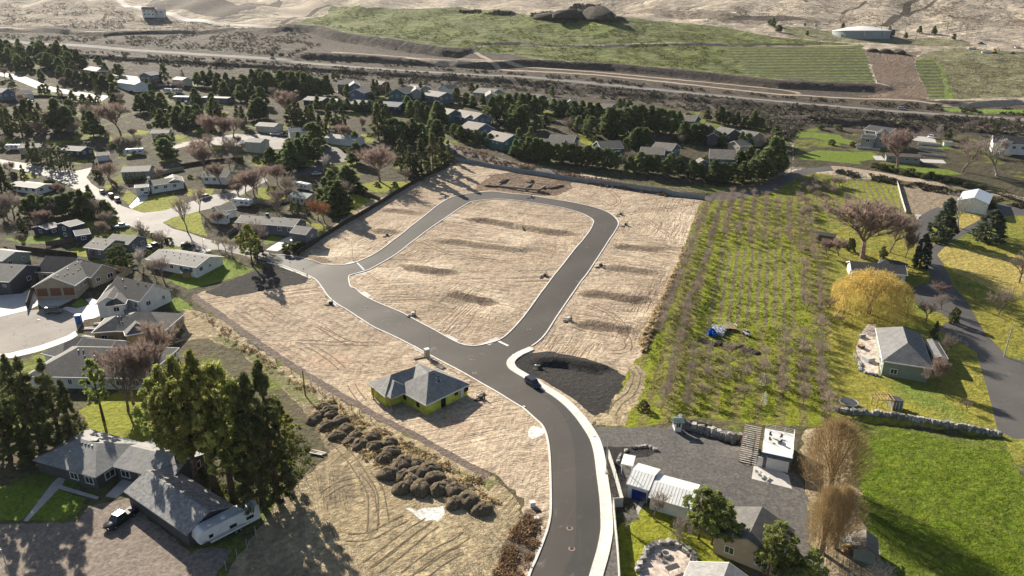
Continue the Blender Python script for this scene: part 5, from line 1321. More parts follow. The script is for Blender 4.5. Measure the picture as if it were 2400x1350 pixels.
trees(1, 1, W5, 'P 140 230 170,P 230 210 120,P 330 260 250,P 400 230 240,P 470 200 230,P 560 180 210,P 310 180 200,H 610 290 180 120,R 1120 370 310 310,P 910 200 180,P 870 210 150,P 700 640 280,P 760 660 300,P 640 590 250,P 820 450 230,P 870 460 210,'
      'P 680 420 160,X 560 720 200 180,X 620 740 180 160,S 1310 260 270,S 1400 330 280,S 1500 320 330,S 1600 270 330,S 1680 230 260,S 1740 180 180,S 1430 350 180,R 200 410 190,R 90 380 160,B 270 530 230,S 390 660 130,S 330 650 110,S 450 650 100,'
      'J 300 1000 80 150,J 400 980 70 120,J 520 900 50 110,J 600 850 40 80')
W6 = 'in the yards along the old street'
trees(1, 0, W6, 'S 290 210 210,S 340 200 180,A 440 230 230,A 490 250 240,A 540 260 240,A 590 265 240,A 640 260 220,S 20 470 330,S 60 480 250,P 1500 150 170 200,P 1440 60 100,P 250 690 160,P 320 680 190,P 400 690 200,P 480 690 190,P 560 680 180,'
      'P 620 660 190,P 680 640 180,P 760 690 240,P 830 690 220,B 900 720 200,P 960 720 180,P 1000 680 120,B 60 680 210 200,B 130 690 200 200,B 30 700 180 180,Jf 1090 1130 190 220,J 1150 950 70 120,A 850 890 110,A 900 890 115,A 950 880 110,'
      'A 1150 370 80 45,A 1190 370 85 45,A 1230 368 85 45,A 1270 362 85 45,A 1300 355 80 45,S 900 330 130,S 870 320 140,R 1000 380 180,B 1700 830 320 200,B 1800 650 260 160,R 1850 280 220,R 2000 400 200,B 2120 150 180,R 1840 220 250,'
      'R 2220 480 200,R 2300 500 230,R 2150 480 150,Pf 2280 1130 370 220,B 2040 1000 130,B 2100 1050 150,B 1980 990 120,S 2330 1060 250,H 1240 1170 190,H 1300 1150 150,B 1480 1260 190,B 1400 1230 150,J 1280 830 40 60,J 1330 850 40 60,'
      'J 1380 870 40 60,J 1430 885 40 60,J 1480 905 40 60,J 1530 920 50 70,R 850 1060 60,R 930 1070 50,R 450 1020 70,J 120 320 40 70,J 450 420 70 110,J 520 440 60 120,J 1690 960 50 70')
rsf = random.Random(77)
WF = 'scattered through the yards of the old neighbourhood'
def scatter(poly, spec, seed):
    rs = random.Random(seed); xs = [p[0] for p in poly]; ys = [p[1] for p in poly]
    for kind, n, h0, h1, wf in spec:
        done = 0; tries = 0
        while done < n and tries < 900:
            tries += 1
            x, y = rs.uniform(min(xs), max(xs)), rs.uniform(min(ys), max(ys)); ins = False
            for (x1, y1), (x2, y2) in zip(poly, poly[1:] + poly[:1]):
                if (y1 > y) != (y2 > y) and x < (x2-x1)*(y-y1)/(y2-y1)+x1: ins = not ins
            if not ins: continue
            X, Y = P(x, y)
            if any(h.get('category') in ('house', 'building', 'shed') and math.dist((X, Y), h.location[:2]) < 11 for h in HL): continue
            bad = False
            for nm, key, g, j in ZONES:
                if key in ('oldroad', 'culdesac', 'white_concrete', 'street', 'lane', 'highway', 'dirt', 'island_lots'):
                    gi = np.array(g)
                    if gi[:, 0].min() - 1 < X < gi[:, 0].max() + 1 and gi[:, 1].min() - 1 < Y < gi[:, 1].max() + 1:
                        q = False
                        for (x1, y1), (x2, y2) in zip(g, g[1:] + g[:1]):
                            if (y1 > Y) != (y2 > Y) and X < (x2-x1)*(Y-y1)/(y2-y1)+x1: q = not q
                        if q: bad = True; break
            if bad: continue
            s = PPM(x, y); h = s * rs.uniform(h0, h1); tree(kind, x, y, h, WF, h * wf if wf else None); done += 1
HL = [o for o in bpy.data.objects if o.get('category')]
HOOD = [(0, 170), (300, 190), (620, 215), (1000, 225), (1010, 300), (1040, 350), (950, 430), (820, 490), (700, 570), (640, 590), (540, 600), (400, 480), (250, 420), (100, 380), (0, 360)]
scatter(HOOD, [('R', 18, 5, 9, None), ('B', 26, 5, 10, None), ('J', 70, 1.2, 3, 1.5)], 5)
scatter([(0, 170), (300, 190), (620, 215), (1000, 225), (1010, 300), (900, 330), (600, 330), (300, 300), (0, 300)], [('P', 20, 7, 12, None), ('S', 14, 6, 12, None)], 8)
scatter([(0, 400), (200, 440), (300, 500), (420, 570), (440, 640), (300, 640), (100, 580), (0, 590)], [('J', 30, 1, 2.2, 1.4), ('R', 8, 3, 7, None), ('B', 8, 4, 8, None), ('S', 4, 5, 9, None)], 6)
scatter([(1000, 225), (1400, 245), (1700, 280), (1840, 320), (1820, 380), (1600, 400), (1400, 385), (1200, 350), (1050, 320)], [('J', 40, 1.5, 3, 1.4), ('P', 10, 8, 13, None), ('B', 8, 5, 9, None)], 7)
def near_trees(where, spec, label=None):
    for e in spec.split(','):
        p = e.split(); tree(p[0], float(p[1]), float(p[2]), float(p[3]), where, float(p[4]) if len(p) > 4 else None, label)
near_trees('beyond the far end of the long grey house', 'Sf 25 1075 190,Sf 75 1070 225,Sf 104 1075 222,Sf 150 1060 205,Sf 178 1045 150,Pf 8 1040 140,Pf 50 1030 160')
near_trees('', 'Pf 243 985 140 62', 'single round-topped pine on the sunlit lawn behind the long grey house')
near_trees('in the tall clump behind the dark workshop', 'Pf 385 1085 190,Pf 425 1125 250,Pf 465 1150 290,Pf 505 1165 312,Pf 548 1175 300,Pf 588 1180 265,Pf 405 1060 170,Pf 560 1120 230,Pf 490 1100 230')
near_trees('at the mound end of the tall clump', 'Sf 618 1188 290,Sf 650 1170 300')
near_trees('', 'Pf 668 1130 190', 'short green pine at the edge of the tall clump facing the soil mounds')
near_trees('', 'B 300 965 130 110', 'bare grey tree with forked trunk behind the cream house'); near_trees('', 'R 345 930 115 110', 'low bare reddish tree below the cream house porch')
near_trees('', 'R 378 885 125 75', 'slim bare reddish tree in front of the plywood wall'); near_trees('', 'R 312 945 130 100', 'wide bare reddish tree beside the single pine'); near_trees('', 'B 362 905 100 90', 'bare grey tree between the cream house and the plywood house')
tree('W', 2036, 735, 94, '', 170, 'golden weeping willow in front of the white-walled ranch house')
tree('T', 1945, 1150, 158, '', 150, 'broad tan bare willow beside the flat-roofed garage')
tree('T', 1925, 1295, 150, '', 95, 'leaning tan bare willow above the log stack')
tree('T', 1958, 1285, 140, '', 90, 'smaller tan bare willow next to the grey shed')
tree('R', 2020, 605, 132, '', 165, 'wide bare pinkish shade tree above the ranch house')
tree('Df', 2208, 561, 94, '', 58, 'tall dark spruce at the fork of the driveway')
tree('Df', 2317, 565, 72, '', 70, 'squat dark spruce on the dry lawn by the driveway loop')
tree('Df', 2155, 628, 78, '', 42, 'slender dark spruce beside the driveway bend')
tree('H', 2247, 535, 78, '', 88, 'spreading bare pale-barked tree in front of the metal barn')
tree('R', 2103, 392, 88, '', 84, 'rounded bare maple in front of the low guest house')
tree('B', 2255, 402, 80, '', 80, 'bare spreading tree on the hillside lawn by the terrace wall')
tree('H', 2335, 412, 85, '', 80, 'pale bare birch above the dirt lane')
W8 = 'on the acreage by the long asphalt lane'
for e in ('B 2388 662 72 70,B 2340 735 68 70,R 2085 592 100 90,B 2168 905 52 40,R 2197 908 72 46,B 2215 838 55 40,S 2187 800 46 22,J 2234 757 36 24,B 2170 752 46 50,B 2205 725 40 40,R 2122 605 60 40,J 2068 605 28 18,J 1992 590 34 20,R 1938 600 40 36,R 1965 600 44 50,'
          'H 2085 1405 75 90,B 2265 965 26 24,B 1945 720 20 40,B 1975 755 14 40,R 2205 690 30 50,J 2290 480 14 50,J 2310 484 14 40,J 2200 568 14 36').split(','):
    p = e.split(); tree(p[0], float(p[1]), float(p[2]), float(p[3]), W8, float(p[4]) if len(p) > 4 else None)
near_trees('at the end of the white metal building', 'Pf 1637 1263 118 95,Pf 1690 1292 112 100,Pf 1668 1275 118 80')
near_trees('below the tan-walled shop', 'Pf 1812 1350 122 95,Pf 1795 1370 110 80,Pf 1892 1395 105 70,Pf 1845 1385 100 80')
near_trees('', 'B 1532 1216 58 60', 'bare crooked tree on the lawn below the blue tarp'); near_trees('', 'B 1590 1277 68 60', 'bare crooked tree beside the boulder-ringed patio'); near_trees('', 'H 1467 1238 48 55', 'low pale bare tree at the corner of the pale fence')
near_trees('', 'Jf 1508 960 22 30', 'dark green bush at the end of the worn track')
W10 = 'on the hillside below the reservoir'
trees(0, 3, W10, 'J 650 1310 50 60,J 840 1320 45 50,J 550 1170 50 60,J 720 1180 50 60,P 120 240 80,P 170 290 70,P 185 290 60,P 410 240 35,P 510 245 25,P 430 320 45,P 745 335 35,P 750 265 60,P 1045 270 35,P 1175 285 50,P 1190 345 60,P 1320 350 60,P 1445 300 70,'
      'P 1575 310 80,P 1755 360 60,P 90 230 60,A 1965 1100 70,A 2000 1105 70,A 2040 1110 70,A 2090 1115 80,A 2130 1120 70,A 2170 1120 70,A 2205 1130 80,A 2240 1130 80,B 1960 1180 110,B 1890 1200 100,H 1620 1250 120,B 1780 1250 90,'
      'S 2130 1200 90,P 1700 1260 100,R 1840 1345 120,H 1800 330 170 60,H 1870 320 150 60,R 2330 1130 80,R 2060 1200 90,P 2360 1400 120,B 2200 1420 150,R 2000 1400 120')
# clipped hedge along the dirt lane
for k in range(16):
    t = k / 15
    tree('J', 2052 + 245 * t, 392 + 52 * t + 3 * math.sin(k * 2.1), 12 + 3 * math.sin(k * 1.7), 'in the hedge above the dirt lane', 24)
for k in range(9):
    tree('A', 2327 + 9 * k, 452 + 3.2 * k, 15, 'in the clipped hedge behind the metal barn', 13)
# ------------------------------------------------------------------ orchard
def orow(pts, gap, where, hpx=27):
    line = resample(smooth(pts, 4), 1.0); acc = gap
    for a, b in zip(line, line[1:]):
        acc += math.dist(a, b) * (720 / (a[1] + 60)) 
        if acc >= gap:
            acc = 0
            if RNG.random() < .06: continue
            s = PPM(*a)
            tree('O', a[0] + RNG.uniform(-1, 1), a[1], s * 3.7 * RNG.uniform(.85, 1.15), where, s * RNG.uniform(3.0, 3.8))
WL = 'in the paired rows at the lot edge'
orow(T(1,2,[(1800,560),(1740,660),(1690,780),(1640,920),(1560,1140),(1500,1320)]) + T(2,2,[(1420,240),(1360,410),(1330,500)]), 9.5, WL)
orow(T(1,2,[(1910,520),(1850,720),(1790,920),(1740,1120),(1680,1320)]) + T(2,2,[(1600,230),(1560,370),(1530,510),(1490,650),(1440,820),(1400,1010),(1350,1190)]), 10.5, WL)
WM = 'in the upper rows of the orchard'
for a, b in [((1719, 458), (1694, 560)), ((1741, 462), (1726, 563)), ((1768, 462), (1755, 578)), ((1794, 465), (1786, 580)), ((1819, 475), (1815, 581)), ((1846, 478), (1849, 581))]:
    orow([a, b], 12.5, WM)
WR = 'in the rows beside the grassy yard'
orow([(1871, 462), (1876, 615), (1884, 641), (1880, 690), (1890, 728)], 12.5, WR)
orow([(1891, 478), (1902, 552), (1910, 617), (1917, 656), (1918, 688), (1921, 752), (1925, 792), (1923, 843), (1920, 895), (1936, 947), (1946, 986)], 12.5, WR)
WD = 'in the lower rows of the orchard'
for pts in ([(1664, 833), (1658, 880), (1649, 947)], [(1708, 838), (1703, 921)], [(1750, 849), (1742, 947)], [(1794, 844), (1791, 934)], [(1625, 828), (1615, 921), (1605, 960)], [(1842, 786), (1832, 934)], [(1884, 800), (1884, 955)]):
    orow(pts, 16, WD)
WU = 'in the old block by the lane bend'
for k in range(28):
    tree('O', RNG.uniform(1875, 1985), RNG.uniform(425, 515), RNG.uniform(20, 27), WU, RNG.uniform(20, 28))
print('trees', sum(1 for o in bpy.data.objects if o.get('category') == 'tree'))
# ------------------------------------------------------------------ vehicles
TYRE = mat('tyre_rubber', (.02, .02, .02), .8); RIM = mat('wheel_rim', (.4, .4, .42), .35, .6)
HEADL = mat('headlight_lens', (.7, .7, .68), .2); TAILL = mat('tail_light_lens', (.3, .01, .01), .3)
def paint(k, c): return mat('car_paint_' + k, c, .28, .15, .04, 1, .5)
PAINT = {'white': paint('white', (.68, .68, .68)), 'black': paint('black', (.02, .02, .022)), 'navy': paint('navy', (.02, .03, .06)), 'silver': paint('silver', (.4, .41, .42)), 'grey': paint('grey', (.12, .125, .13)), 'red': paint('red', (.25, .02, .015))}
WHEEL = MB().tube((0, -.11, 0), (0, .11, 0), .34, .34, 14).mesh('tyre'); WHEEL.materials.append(TYRE)
HUB = MB().tube((0, -.12, 0), (0, .12, 0), .2, .2, 8).mesh('rim'); HUB.materials.append(RIM)
def loft(secs):
    """secs: list of rings (same count) -> verts, faces"""
    v = []; f = []
    n = len(secs[0])
    for r in secs: v += r
    for i in range(len(secs) - 1):
        for k in range(n):
            a = i*n + k; b = i*n + (k+1) % n
            f.append((a, b, b + n, a + n))
    f.append(tuple(range(n))[::-1]); f.append(tuple((len(secs)-1)*n + k for k in range(n)))
    return v, f
def car_meshes(kind):
    """+x is the front"""
    prof = {'suv': (4.7, 1.85, .95, 1.68, (-2.25, -1.95, .55, 1.25)), 'sedan': (4.6, 1.8, .88, 1.42, (-1.75, -1.05, .35, 1.2)), 'pickup': (5.6, 1.95, 1.02, 1.82, (-.75, -.55, .75, 1.5))}[kind]
    L, W, hb, ht, (c0, c1, c2, c3) = prof
    def ring(x, w, z0, z1, ins=.1):
        return [(x, -w/2, z0), (x, w/2, z0), (x, w/2, z1 - .18), (x, w/2 - ins, z1), (x, -w/2 + ins, z1), (x, -w/2, z1 - .18)]
    secs = [ring(-L/2, W*.86, .45, hb*.93), ring(-L/2 + .12, W*.97, .32, hb), ring(-L*.2, W, .28, hb), ring(c3 - .1, W, .28, hb), ring(L/2 - .7, W*.98, .3, hb*.93), ring(L/2 - .12, W*.92, .35, hb*.8), ring(L/2, W*.8, .45, hb*.7)]
    body = mesh('body', *loft(secs), True)
    def cab(ins):
        w0, w1 = W - .12 - ins, W - .42 - ins
        z0 = hb - .04
        return loft([[(c0, -w0/2, z0), (c0, w0/2, z0), (c0 + .02, w0/2 - .02, z0 + .02), (c0 + .02, -w0/2 + .02, z0 + .02)],
                     [(c1, -w0/2, z0), (c1, w0/2, z0), (c1, w1/2, ht), (c1, -w1/2, ht)],
                     [(c2, -w0/2, z0), (c2, w0/2, z0), (c2, w1/2, ht), (c2, -w1/2, ht)],
                     [(c3, -w0/2, z0), (c3, w0/2, z0), (c3 - .02, w0/2 - .02, z0 + .02), (c3 - .02, -w0/2 + .02, z0 + .02)]])
    glass = mesh('windows', *cab(0)); glass.materials.append(GLASS)
    w1 = W - .42
    roof = MB().box(((c1 + c2) / 2, 0, ht + .015), (c2 - c1 + .25, w1 + .02, .07), 0, (.94, .9))
    for x in (c1 + .02, (c1 + c2) / 2, c2 - .02):
        for s in (-1, 1):
            dx = -.28 if x < c1 + .1 else (.5 if x > c2 - .1 else 0)
            roof.tube((x + dx, s * (W - .12) / 2, hb), (x, s * w1 / 2, ht), .045, .045, 4)
    rf = roof.mesh('roof')
    return dict(L=L, W=W, hb=hb, body=body, glass=glass, roof=rf, wx=L * .31)
CARM = {k: car_meshes(k) for k in ('suv', 'sedan', 'pickup')}
CARCACHE = {}
def car(px, py, tx, ty, kind, colour, label, group=None):
    X, Y = P(px, py); A = P(tx, ty); ang = math.atan2(A[1]-Y, A[0]-X)
    r = empty('parked_car' if kind != 'pickup' else 'pickup_truck', (X, Y, zat(X, Y) + .01), ang)
    tag(r, label, 'car' if kind != 'pickup' else 'truck', group)
    m = CARM[kind]; key = (kind, colour)
    if key not in CARCACHE:
        b = m['body'].copy(); b.materials.clear(); b.materials.append(PAINT[colour])
        t = m['roof'].copy(); t.materials.clear(); t.materials.append(PAINT[colour]); CARCACHE[key] = (b, t)
    b, t = CARCACHE[key]
    link('body', b, None, r); link('windows', m['glass'], None, r); link('cab_roof', t, None, r)
    for sx in (-1, 1):
        for sy in (-1, 1):
            w = link('wheel', WHEEL, None, r, (sx * m['wx'], sy * (m['W'] / 2 - .1), .34)); link('rim', HUB, None, w)
    for sy in (-1, 1):
        MB().box((m['L']/2 - .09, sy * m['W'] * .32, m['hb'] * .66), (.12, .34, .16)).obj('headlight', HEADL, r)
        MB().box((-m['L']/2 + .04, sy * m['W'] * .36, m['hb'] * .75), (.1, .22, .24)).obj('tail_light', TAILL, r)
    if kind == 'pickup':
        MB().box((-1.75, 0, m['hb'] + .005), (1.7, 1.55, .03)).obj('truck_bed', VENT, r)
    return r
car(1249, 903, 1275, 920, 'suv', 'navy', 'dark blue SUV parked at the kerb of the new street')
car(128, 733, 165, 733, 'suv', 'grey', 'dark grey SUV parked in the cul-de-sac')
car(284, 1222, 262, 1238, 'pickup', 'black', 'black pickup with silver hood beside the dark workshop')
def tpx(r, c, x, y): return T(r, c, [(x, y)])[0]
OS = 'cars parked along the old street'
for r, c, x, y, dx, dy, k, col, lab in [
    (1,0,930,475,60,50,'sedan','navy','dark sedan parked alone on the pale old street'), (1,0,1012,512,70,60,'suv','black','black SUV parked behind another on the old street'), (1,0,1066,550,70,60,'suv','grey','charcoal SUV at the lawn edge of the old street'),
    (1,0,1866,520,80,-20,'suv','white','white SUV driving up the side street'), (1,0,1325,492,-10,40,'sedan','white','white car on the curved driveway of the white cottage'), (1,0,1100,785,90,-10,'pickup','white','white pickup in the drive behind the arborvitae'),
    (1,0,1010,800,80,0,'suv','black','dark SUV tucked beside the white pickup'), (1,0,1400,968,70,-30,'pickup','black','black pickup in the drive of the long-roofed house'), (1,0,1700,960,70,-10,'suv','black','black SUV by the white driveway apron'),
    (1,1,370,908,90,-15,'sedan','white','white sedan on the slate house driveway'), (1,1,550,308,80,-10,'sedan','white','white sedan at the kerb of the shaded court'),
    (0,0,1510,1142,60,10,'suv','white','white van under the pine near the reddish trees'), (0,0,270,920,60,0,'sedan','white','white car in front of the dark hedge by the bright street'), (0,0,490,932,60,5,'suv','white','white SUV beyond the dark hedge by the bright street'),
    (0,0,1600,912,60,10,'sedan','white','white car at the storage building'), (0,0,1690,938,50,10,'suv','silver','silver car below the storage building'),
    (0,1,175,1222,60,-5,'pickup','white','white pickup in the pale court'), (0,1,235,1232,60,0,'pickup','grey','grey pickup with canopy in the pale court'), (0,1,150,530,90,10,'pickup','white','white truck on the highway'),
    (0,3,1562,1248,40,10,'suv','white','white car at the top of the hillside drive'), (0,3,1285,990,60,6,'suv','white','small white vehicle on the highway verge'), (0,1,1832,1092,60,20,'suv','black','dark car in the drive of the stepped village row'),
    (0,1,765,842,50,5,'sedan','white','white car beside the steel-blue village house'), (1,0,2240,590,30,30,'suv','white','white car behind the parked motorhome')]:
    a = tpx(r, c, x, y); b = tpx(r, c, x + dx, y + dy); car(a[0], a[1], b[0], b[1], k, col, lab)
RVW = mat('trailer_white', (.66, .67, .68), .4, 0, .05, 1); RVG = mat('trailer_roof_grey', (.42, .43, .45), .6, 0, .12, 1); STRIPE = mat('trailer_stripe', (.08, .085, .1), .4)
def trailer(px1, px2, h, L, label, fifth=False, w=2.5, stripes=True):
    """px1 rear, px2 front on the ground"""
    A = P(*px1); B = P(*px2); ang = math.atan2(B[1]-A[1], B[0]-A[0]); X, Y = (A[0]+B[0])/2, (A[1]+B[1])/2
    r = empty('travel_trailer', (X, Y, zat(X, Y)), ang); tag(r, label, 'trailer')
    side = [(-L/2, .75), (L/2 - (1.9 if fifth else .5), .75)] + ([(L/2 - 1.8, 1.35), (L/2 - .35, 1.4), (L/2, 1.9), (L/2 - .25, h - .35)] if fifth else [(L/2 - .1, 1.2), (L/2 - .05, h - .6)]) + [(L/2 - .9, h), (-L/2 + .2, h), (-L/2, h - .25)]
    n = len(side)
    v = [(x, -w/2, z) for x, z in side] + [(x, w/2, z) for x, z in side]
    f = [tuple(range(n)), tuple(range(n, 2*n))[::-1]] + [(k, k + n, (k+1) % n + n, (k+1) % n) for k in range(n)]
    link('body', mesh('body', v, f), RVW, r)
    MB().box((-.3, 0, h + .02), (L - 1.9, w - .2, .05)).obj('roof', RVG, r)
    for x in (-L*.25, L*.05): MB().box((x, .2, h + .13), (.7, .7, .2), 0, (.8, .8)).obj('roof_vent', RVW, r)
    for s in (-1, 1):
        for x, ww, zz in ((-L*.33, 1.3, 1.9), (-L*.05, 1.2, 1.9), (L*.3, .7, 2.1)):
            MB().box((x, s * (w/2 + .01), zz), (ww, .05, .6)).obj('window', GLASS, r)
        if stripes:
            st = MB()
            for q, zz in enumerate((1.15, 1.3, 1.5)):
                st.box((L*.03 + q*.4, s * (w/2 + .012), zz), (L*.72 - q*.8, .02, .07))
                st.poly([(L*.39 - q*.1, s * (w/2 + .014), zz - .03), (L*.46, s * (w/2 + .014), zz + .55), (L*.47, s * (w/2 + .014), zz + .6), (L*.38 - q*.1, s * (w/2 + .014), zz + .04)])
            st.obj('stripe', STRIPE, r)
        for x in (-L*.08, -L*.08 - .85):
            o = link('wheel', WHEEL, None, r, (x, s * (w/2 - .15), .36)); link('rim', HUB, None, o)
    MB().tube((L/2 - .6, 0, .7), (L/2 + (.4 if not fifth else -.6), 0, .55 if not fifth else .05), .07, .07, 6).obj('hitch', STRIPE, r)
    return r
trailer((586, 1222), (482, 1278), 3.5, 10.4, 'white fifth-wheel travel trailer parked beside the dark workshop', True)
trailer((735, 452), (688, 437), 3.1, 9.5, 'white travel trailer parked above the small cream house', False)
trailer((592, 487), (548, 482), 3.2, 8.5, 'white motorhome beside the grey-roofed corner ranch', False, 2.5, False)
trailer((336, 362), (296, 365), 3.2, 9.0, 'long striped motorhome beside the grey garage', False)
trailer((402, 218), (386, 217), 3.0, 6.5, 'white camper at the storage building gate', False, 2.5, False)
trailer((425, 219), (408, 218), 3.0, 7.0, 'second white camper at the storage building', True, 2.5, False)
trailer((44, 352), (20, 352), 2.9, 7.5, 'white trailer with blue cover by the tan-roofed house', False, 2.5, False)

# ------------------------------------------------------------------ fences
def fence(px, height, seg, m, label, name='fence', panel='panel', posts=True, thick=.06, cat='fence', postm=None, gap=.0, wall=False):
    g = resample(G(px), .5)
    x0, y0 = g[0]; z0 = zat(x0, y0)
    r = empty(name, (x0, y0, z0)); tag(r, label, cat)
    d = [0.0]
    for a, b in zip(g, g[1:]): d.append(d[-1] + math.dist(a, b))
    tot = d[-1]; n = max(1, int(round(tot / seg)))
    def at(t):
        i = min(len(g) - 2, int(np.searchsorted(d, t, 'right')) - 1); i = max(0, i)
        f = (t - d[i]) / max(1e-6, d[i+1] - d[i]); return (g[i][0] + (g[i+1][0]-g[i][0])*f, g[i][1] + (g[i+1][1]-g[i][1])*f)
    pm = None
    ptm = MB().box((0, 0, height / 2 - .1), (.13, .13, height + .35)).mesh('post'); ptm.materials.append(postm or m)
    for k in range(n + 1):
        p = at(tot * k / n); z = zat(*p)
        if posts: link('post', ptm, None, r, (p[0]-x0, p[1]-y0, z - z0))
        if k < n:
            q = at(tot * (k + 1) / n); zq = zat(*q)
            L = math.dist(p, q); ang = math.atan2(q[1]-p[1], q[0]-p[0])
            v = []; nx, ny = -math.sin(ang) * thick / 2, math.cos(ang) * thick / 2
            cx, cy = p[0]-x0, p[1]-y0; ex, ey = q[0]-x0, q[1]-y0
            za, zb = z - z0, zq - z0
            e = .03
            for (ax, ay, az) in ((cx + (ex-cx)*e/L, cy + (ey-cy)*e/L, za), (ex - (ex-cx)*e/L, ey - (ey-cy)*e/L, zb)):
                for s in (-1, 1):
                    v += [(ax + s*nx, ay + s*ny, az + gap - (.4 if wall else 0)), (ax + s*nx, ay + s*ny, az + height)]
            f = [(0, 1, 5, 4), (2, 6, 7, 3), (1, 3, 7, 5), (0, 4, 6, 2), (0, 2, 3, 1), (4, 5, 7, 6)]
            link(panel, mesh(panel, v, f), m, r)
    return r
VINYL = mat('grey_vinyl', (.24, .262, .28), .6, 0, .08, .6); VPOST = mat('grey_vinyl_post', (.16, .175, .19), .6)
DARKW = mat('dark_board', (.045, .035, .03), .85, 0, .3, 2); BROWNW = mat('brown_board', (.15, .105, .075), .85, 0, .3, 2); REDW = mat('red_cedar_board', (.27, .12, .07), .85, 0, .25, 2); TANW = mat('tan_board', (.38, .30, .19), .85, 0, .2, 2)
GREYW = mat('weathered_board', (.24, .215, .19), .9, 0, .25, 2); BLOCK = mat('pale_block', (.5, .485, .45), .85, 0, .12, 1.5)
fence([(1067, 378), (1110, 384), (1220, 403), (1400, 430), (1560, 453), (1651, 467)], 1.9, 2.9, VINYL, 'grey vinyl panel fence between the dirt lane and the tan lots', postm=VPOST, thick=.09)
fence([(1062, 380), (1000, 413), (950, 442), (885, 483), (820, 520), (766, 553), (735, 574), (697, 598)], 1.7, 3.0, DARKW, 'black board fence between the old gardens and the tan lots')
fence([(1426, 1074), (1436, 1104), (1448, 1146), (1459, 1186)], 1.9, 2.5, BLOCK, 'pale panel fence beside the white metal building', thick=.12, wall=True)
fence([(1459, 1187), (1436, 1188)], 1.9, 2.5, BLOCK, 'short pale panel return wall at the sidewalk', thick=.12, wall=True)
fence([(1437, 1190), (1441, 1240), (1447, 1300), (1453, 1400)], 1.9, 2.5, BLOCK, 'pale panel fence between the sidewalk gravel and the back lawn', thick=.12, wall=True)
fence(T(1,0,[(420,955),(620,925),(830,885)]), 1.8, 2.4, BROWNW, 'brown board fence behind the navy house')
fence(T(1,0,[(1370,340),(1500,300),(1660,265)]), 1.7, 2.4, GREYW, 'grey board fence behind the white cottage')
fence(T(1,0,[(975,345),(1020,380),(1065,415)]), 1.6, 2.4, REDW, 'red cedar fence beside the grey block house')
fence(T(1,0,[(2060,870),(2140,810),(2225,760)]), 1.6, 2.4, GREYW, 'grey fence leading up to the slate house')
fence(T(1,0,[(1640,1130 - 890),(1900,200),(2200,175)]), 1.7, 2.4, DARKW, 'dark board fence behind the bungalow and the birches')
fence([(255, 631), (280, 636), (307, 641)], 1.9, 2.4, TANW, 'tan board fence behind the tan stucco house')
fence([(307, 641), (290, 650), (268, 660)], 1.9, 2.4, TANW, 'tan board fence beside the white farmhouse')
fence(T(1,0,[(150,985),(400,1020),(700,1055)]), 1.8, 2.4, DARKW, 'dark fence behind the tan stucco house yard')
fence(T(1,1,[(870,445),(1000,490),(1125,545)]), 1.6, 2.6, BROWNW, 'brown fence between the two tree-shadowed lawns')
fence(T(1,1,[(300,545),(150,590),(0,560)]), 1.5, 2.6, GREYW, 'low grey fence at the yellow lawn')
fence(T(2,0,[(250,250),(290,130),(320,30)]), 2.2, 1.6, mat('dark_block', (.06, .055, .052), .9), 'dark block wall between two concrete drives', wall=True, thick=.3, posts=False, panel='wall_block')
fence(T(1,3,[(1243,385),(1280,520),(1320,655)]), 1.2, 2.6, BLOCK, 'white paddock fence at the end of the vine strips', thick=.08)
fence(T(0,0,[(1180,840),(1300,830),(1500,790),(1640,790),(1830,810),(1920,830)]), 1.6, 5.0, DARKW, 'dark fence around the storage building yard')
fence(T(0,0,[(250,885),(420,880),(610,890)]), 1.7, 5.0, mat('dark_green_hedge', (.03, .04, .02), .95, 0, .3, 1), 'dark clipped hedge along the bright street', name='hedge', cat='hedge', thick=1.0, posts=False)
for i, (a, b, lab) in enumerate([((870, 45), (1100, 55), 'upper grey terrace wall under the craftsman house'), ((875, 70), (1090, 85), 'lower grey terrace wall under the craftsman house'), ((1430, 35), (1650, 50), 'upper pale terrace wall beside the bare maple'),
                             ((1430, 70), (1660, 95), 'middle pale terrace wall beside the bare maple'), ((1430, 125), (1680, 150), 'lower pale terrace wall beside the bare maple')]):
    fence(T(1, 3, [a, b]), 1.1, 4.0, BLOCK, lab, name='terrace_wall', panel='wall_block', posts=False, thick=.35, cat='wall', wall=True)
# wire fence posts
POST = mat('weathered_post', (.09, .075, .06), .9); STEEL = mat('pale_steel_post', (.42, .43, .43), .5)
pm_ = MB().tube((0, 0, -.3), (0, 0, 1.35), .08, .07, 6).mesh('fence_post'); pm_.materials.append(POST)
ps_ = MB().tube((0, 0, -.3), (0, 0, 1.9), .05, .05, 6).mesh('fence_post'); ps_.materials.append(STEEL)
for k, (r, c, x, y, me) in enumerate([(2,1,25,630,pm_),(2,1,190,745,pm_),(2,1,320,825,pm_),(2,1,500,945,pm_),(2,1,565,985,pm_),(2,1,700,1075,pm_),(2,1,865,1165,pm_),(2,1,940,1205,pm_),(2,1,1040,1260,pm_),(3,1,1915,500,pm_),(3,1,1840,430,pm_),
                                      (3,1,460,500,ps_),(3,1,390,575,ps_),(3,1,318,660,ps_),(3,1,160,825,ps_),(3,1,85,905,ps_),(3,1,0,985,ps_),(3,0,2320,1010,ps_),(3,0,2235,1100,ps_),(3,0,2145,1190,ps_),(3,0,2045,1300,ps_)]):
    a = tpx(r, c, x, y); X, Y = P(*a)
    o = link('fence_post', me, None, None, (X, Y, zat(X, Y)), 0)
    dark = me is pm_
    tag(o, 'dark wooden wire-fence post along the brown gravel strip' if dark else 'pale fence post in the pine shadow behind the trailer', 'post', 'dark posts along the gravel strip' if dark else 'pale posts in the pine shadow')
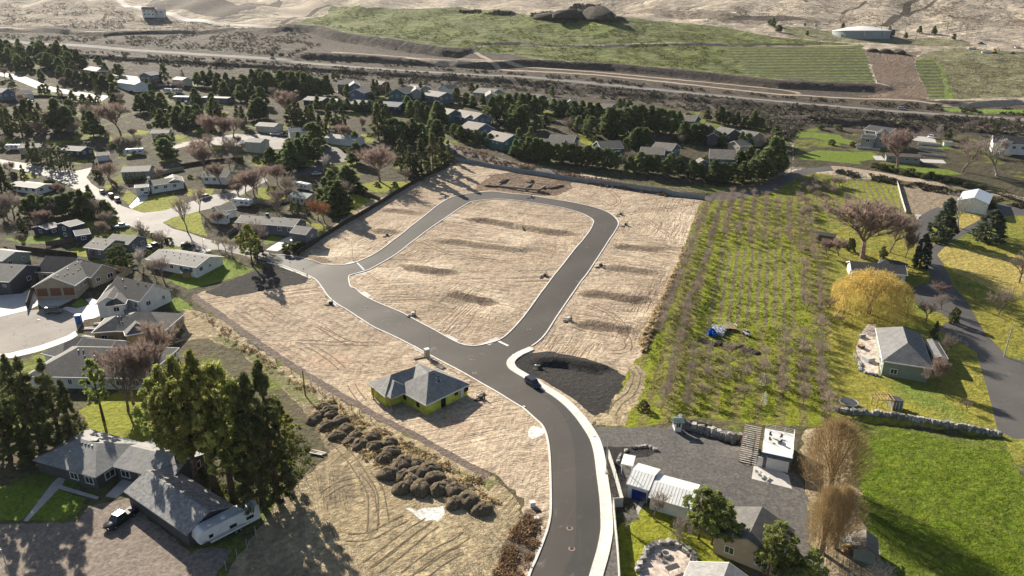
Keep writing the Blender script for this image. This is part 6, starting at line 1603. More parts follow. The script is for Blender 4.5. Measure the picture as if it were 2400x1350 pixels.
for k in range(11):
    X, Y = P(2245 + k * 13, 690 - 20 + k * 11) if k < 6 else P(2150 + (k - 6) * 30, 648 + (k - 6) * 6)
    o = link('fence_post', pm_, None, None, (X, Y, zat(X, Y))); tag(o, 'slim pasture fence post beside the long asphalt lane', 'post', 'pasture posts beside the lane')

# ------------------------------------------------------------------ poles and lamps
POLE = mat('galvanised_pole', (.45, .45, .44), .45, .3); WOODP = mat('utility_pole_wood', (.12, .085, .06), .9, 0, .3, 3); WOODP2 = mat('pale_utility_pole', (.42, .37, .31), .85)
def lamp(bx, by, hpx, arm, label):
    X, Y = P(bx, by); s = PPM(bx, by); h = hpx / (s * (CP - (by - 675) / F_PX * SP))
    r = empty('street_lamp', (X, Y, zat(X, Y))); tag(r, label, 'street lamp')
    MB().tube((0, 0, -.2), (0, 0, h), .09, .055, 8).obj('pole', POLE, r)
    MB().box((0, 0, .12), (.42, .42, .25)).obj('base', BLOCK, r)
    ax, ay = arm
    MB().tube((0, 0, h - .05), (ax, ay, h + .25), .035, .03, 6).obj('arm', POLE, r)
    MB().box((ax * 1.12, ay * 1.12, h + .24), (.6, .26, .12), math.atan2(ay, ax)).obj('lamp_head', POLE, r)
lamp(1420, 1110, 80, (-2.1, .3), 'street lamp between the sidewalk and the pale panel fence')
lamp(1008, 846, 66, (1.6, 1.2), 'street lamp behind the unfinished yellow house')
lamp(828, 611, 46, (1.0, -1.2), 'street lamp at the old-street corner of the loop')
lamp(24, 1355, 66, (-1.6, .4), 'street lamp on the taupe gravel drive')
lamp(478, 583, 22, (.8, -.8), 'street lamp on the old street near the clipped shrubs')
lamp(324, 530, 16, (.8, -.8), 'street lamp at the old street corner')
for x, y, h in ((681, 627, 14), (712, 640, 12), (721, 650, 8)):
    X, Y = P(x, y); s = PPM(x, y); hh = h / s
    r = empty('sign_post', (X, Y, zat(X, Y))); tag(r, 'thin sign post at the kerb of the old street junction', 'sign', 'sign posts at the junction kerb')
    MB().tube((0, 0, -.2), (0, 0, hh), .03, .03, 5).obj('pole', POLE, r); MB().box((0, 0, hh - .2), (.4, .03, .4)).obj('sign_plate', POLE, r)
def upole(bx, by, hpx, m, label, cross=True, guy=False, r0=.16):
    X, Y = P(bx, by); s = PPM(bx, by); h = hpx / (s * (CP - (by - 675) / F_PX * SP))
    r = empty('utility_pole', (X, Y, zat(X, Y))); tag(r, label, 'utility pole')
    MB().tube((0, 0, -.4), (0, 0, h), r0, r0 * .7, 9).obj('pole', m, r)
    if cross: MB().box((0, 0, h - .5), (1.9, .12, .14), .5).obj('cross_arm', m, r)
    if guy:
        g = MB()
        for dx, dy in ((3.2, -2.5), (4.6, -3.4)): g.tube((0, 0, h - .7), (dx, dy, 0), .025, .025, 4)
        g.obj('guy_wire', mat('yellow_guy_guard', (.6, .5, .12), .5), r)
upole(2353, 836, 70, WOODP2, 'pale utility pole with guy wires beside the long asphalt lane', True, True)
upole(716, 927, 58, WOODP, 'dark wooden utility pole above the soil mounds', False)
upole(2062, 90, 52, WOODP, 'tall mast in front of the water reservoir', False, False, .25)
upole(2146, 92, 22, WOODP, 'shorter pole beside the water reservoir', True, False, .2)
upole(2120, 84, 30, WOODP, 'thin pole behind the water reservoir', True, False, .2)
upole(2218, 78, 24, WOODP, 'utility pole on the dry hill beyond the reservoir', True, False, .2)
upole(1003, 200, 14, WOODP, 'utility pole on the sagebrush bank above the village', True, False, .15)

# ------------------------------------------------------------------ reservoir, hillside machines
X, Y = P(2025, 84); s = PPM(2025, 84); R = 63 / s; z = zat(X, Y + 6)
r = empty('water_reservoir', (X, Y + R * .25, z)); tag(r, 'round white-roofed water reservoir on the hillside', 'reservoir')
def disc(rad, z, n=64): return [(rad * math.cos(2*math.pi*k/n), rad * math.sin(2*math.pi*k/n), z) for k in range(n)]
v, f = loft([disc(R, -4), disc(R, 3.6)]); link('tank_wall', mesh('tank_wall', v, f, False), mat('reservoir_wall', (.26, .30, .31), .7), r)
v, f = loft([disc(R + .4, 3.5), disc(R + .4, 4.0), disc(R * .5, 7.0), disc(.5, 8.2)]); link('tank_roof', mesh('tank_roof', v, f), mat('reservoir_roof', (.75, .74, .7), .5), r)
MB().box((R * .95, -R * .35, 2.2), (5.0, 4.0, 5.0)).obj('valve_house', wm('dark'), r)
for a in (-1.9, -1.2): MB().box((R * math.cos(a) * 1.01, R * math.sin(a) * 1.01, 1.4), (1.2, 1.0, 4.6), a).obj('ladder', POLE, r)
YELL = mat('machine_yellow', (.55, .33, .05), .5, 0, .1, 1)
def excavator(px, py, label):
    X, Y = P(px, py); r = empty('excavator', (X, Y, zat(X, Y)), .4); tag(r, label, 'excavator')
    for s in (-1, 1): MB().box((0, s * 1.3, .5), (4.2, .6, .95), 0, (.85, 1)).obj('track', VENT, r)
    MB().box((-.3, 0, 1.7), (3.6, 2.6, 1.3), 0, (.95, .95)).obj('body', YELL, r); MB().box((.9, .7, 2.9), (1.5, 1.1, 1.4), 0, (.8, .9)).obj('cab', GLASS, r)
    b = MB(); b.tube((1.2, -.3, 2.2), (3.6, -.3, 5.4), .32, .28, 6); b.tube((3.6, -.3, 5.4), (5.6, -.3, 2.8), .26, .2, 6); b.obj('boom', YELL, r)
    MB().box((5.6, -.3, 2.3), (1.0, 1.2, 1.0), 0, (.7, 1)).obj('bucket', VENT, r)
excavator(2330, 124, 'yellow excavator on the dirt pad beyond the pale field')
car(2372, 126, 2420, 126, 'pickup', 'black', 'dark truck beside the yellow excavator'); car(2385, 113, 2430, 113, 'pickup', 'white', 'white work truck on the upper dirt pad'); car(2298, 103, 2330, 103, 'pickup', 'grey', 'grey work truck beyond the excavator')
for x, y, l in ((2313, 124, 9), (2278, 115, 7)):
    X, Y = P(x, y); o = MB().box((0, 0, .8), (l, 1.6, 1.4), 0, (.98, .9)).obj('pipe_stack', VENTW, None, (X, Y, zat(X, Y)), -.15); tag(o, 'stack of white pipes on the dirt pad by the excavator', 'pipes', 'pipe stacks on the dirt pad')
# spoil heaps on the far hill and beside the ramp
def heap(name, px, py, rx, ry, h, m, label, cat='mound', group=None, seed=0, n=14, kz=None):
    X, Y = P(px, py); v = []; f = []
    rings = 7
    for i in range(rings + 1):
        t = i / rings; rr = math.cos(t * math.pi / 2) ** .8; zz = math.sin(t * math.pi / 2) ** 1.1
        for k in range(n):
            a = 2 * math.pi * k / n
            q = 1 + .12 * mnoise.noise((math.cos(a) * 4 + seed, math.sin(a) * 4, t * 4)) + .28 * mnoise.noise((math.cos(a) * 1.3 + seed * 7.3, math.sin(a) * 1.3, t * 1.7))
            v.append((rx * rr * q * math.cos(a), ry * rr * q * math.sin(a), h * zz * (1 + .2 * mnoise.noise((math.cos(a) * 2, math.sin(a) * 2, seed + t * 2)) + .07 * mnoise.noise((math.cos(a) * 5 + seed, math.sin(a) * 5, t * 6))) - .25))
    for i in range(rings):
        for k in range(n): f.append((i*n + k, i*n + (k+1) % n, (i+1)*n + (k+1) % n, (i+1)*n + k))
    o = link(name, mesh(name, v, f, True), m, None, (X, Y, zat(X, Y)), seed * 1.3)
    return tag(o, label, cat, group)
SOILM = ground_mat('mound_soil', (.19, .15, .10), (.14, .11, .075), (.24, .19, .125), .3, 1.2, 5, .9, .12)
DSOIL = ground_mat('dark_spoil', (.10, .085, .07), (.075, .065, .055), (.13, .11, .09), .08, .4, 2, .9, .4)
ms = T(3,1,[(735,55),(900,45),(1060,60),(850,100),(940,130),(1070,150),(1200,120),(1220,200),(1160,260),(1340,300),(1200,400),(1450,315),(1570,360),(1330,420),(1460,400),(1330,530),(1480,530),(1620,440),(1650,540),(1800,550),(1800,660),(1920,640),(2040,720),(1400,470),(1740,500),(1290,345)]) + \
     T(2,1,[(610,1105),(660,1140),(550,1190),(680,1175),(760,1230),(820,1290),(640,1270),(500,1220)])
for i, (x, y) in enumerate(ms):
    k = PPM(x, y); big = (1.2 if y > 1060 else 1.0) * RNG.uniform(.85, 1.2)
    heap('soil_mound', x, y + 10, 1.8 * big, 1.45 * big, 1.3 * big, SOILM, 'dumped brown soil mound in the line below the unfinished house', 'mound', 'dumped soil mounds', i, 22)
heap('spoil_heap', 2075, 122, 7, 5, 3.0, DSOIL, 'dark spoil heap at the top of the brown dirt ramp', 'heap', None, 51); heap('spoil_heap', 2105, 124, 9, 5, 3.4, DSOIL, 'longer dark spoil heap beside the first at the dirt ramp', 'heap', None, 52)
heap('spoil_heap', 2045, 120, 6, 4, 2.6, DSOIL, 'small dark spoil heap with a white pipe at the dirt ramp', 'heap', None, 53)
for i, (x, y, rx, ry, h) in enumerate(((1300, 42, 30, 12, 6), (1350, 42, 36, 12, 9), (1400, 45, 30, 11, 13), (1440, 46, 12, 7, 4))):
    heap('spoil_heap', x, y, rx, ry, h, DSOIL, ['low dark spoil heap at the start of the hilltop ridge', 'rounded dark spoil heap in the hilltop ridge', 'tallest dark spoil heap on the far hilltop', 'small dark spoil heap at the end of the hilltop ridge', 'flat dark rubble heap above the green field', 'second flat rubble heap above the green field', 'last flat rubble heap above the green field'][i], 'heap', None, 60 + i, 26)
# ------------------------------------------------------------------ unfinished house details, site things
c, ang, L, W, ev, rh_, kd = ucf[0]
def on_wing(root, z, fr, side, s, h, name, w, hh, m, over=.5):
    """thing on a wall of a wing: side 0 front, 1 right end, 2 back, 3 left end"""
    c, ang, L, W, ev, rhh, kd = fr
    fa = ang + (-math.pi/2, 0, math.pi/2, math.pi)[side]; nx, ny = math.cos(fa), math.sin(fa)
    dd = (W if side in (0, 2) else L) - over
    x = c[0] + nx * dd - ny * s; y = c[1] + ny * dd + nx * s
    return put_box_part(name, root, (x - z[0], y - z[1], h), fa, w, hh, m, .12)
DARKO = mat('dark_opening', (.012, .012, .014), .9)
HW = mat('white_housewrap', (.62, .66, .66), .6)
f0 = ucf[0]
fl = f0[2] > f0[3]
fs, ls, rs_ = (0, 3, 1) if abs(math.cos(f0[1]) ) > 0 and f0[1] < 1.2 else (3, 2, 0)
for s, h, w, hh, nm, m in [(-1.2, 1.05, 1.3, 2.1, 'doorway', DARKO), (2.6, 1.7, 1.0, .7, 'window_opening', DARKO), (4.3, 1.2, .75, 2.3, 'wrap_strip', HW), (5.6, 1.6, 1.2, 1.0, 'window_opening', DARKO)]:
    on_wing(uc, ucz, f0, fs, s, h, nm, w, hh, m)
for s, h, w, hh in ((-2.2, 1.5, 1.0, 1.3), (2.4, 1.5, 1.0, 1.3)):
    on_wing(uc, ucz, f0, ls, s, h, 'window_opening', w, hh, DARKO)
# covered porch on two timber posts
TIMBER = mat('raw_timber', (.34, .22, .12), .8, 0, .2, 2)
z0 = ucz[2]
for q in ((460, 945), (205, 792)):
    x, y = PZ(840 + q[0] / 6.1375, 780 + q[1] / 6.1375, z0 + 2.9)
    MB().box((x - ucz[0], y - ucz[1], 1.35), (.22, .22, 3.2)).obj('porch_post', TIMBER, uc)
    MB().box((x - ucz[0], y - ucz[1], .0), (.5, .5, .4)).obj('post_footing', BLOCK, uc)
pr = [z1(460, 945, 205, 792, 7.0, 'hip', 2.9, .5, k='e')]
fr = wing_frame(z1(205, 792, 460, 945, 7.5, 'hip', 2.9, .5, k='e'), z0)
cc, ang, L, W, ev, rh2, kd = fr
k_ = min(W, L - .05)
rv = [(-L, -W, ev), (L, -W, ev), (L, W, ev), (-L, W, ev), (-L + k_, 0, rh2), (L - k_, 0, rh2)]
vv = rv + [(x, y, zz - .2) for x, y, zz in rv]
ff = [(0, 1, 5, 4), (1, 2, 5), (2, 3, 4, 5), (3, 0, 4), (9, 8, 7, 6)] + [(b, a, a + 6, b + 6) for a, b in ((0, 1), (1, 2), (2, 3), (3, 0))]
link('porch_roof', mesh('porch_roof', vv, ff), roof_mat('slate', (.24, .235, .225)), uc, (cc[0] - ucz[0], cc[1] - ucz[1], 0), ang)
def boxthing(name, px, py, d, m, label, cat, rz=0.0, top=None, parts=(), group=None, dz=0.0):
    X, Y = P(px, py); r = empty(name, (X, Y, zat(X, Y) + dz), rz); tag(r, label, cat, group)
    MB().box((0, 0, d[2] / 2), d, 0, top).obj('body', m, r)
    for nm, c_, dd, mm in parts: MB().box(c_, dd).obj(nm, mm, r)
    return r
boxthing('portable_toilet', 1001, 836, (1.15, 1.15, 2.1), mat('toilet_grey', (.26, .24, .215), .6), 'grey portable toilet with white roof beside the unfinished yellow house', 'toilet', .5, None, [('roof', (0, 0, 2.2), (1.25, 1.25, .22), VENTW), ('door', (0, -.59, 1.0), (.75, .04, 1.8), mat('toilet_door', (.33, .31, .28), .6))])
boxthing('portable_toilet', 186, 757, (1.3, 1.3, 2.3), mat('toilet_blue', (.02, .13, .4), .5), 'bright blue portable toilet at the cul-de-sac kerb', 'toilet', .2, None, [('roof', (0, 0, 2.38), (1.4, 1.4, .2), mat('toilet_blue_roof', (.04, .2, .5), .5)), ('door', (.3, -.66, 1.05), (.8, .04, 1.9), mat('toilet_blue_door', (.015, .09, .3), .5))])
# lumber piles and scraps by the building sites
for i, (x, y, l, a, lab) in enumerate(((983, 838, 3.2, .4, 'pile of tan lumber behind the unfinished yellow house'), (1018, 850, 2.4, -.6, 'dark pallet stack behind the unfinished yellow house'), (1032, 862, 2.2, -.6, 'second pallet stack beside the new kerb'), (1128, 925, 2.0, .7, 'white scrap pile beside the unfinished house'),
                                  (215, 770, 4.0, .25, 'trailer load of lumber outside the plywood house'), (232, 760, 3.2, .25, 'heap of framing timber outside the plywood house'), (420, 800, 2.6, .8, 'white plastic sheet bundle on the slope behind the plywood house'), (743, 1063, 3.2, -.35, 'weathered timber stack at the mound track'))):
    X, Y = P(x, y); r = empty('lumber_pile', (X, Y, zat(X, Y)), a); tag(r, lab, 'lumber')
    for k in range(7):
        MB().box((RNG.uniform(-.2, .2), -.5 + .17 * k, .12 + .18 * RNG.random()), (l * RNG.uniform(.7, 1), .15, .22), RNG.uniform(-.12, .12)).obj('board', (TIMBER, HW, GREYW)[(i + k) % 3 if i not in (1, 2) else 2], r)
# utility pits in the lots
UG = mat('utility_box_green', (.05, .075, .055), .6); PIPE = mat('black_pipe', (.012, .012, .013), .6)
uts = [(1040, 463, 'by the worked ground'), (908, 551, 'at the garden-side leg of the loop'), (775, 712, 'on the kerb ramp of the lower lot'), (968, 738, 'on the island facing the lower street'), (1466, 528, 'at the orchard-side bend of the loop'), (1408, 624, 'half way down the orchard-side leg'), (1332, 750, 'low on the orchard-side leg'),
       (1455, 503, 'at the far orchard-side corner of the loop'), (1277, 647, 'inside the orchard-side edge of the island'), (1245, 462, 'at the top kerb of the loop'), (1127, 935, 'beside the unfinished yellow houses far corner'), (1262, 858, 'in the dark crushed rock')]
for i, (x, y, lab) in enumerate(uts):
    X, Y = P(x, y); r = empty('utility_stub', (X, Y, zat(X, Y)), RNG.uniform(0, 3)); tag(r, 'cluster of utility boxes and black pipe stubs ' + lab, 'utility box')
    MB().box((0, 0, .35), (.9, .9, .9), .2, (.9, .9)).obj('box', UG if i % 3 else VENTW, r)
    MB().box((1.1, .3, .15), (.7, .5, .45), .6).obj('meter_box', VENTW, r)
    for k in range(3): MB().tube((-.7 + .3 * k, -.7, -.2), (-.75 + .33 * k, -.75, .9 + .3 * k), .07, .07, 6).obj('pipe_stub', PIPE, r)
    heap_m = MB()
    o = heap('soil_mound', x - 7, y + 3, 1.3, .9, .45, DSOIL, 'low dark dirt heap beside the utility boxes ' + lab, 'mound', None, 80 + i, 10)
boxthing('utility_box', 1248, 1186, (.9, .7, .8), VENTW, 'white utility box on the dirt at the kerb', 'utility box', .2, None, [('lid', (0, 0, .84), (1.0, .8, .1), VENTW)])
boxthing('utility_box', 1258, 1216, (1.0, .8, .25), BLOCK, 'flat concrete vault lid on the dirt at the kerb', 'utility box', .1, None, [('lid', (0, 0, .28), (.8, .6, .08), VENTW)])
boxthing('bird_house', 666, 1187, (.5, .5, .9), VENTW, 'small white box on the post in the pine shadow', 'box', .5, None, [('leg', (0, 0, -.1), (.12, .12, .5), POST)], None, .6)
# manhole covers
IRON = mat('manhole_iron', (.045, .04, .038), .6, .3); RING = mat('manhole_ring', (.3, .22, .18), .8)
for i, (x, y, lab) in enumerate(((1335, 1238, 'on the wide lower street'), (1107, 842, 'at the junction of the loop'), (1240, 772, 'on the orchard-side leg near the junction'), (860, 718, 'on the street by the graded lower lots'), (1112, 874, 'beside the unfinished yellow house'), (91, 749, 'in the cul-de-sac'), (1340, 1286, 'below the first on the lower street'))):
    X, Y = P(x, y); r = empty('manhole_cover', (X, Y, zat(X, Y))); tag(r, 'round iron manhole cover ' + lab, 'manhole')
    MB().tube((0, 0, -.1), (0, 0, .012), .55, .55, 20).obj('ring', RING, r); MB().tube((0, 0, -.05), (0, 0, .02), .36, .36, 18).obj('lid', IRON, r)
# ------------------------------------------------------------------ garage deck, stairs, railing
c, ang, L, W, ev, rhh, kd = gaf[0]
gx, gy, gz = gaz
def gl(u, v, z): return (c[0] - gx + u*math.cos(ang) - v*math.sin(ang), c[1] - gy + u*math.sin(ang) + v*math.cos(ang), z)
gd = on_wing(ga, gaz, gaf[0], 0, .3, 1.2, 'garage_door', 3.9, 2.3, GDOOR, .12)
for k in range(4): MB().box((-1.35 + .9 * k, -.06, .85), (.7, .05, .32)).obj('door_window', GLASS, gd)
on_wing(ga, gaz, gaf[0], 0, 0, 3.05, 'fascia_board', 2 * L, .5, mat('blue_trim', (.03, .09, .22), .5), .05)
on_wing(ga, gaz, gaf[0], 0, -2.75, 1.1, 'entry_door', .95, 2.1, TRIM, .12)
for u, v in [(-L + .1, W - .1), (-L * .33, W - .1), (L * .33, W - .1), (L - .1, W - .1), (L - .1, 0), (L - .1, -W + .1), (-L + .1, 0), (-L + .1, -W + .1)]:
    MB().box(gl(u, v, ev + .55), (.09, .09, 1.15), ang).obj('railing_post', TRIM, ga)
for (a, b) in (((-L + .1, W - .1), (L - .1, W - .1)), ((L - .1, W - .1), (L - .1, -W + .1))):
    for zz in (ev + .35, ev + .7, ev + 1.08): MB().tube(gl(*a, zz), gl(*b, zz), .03, .03, 5).obj('rail', TRIM, ga)
r = empty('deck_table', (gx + gl(-.6, .8, 0)[0], gy + gl(-.6, .8, 0)[1], gz + ev), .4); tag(r, 'round table with folded chairs on the white roof deck', 'table')
MB().tube((0, 0, .68), (0, 0, .74), .75, .75, 16).obj('table_top', VENTW, r); MB().tube((0, 0, 0), (0, 0, .7), .06, .06, 6).obj('leg', VENT, r)
for k in range(4):
    a = k * 1.57 + .4; x, y = 1.25 * math.cos(a), 1.25 * math.sin(a)
    ch = empty('deck_chair', (gx + gl(-.6, .8, 0)[0] + x, gy + gl(-.6, .8, 0)[1] + y, gz + ev), a); tag(ch, 'dark patio chair at the round table on the white roof deck', 'chair', 'chairs on the roof deck')
    MB().box((0, 0, .42), (.5, .5, .06)).obj('seat', VENT, ch); MB().box((.24, 0, .72), (.05, .5, .6)).obj('backrest', VENT, ch)
    for sx in (-.2, .2):
        for sy in (-.2, .2): MB().tube((sx, sy, 0), (sx, sy, .42), .02, .02, 4).obj('leg', VENT, ch)
a = P(1757, 1063); st = empty('timber_stairs', (gx + gl(-L - 2.2, 0, 0)[0], gy + gl(-L - 2.2, 0, 0)[1], gz), ang); tag(st, 'wide timber stairs climbing the bank beside the flat-roofed garage', 'stairs')
for k in range(19):
    MB().box((0, -W + .25 + 2 * W * k / 18.5, .15 + 3.0 * k / 18), (3.1, .22, .1)).obj('tread', mat('pale_tread', (.45, .41, .36), .8), st)
for s in (-1.45, 1.45): MB().tube((s, -W + .2, .0), (s, W, 3.0), .11, .11, 4).obj('stringer', TIMBER, st)
for k in range(5):
    y = -W + .3 + 2 * W * k / 4.2; zz = 3.0 * k / 4.2
    MB().box((-1.6, y, zz + .5), (.1, .1, 1.1)).obj('railing_post', TIMBER, st)
MB().tube((-1.6, -W + .3, 1.05), (-1.6, W - .1, 4.0), .05, .05, 5).obj('handrail', TIMBER, st)
for x, y, lab in ((1785, 1117, 'lounge chair on the sunlit concrete pad'), (1797, 1122, 'second lounge chair on the sunlit concrete pad'), (1777, 1108, 'round fire bowl table on the concrete pad')):
    X, Y = P(x, y); o = empty('lounge_chair', (X, Y, zat(X, Y)), .7); tag(o, lab, 'chair')
    MB().box((0, 0, .35), (1.3, .6, .08)).obj('seat', VENTW, o); MB().box((-.6, 0, .6), (.08, .6, .55)).obj('backrest', VENTW, o)
    for sx in (-.5, .5):
        for sy in (-.25, .25): MB().tube((sx, sy, 0), (sx, sy, .35), .03, .03, 4).obj('leg', POLE, o)
# blue tarp and small carport by the white building
c, ang, L, W, ev, rhh, kd = wbf[1]
on_wing(wb, wbz, wbf[1], 0, .3, 1.0, 'blue_tarp_door', 2.6, 2.0, BLUE, .3)
for s_ in (-4.5, -1.5, 3.5):
    o_ = on_wing(wb, wbz, wbf[0], 0, s_, 1.4, 'window', 1.0, .8, GLASS, .3)
r_, fr_, z_ = house('small_carport', 'small carport with flat white roof beside the white metal building', [z5(112, 352, 325, 392, 3.4, 'flat', 2.4, 0, k='e')], 'white', 'white', cat='carport', roofm=WMETAL, trim=False, walls=False)
c, ang, L, W, ev, rhh, kd = fr_[0]
for u in (-1, 1):
    for v in (-1, 1):
        x = c[0] - z_[0] + u*(L-.2)*math.cos(ang) - v*(W-.2)*math.sin(ang); y = c[1] - z_[1] + u*(L-.2)*math.sin(ang) + v*(W-.2)*math.cos(ang)
        MB().box((x, y, 1.1), (.12, .12, 2.4)).obj('post', TRIM, r_)
r_, fr_, z_ = house('lean_to', 'white lean-to roof on posts beside the grey garden shed', [zr(1780, 1000, 3.856, 740, 1040, 850, 1042, 1.9, 'flat', 2.0, 0, k='e')], 'white', 'white', cat='lean-to', roofm=WMETAL, trim=False, walls=False)
c, ang, L, W, ev, rhh, kd = fr_[0]
for u in (-1, 1):
    for v in (-1, 1):
        x = c[0] - z_[0] + u*(L-.2)*math.cos(ang) - v*(W-.2)*math.sin(ang); y = c[1] - z_[1] + u*(L-.2)*math.sin(ang) + v*(W-.2)*math.cos(ang)
        MB().box((x, y, .9), (.12, .12, 2.0)).obj('post', TRIM, r_)
X, Y = P(1988, 1290); r = empty('log_stack', (X, Y, zat(X, Y)), .2); tag(r, 'stack of cut logs under the lean-to roof', 'logs')
for k in range(14):
    MB().tube((-.9, -.6 + .3 * (k % 5), .15 + .26 * (k // 5)), (.9 + RNG.uniform(-.2, .2), -.6 + .3 * (k % 5), .15 + .26 * (k // 5)), .14, .14, 7).obj('log', TIMBER, r)
# ------------------------------------------------------------------ bins, trailer and ladders in the orchard
BIN = mat('blue_bin', (.015, .09, .42), .5); WBIN = mat('white_tote', (.68, .69, .7), .5, 0, .1, 2)
def crate(px, py, d, m, label, group, rz, dz=0):
    X, Y = P(px, py); r = empty('fruit_bin', (X, Y, zat(X, Y) + dz), rz); tag(r, label, 'bin', group)
    w = .06
    for nm, c_, dd in (('base', (0, 0, .08), (d[0], d[1], .16)), ('side', (0, -d[1]/2 + w/2, d[2]/2 + .05), (d[0], w, d[2])), ('side', (0, d[1]/2 - w/2, d[2]/2 + .05), (d[0], w, d[2])), ('side', (-d[0]/2 + w/2, 0, d[2]/2 + .05), (w, d[1] - .14, d[2])), ('side', (d[0]/2 - w/2, 0, d[2]/2 + .05), (w, d[1] - .14, d[2]))):
        MB().box(c_, dd).obj(nm, m, r)
for x, y in ((1664, 786), (1674, 789), (1668, 781)): crate(x, y, (1.3, 1.1, 1.05), BIN, 'blue plastic fruit bin on the brush heap in the orchard', 'blue bins in the orchard', .15)
for i, (x, y) in enumerate(((1676, 776), (1684, 778), (1692, 780), (1682, 784), (1690, 787), (1674, 770), (1688, 772), (1697, 776))): crate(x, y, (1.15, 1.05, .95), WBIN, 'white plastic tote in the heap behind the blue bins', 'white totes in the orchard', .2 + .1 * i)
r = boxthing('flat_trailer', 1710, 772, (3.2, 1.8, .2), TIMBER, 'white-railed farm trailer behind the white totes', 'trailer', -.1, None, [('rail', (0, .88, 1.0), (3.2, .06, .1), TRIM), ('rail', (0, -.88, 1.0), (3.2, .06, .1), TRIM), ('rail', (0, .88, .6), (3.2, .06, .1), TRIM), ('rail', (1.57, 0, 1.0), (.06, 1.8, .1), TRIM)] + [('post', (sx, sy, .6), (.07, .07, .9), TRIM) for sx in (-1.5, 0, 1.5) for sy in (-.88, .88)], None, .45)
for sy in (-.8, .8): link('wheel', WHEEL, None, r, (0, sy, -.1))
r = boxthing('orchard_cart', 1750, 785, (1.0, 2.2, .6), WBIN, 'small white sprayer cart parked beside the totes', 'cart', .5, (.8, .9), [('tank', (0, .3, .85), (.7, 1.0, .6), GREYW), ('seat', (0, -.5, .8), (.5, .5, .35), VENT)], None, .3)
for sx in (-.5, .5):
    for sy in (-.7, .7):
        link('wheel', WHEEL, None, r, (sx, sy, .05), 1.57)
for i in range(10):
    heap('brush_heap', 1645 + 14 * i + RNG.uniform(-4, 4), 800 + 2.4 * i + RNG.uniform(-5, 5), 1.6, 1.2, .8, DSOIL if i % 2 else GM['needle'], 'low dark brush heap along the bins in the orchard', 'heap', 'brush heaps in the orchard', 100 + i, 10)
LADW = mat('ladder_white', (.7, .7, .68), .5)
for x, y in ((1791, 905), (1794, 948)):
    X, Y = P(x, y); r = empty('orchard_ladder', (X, Y, zat(X, Y)), .3); tag(r, 'white tripod orchard ladder standing in the lower rows', 'ladder', 'tripod ladders in the orchard')
    for s in (-1, 1): MB().tube((s * .55, 0, 0), (s * .12, .5, 3.0), .05, .04, 5).obj('rail', LADW, r)
    MB().tube((0, 1.5, 0), (0, .5, 3.0), .05, .04, 5).obj('leg', LADW, r)
    for k in range(8):
        t = (k + .5) / 8.5; MB().box((0, .5 * t, 3.0 * t), (1.1 * (1 - t) + .24 * t, .09, .05)).obj('rung', LADW, r)
# ------------------------------------------------------------------ right hand garden
X, Y = P(1988, 950); s = PPM(1988, 950); R = 1.9
r = empty('trampoline', (X, Y, zat(X, Y))); tag(r, 'round black trampoline beside the stone wall', 'trampoline')
MB().tube((0, 0, .78), (0, 0, .82), R * .9, R * .9, 28).obj('mat', mat('trampoline_mat', (.05, .055, .065), .6), r)
fr = MB()
for k in range(28): fr.tube((R*math.cos(k*.2244), R*math.sin(k*.2244), .8), (R*math.cos((k+1)*.2244), R*math.sin((k+1)*.2244), .8), .07, .07, 5, False)
fr.obj('frame', POLE, r)
for k in range(6): MB().tube((R*math.cos(k*1.047), R*math.sin(k*1.047), 0), (R*math.cos(k*1.047), R*math.sin(k*1.047), .8), .04, .04, 5).obj('leg', POLE, r)
X, Y = P(2066, 955); r = empty('pergola', (X, Y, zat(X, Y)), -.1); tag(r, 'wooden pergola with open slats above the stone wall', 'pergola')
for sx in (-1.7, 1.7):
    for sy in (-1.3, 1.3): MB().box((sx, sy, 1.2), (.14, .14, 2.6)).obj('post', TIMBER, r)
for sy in (-1.3, 1.3): MB().box((0, sy, 2.5), (3.8, .12, .2)).obj('beam', TIMBER, r)
for k in range(6): MB().box((-1.7 + .68 * k, 0, 2.68), (.09, 3.1, .14)).obj('slat', TIMBER, r)
X, Y = P(2097, 957); r = empty('greenhouse', (X, Y, zat(X, Y)), -.1); tag(r, 'little white-framed greenhouse with dark roof beside the pergola', 'greenhouse')
MB().box((0, 0, 1.0), (2.1, 1.9, 2.0)).obj('glass_wall', mat('dim_greenhouse_glass', (.16, .18, .17), .25), r); MB().box((0, .2, 2.12), (2.4, 2.2, .16)).obj('roof', wm('dark'), r)
for sx in (-1.05, -.35, .35, 1.05): MB().box((sx, -.97, 1.0), (.08, .06, 2.0)).obj('mullion', TRIM, r)
